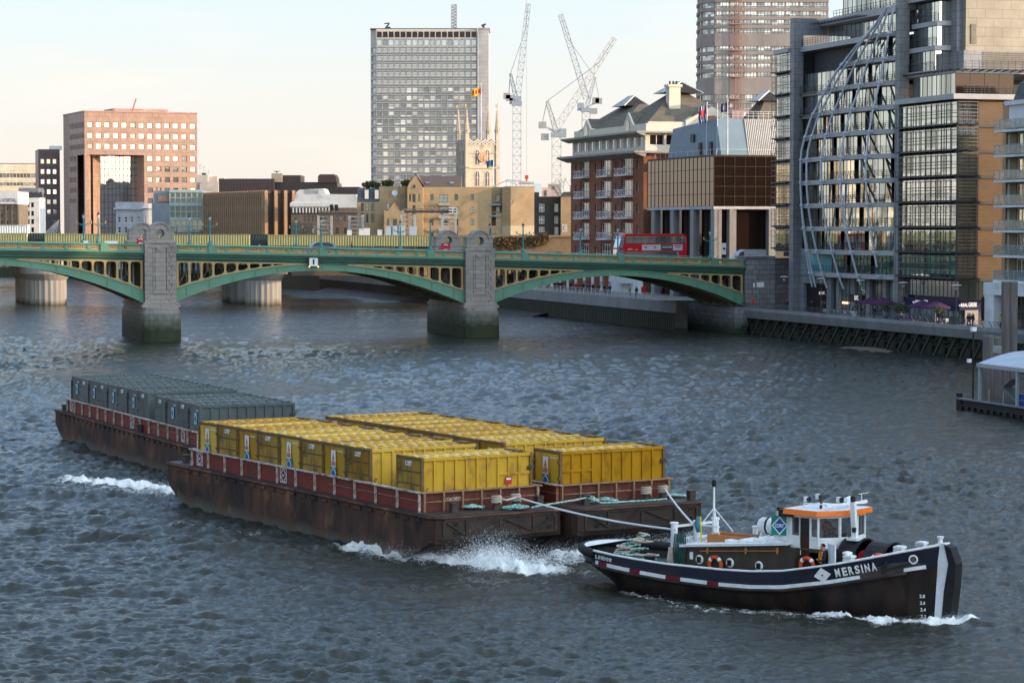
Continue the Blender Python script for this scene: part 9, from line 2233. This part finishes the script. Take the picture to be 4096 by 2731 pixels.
def cafe_set(px_, s, i, nm):
 r = thing("cafe_table", "small round steel cafe table " + nm, "table", bl(s, tpx(px_, s), 3.3), 0, "cafe tables on the riverside walk"); q = MB(); q.lathe([(.38, .72), (.38, .75)], (0, 0, 0), 14); q.build("top", M_gal, r); q = MB(); q.tube([(0, 0, .02), (0, 0, .72)], .04, 6); q.lathe([(.25, 0), (.25, .03)], (0, 0, 0), 10); q.build("leg", M_gal, r)
 for k in range(2):
  a = 1.2 + 3.0 * k + i; r2 = thing("cafe_chair", "slatted steel cafe chair %s of the table %s" % (("left", "right")[k], nm), "chair", bl(s, tpx(px_, s), 3.3) + Vector((.7 * math.cos(a), .7 * math.sin(a), 0)), a + 1.57, "cafe chairs on the riverside walk")
  q = MB(); q.box(-.22, .22, -.22, .22, .44, .47); q.build("seat", M_gal, r2); q = MB(); q.box(-.22, .22, -.24, -.21, .5, .85); q.build("backrest", M_gal, r2)
  for x, y in ((-.2, -.2), (.2, -.2), (.2, .2), (-.2, .2)): q = MB(); q.tube([(x, y, 0), (x, y, .45)], .018, 5); q.build("leg", M_gal, r2)
for i, (px_, s, nm) in enumerate(((1900, 87.2, "right of the hanging sign"), (1915, 87.6, "second from the hanging sign"), (1932, 87.3, "third from the hanging sign"), (1946, 87.0, "beside the pavement board"), (2165, 87.2, "under the rightmost parasol"))): cafe_set(px_, s, i, nm)
r = thing("pavement_board", "white pavement board lettered EAT with a dark top before the cafe", "sign", bl(86.4, tpx(1963, 86.4), 3.3), BA); q = MB(); q.prism([(-.12, 0), (.0, 1.35), (.02, 1.35), (.14, 0)], 'x', -.32, .32, 0); q.box(-.33, .33, -.06, .08, 1.0, 1.4, 1); q.build("board", [M_white, M_black], r); place(text_mesh("EAT", .45, .2, M_white), "lettering", r, upright((0, -.06, 1.2), (1, 0), .01))
for i, px_ in enumerate((2071, 2081, 2090, 2100, 2109)):
 r = thing("windbreak_screen", "purple canvas windbreak screen, %s from the left along the railing" % ("first", "second", "third", "fourth", "last")[i], "screen", bl(85.2, tpx(px_, 85.2), 3.3), BA - R(90), "purple windbreak screens"); q = MB(); q.box(-.55, .55, -.01, .01, .2, .95); q.build("canvas", M_purp, r)
 q = MB()
 for x in (-.58, .58): q.tube([(x, 0, 0), (x, 0, 1.0)], .02, 6)
 q.build("post", M_gal, r); q = MB(); q.box(-.3, .3, -.02, -.012, .4, .6); q.build("pale_mark", pm("dull_lilac", (.3, .25, .32)), r)
r = simple("information_sign", "small white sign on a post before the granite abutment", "sign", bl(84.6, tpx(1741, 84.6), 3.3), BA, [("post", lambda b: b.tube([(.0, 0, 0), (0, 0, 4.2)], .06, 6), M_fg), ("panel", lambda b: (b.box(-.2, .9, -.05, .0, 3.4, 4.1, 0), b.box(-.75, -.5, -.05, 0, 3.4, 4.0, 0)), M_white)])
r = simple("lifebuoy_post", "orange lifebuoy housing at the foot of the granite abutment", "lifebuoy", bl(84.5, tpx(1731, 84.5), 3.3), BA, [("post", lambda b: b.tube([(0, 0, 0), (0, 0, 1.4)], .05, 6), M_fg), ("housing", lambda b: b.lathe([(.15, .9), (.25, 1.0), (.25, 1.7), (.15, 1.8)], (0, 0, 0), 10), M_buoy)])
r = simple("cash_machine_kiosk", "pale grey cash machine panel in the shop front under the right-hand lettering", "kiosk", bl(SR + 2.0, -55.6, 3.3), BA, [("panel", lambda b: (b.box(-.9, .9, -.15, .05, 0, 1.75, 0), b.box(-.35, .35, -.2, -.15, .7, 1.2, 1)), [M_gstb, M_black])])
# ------------------------------------------------------------------ floating pier at the right edge
SP, TP0, TP1 = 46.0, -140.2, -172.0
pn = thing("floating_pier", "covered floating passenger pier with a pale curved roof, at the right edge of the river", "pier", (BO[0], BO[1], 0), BA)
M_pon = pm("black_pontoon", (.02, .02, .022), (.035, .032, .03), scale=1.5, rough=.6); M_rofp = pm("pale_roof_sheet", (.42, .47, .55), (.36, .41, .49), scale=.8, rough=.45)
b = MB(); b.box(SP, SP + 9, TP1, TP0, -1, .75, 0); b.box(SP - .12, SP + 9.1, TP1, TP0 + .15, .72, .86, 0)
b.box(SP - .22, SP - .0, TP1, TP0 + .2, .3, .42, 0); b.box(SP - .3, SP - .1, TP1, TP0 + .1, .86, 1.0, 1)
for i in range(28): y = TP0 - .4 - i * 1.1; b.box(SP - .2, SP - .02, y - .18, y + .18, .05, .3, 0)
b.build("pontoon", [M_pon, M_fg], pn)
b = MB(); k = 12
sec = [(SP + .1 + 8.8 * i / k, 4.05 + .95 * math.sin(math.pi * i / k)) for i in range(k + 1)]
b.loft([[(x, y, z) for x, z in sec] + [(x, y, z - .08) for x, z in sec[::-1]] for y in (TP1, TP0 - 3.0)], 0)
b.build("roof", M_rofp, pn)
b = MB(); b.box(SP - .05, SP + .25, TP1, TP0 - 2.9, 3.72, 4.02); b.box(SP + 8.7, SP + 9, TP1, TP0 - 2.9, 3.72, 4.02); b.box(SP + .25, SP + 8.7, TP0 - 3.1, TP0 - 2.9, 3.75, 3.95); b.build("eaves_beam", M_gstb, pn)
for t in (TP0 - 3.2, TP0 - 9.5, TP0 - 16):
 for s in (SP + .15, SP + 8.85): q = MB(); q.box(s - .11, s + .11, t - .11, t + .11, .86, 3.75); q.build("post", pm("pale_post", (.38, .43, .46)), pn)
q = MB(); q.tube([(SP + .4, TP0 - 1.5, .86), (SP + .4, TP0 - 1.5, 6.6)], .07, 6, 0); q.box(SP + .2, SP + .6, TP0 - 1.7, TP0 - 1.3, 6.6, 6.95, 1); q.box(SP - .1, SP + .2, TP0 - 1.6, TP0 - 1.3, 4.0, 4.3, 1); q.build("light_mast", [M_black, M_white], pn)
q = MB(); q.bar((SP + 1.5, TP0 - 5.2, 2.2), (SP + 1.5, TP0 - 8.2, .9), .9, .08, 0); q.bar((SP + 1.5, TP0 - 5.3, 2.2), (SP + 1.5, TP0 - 6.7, 2.9), .9, .05, 1); q.build("gangway_ramp", [M_fg, M_gal], pn)
q = MB()
for t in np.arange(TP0 - 4.6, TP1, -2.4): q.tube([(SP + .25, t, .86), (SP + .25, t, 1.95)], .04, 6)
for z in (1.4, 1.95): q.tube([(SP + .25, TP0 - 9, z), (SP + .25, TP1, z)], .03, 5)
q.build("railing", M_gal, pn)
q = MB(); q.box(SP + .3, SP + .36, TP0 - 11.4, TP0 - 9.3, .95, 1.9); q.build("blue_panel", pm("blue_panel", (.03, .08, .28)), pn)
q = MB(); q.box(SP + .5, SP + .6, TP0 - 14, TP0 - 11.8, 1.2, 1.95); q.build("red_panel", M_redb, pn)
o = lifebuoy(bl(SP + .1, TP0 - 12.6, 1.55), (-.29, -.95), 0, "orange lifebuoy on the railing of the floating pier"); o["group"] = "lifebuoys";
q = MB()
for t in (TP0 - .2, TP0 + .1): q.lathe([(.2, .0), (.2, 1.35)], (SP - .1, t, 0), 8)
q.build("fender_post", M_black, pn)
for i, (px_, Yd, zt_, r_) in enumerate(((2271, 208, 6.0, .48), (2288, 211, 5.75, .5), (2311, 214, 10.5, .42), (2327, 214, 10.5, .42))):
 r = thing("mooring_pile", "weathered %s mooring pile behind the floating pier, %s" % ("squat" if i < 2 else "tall", ("left of the squat pair", "right of the squat pair", "left of the tall pair", "right of the tall pair")[i]), "pile", (X(px_, Yd), Yd, -1), 0, "mooring piles behind the pier"); q = MB(); q.lathe([(r_, 0), (r_, zt_ + .9), (r_ * .9, zt_ + 1)], (0, 0, 0), 14); q.build("shaft", pm("weathered_pile", (.17, .15, .14), (.11, .1, .095), scale=1, stretch=(3, 3, .3), rough=.85), r)
 if i == 0: q = MB(); q.box(.2, 1.1, -.3, .3, zt_ - .5, zt_ + .1); q.build("bracket", M_fg, r)
# gulls over the brown roofs
for i, (px_, py_) in enumerate(((954, 313), (979, 322))):
 Yg = 420; r = thing("seagull", "gull gliding above the brown rooftops, %s one" % ("left", "right")[i], "bird", (X(px_ / 1.4936 * 1.4936, Yg), Yg, Zp(py_, Yg)), .4 * i, "gulls"); q = MB()
 q.tube([(0, -.22, 0), (0, -.08, .02), (0, .1, .01), (0, .28, 0)], [.02, .06, .055, .015], 6); q.add([(0, -.08, .02), (.3, -.1, .12), (.62, .04, .05), (.3, .06, .1), (0, .08, .02), (-.3, -.1, .12), (-.62, .04, .05), (-.3, .06, .1)], [(0, 1, 3, 4), (1, 2, 3), (4, 7, 5, 0), (7, 6, 5)]); q.build("body", M_fw, r)
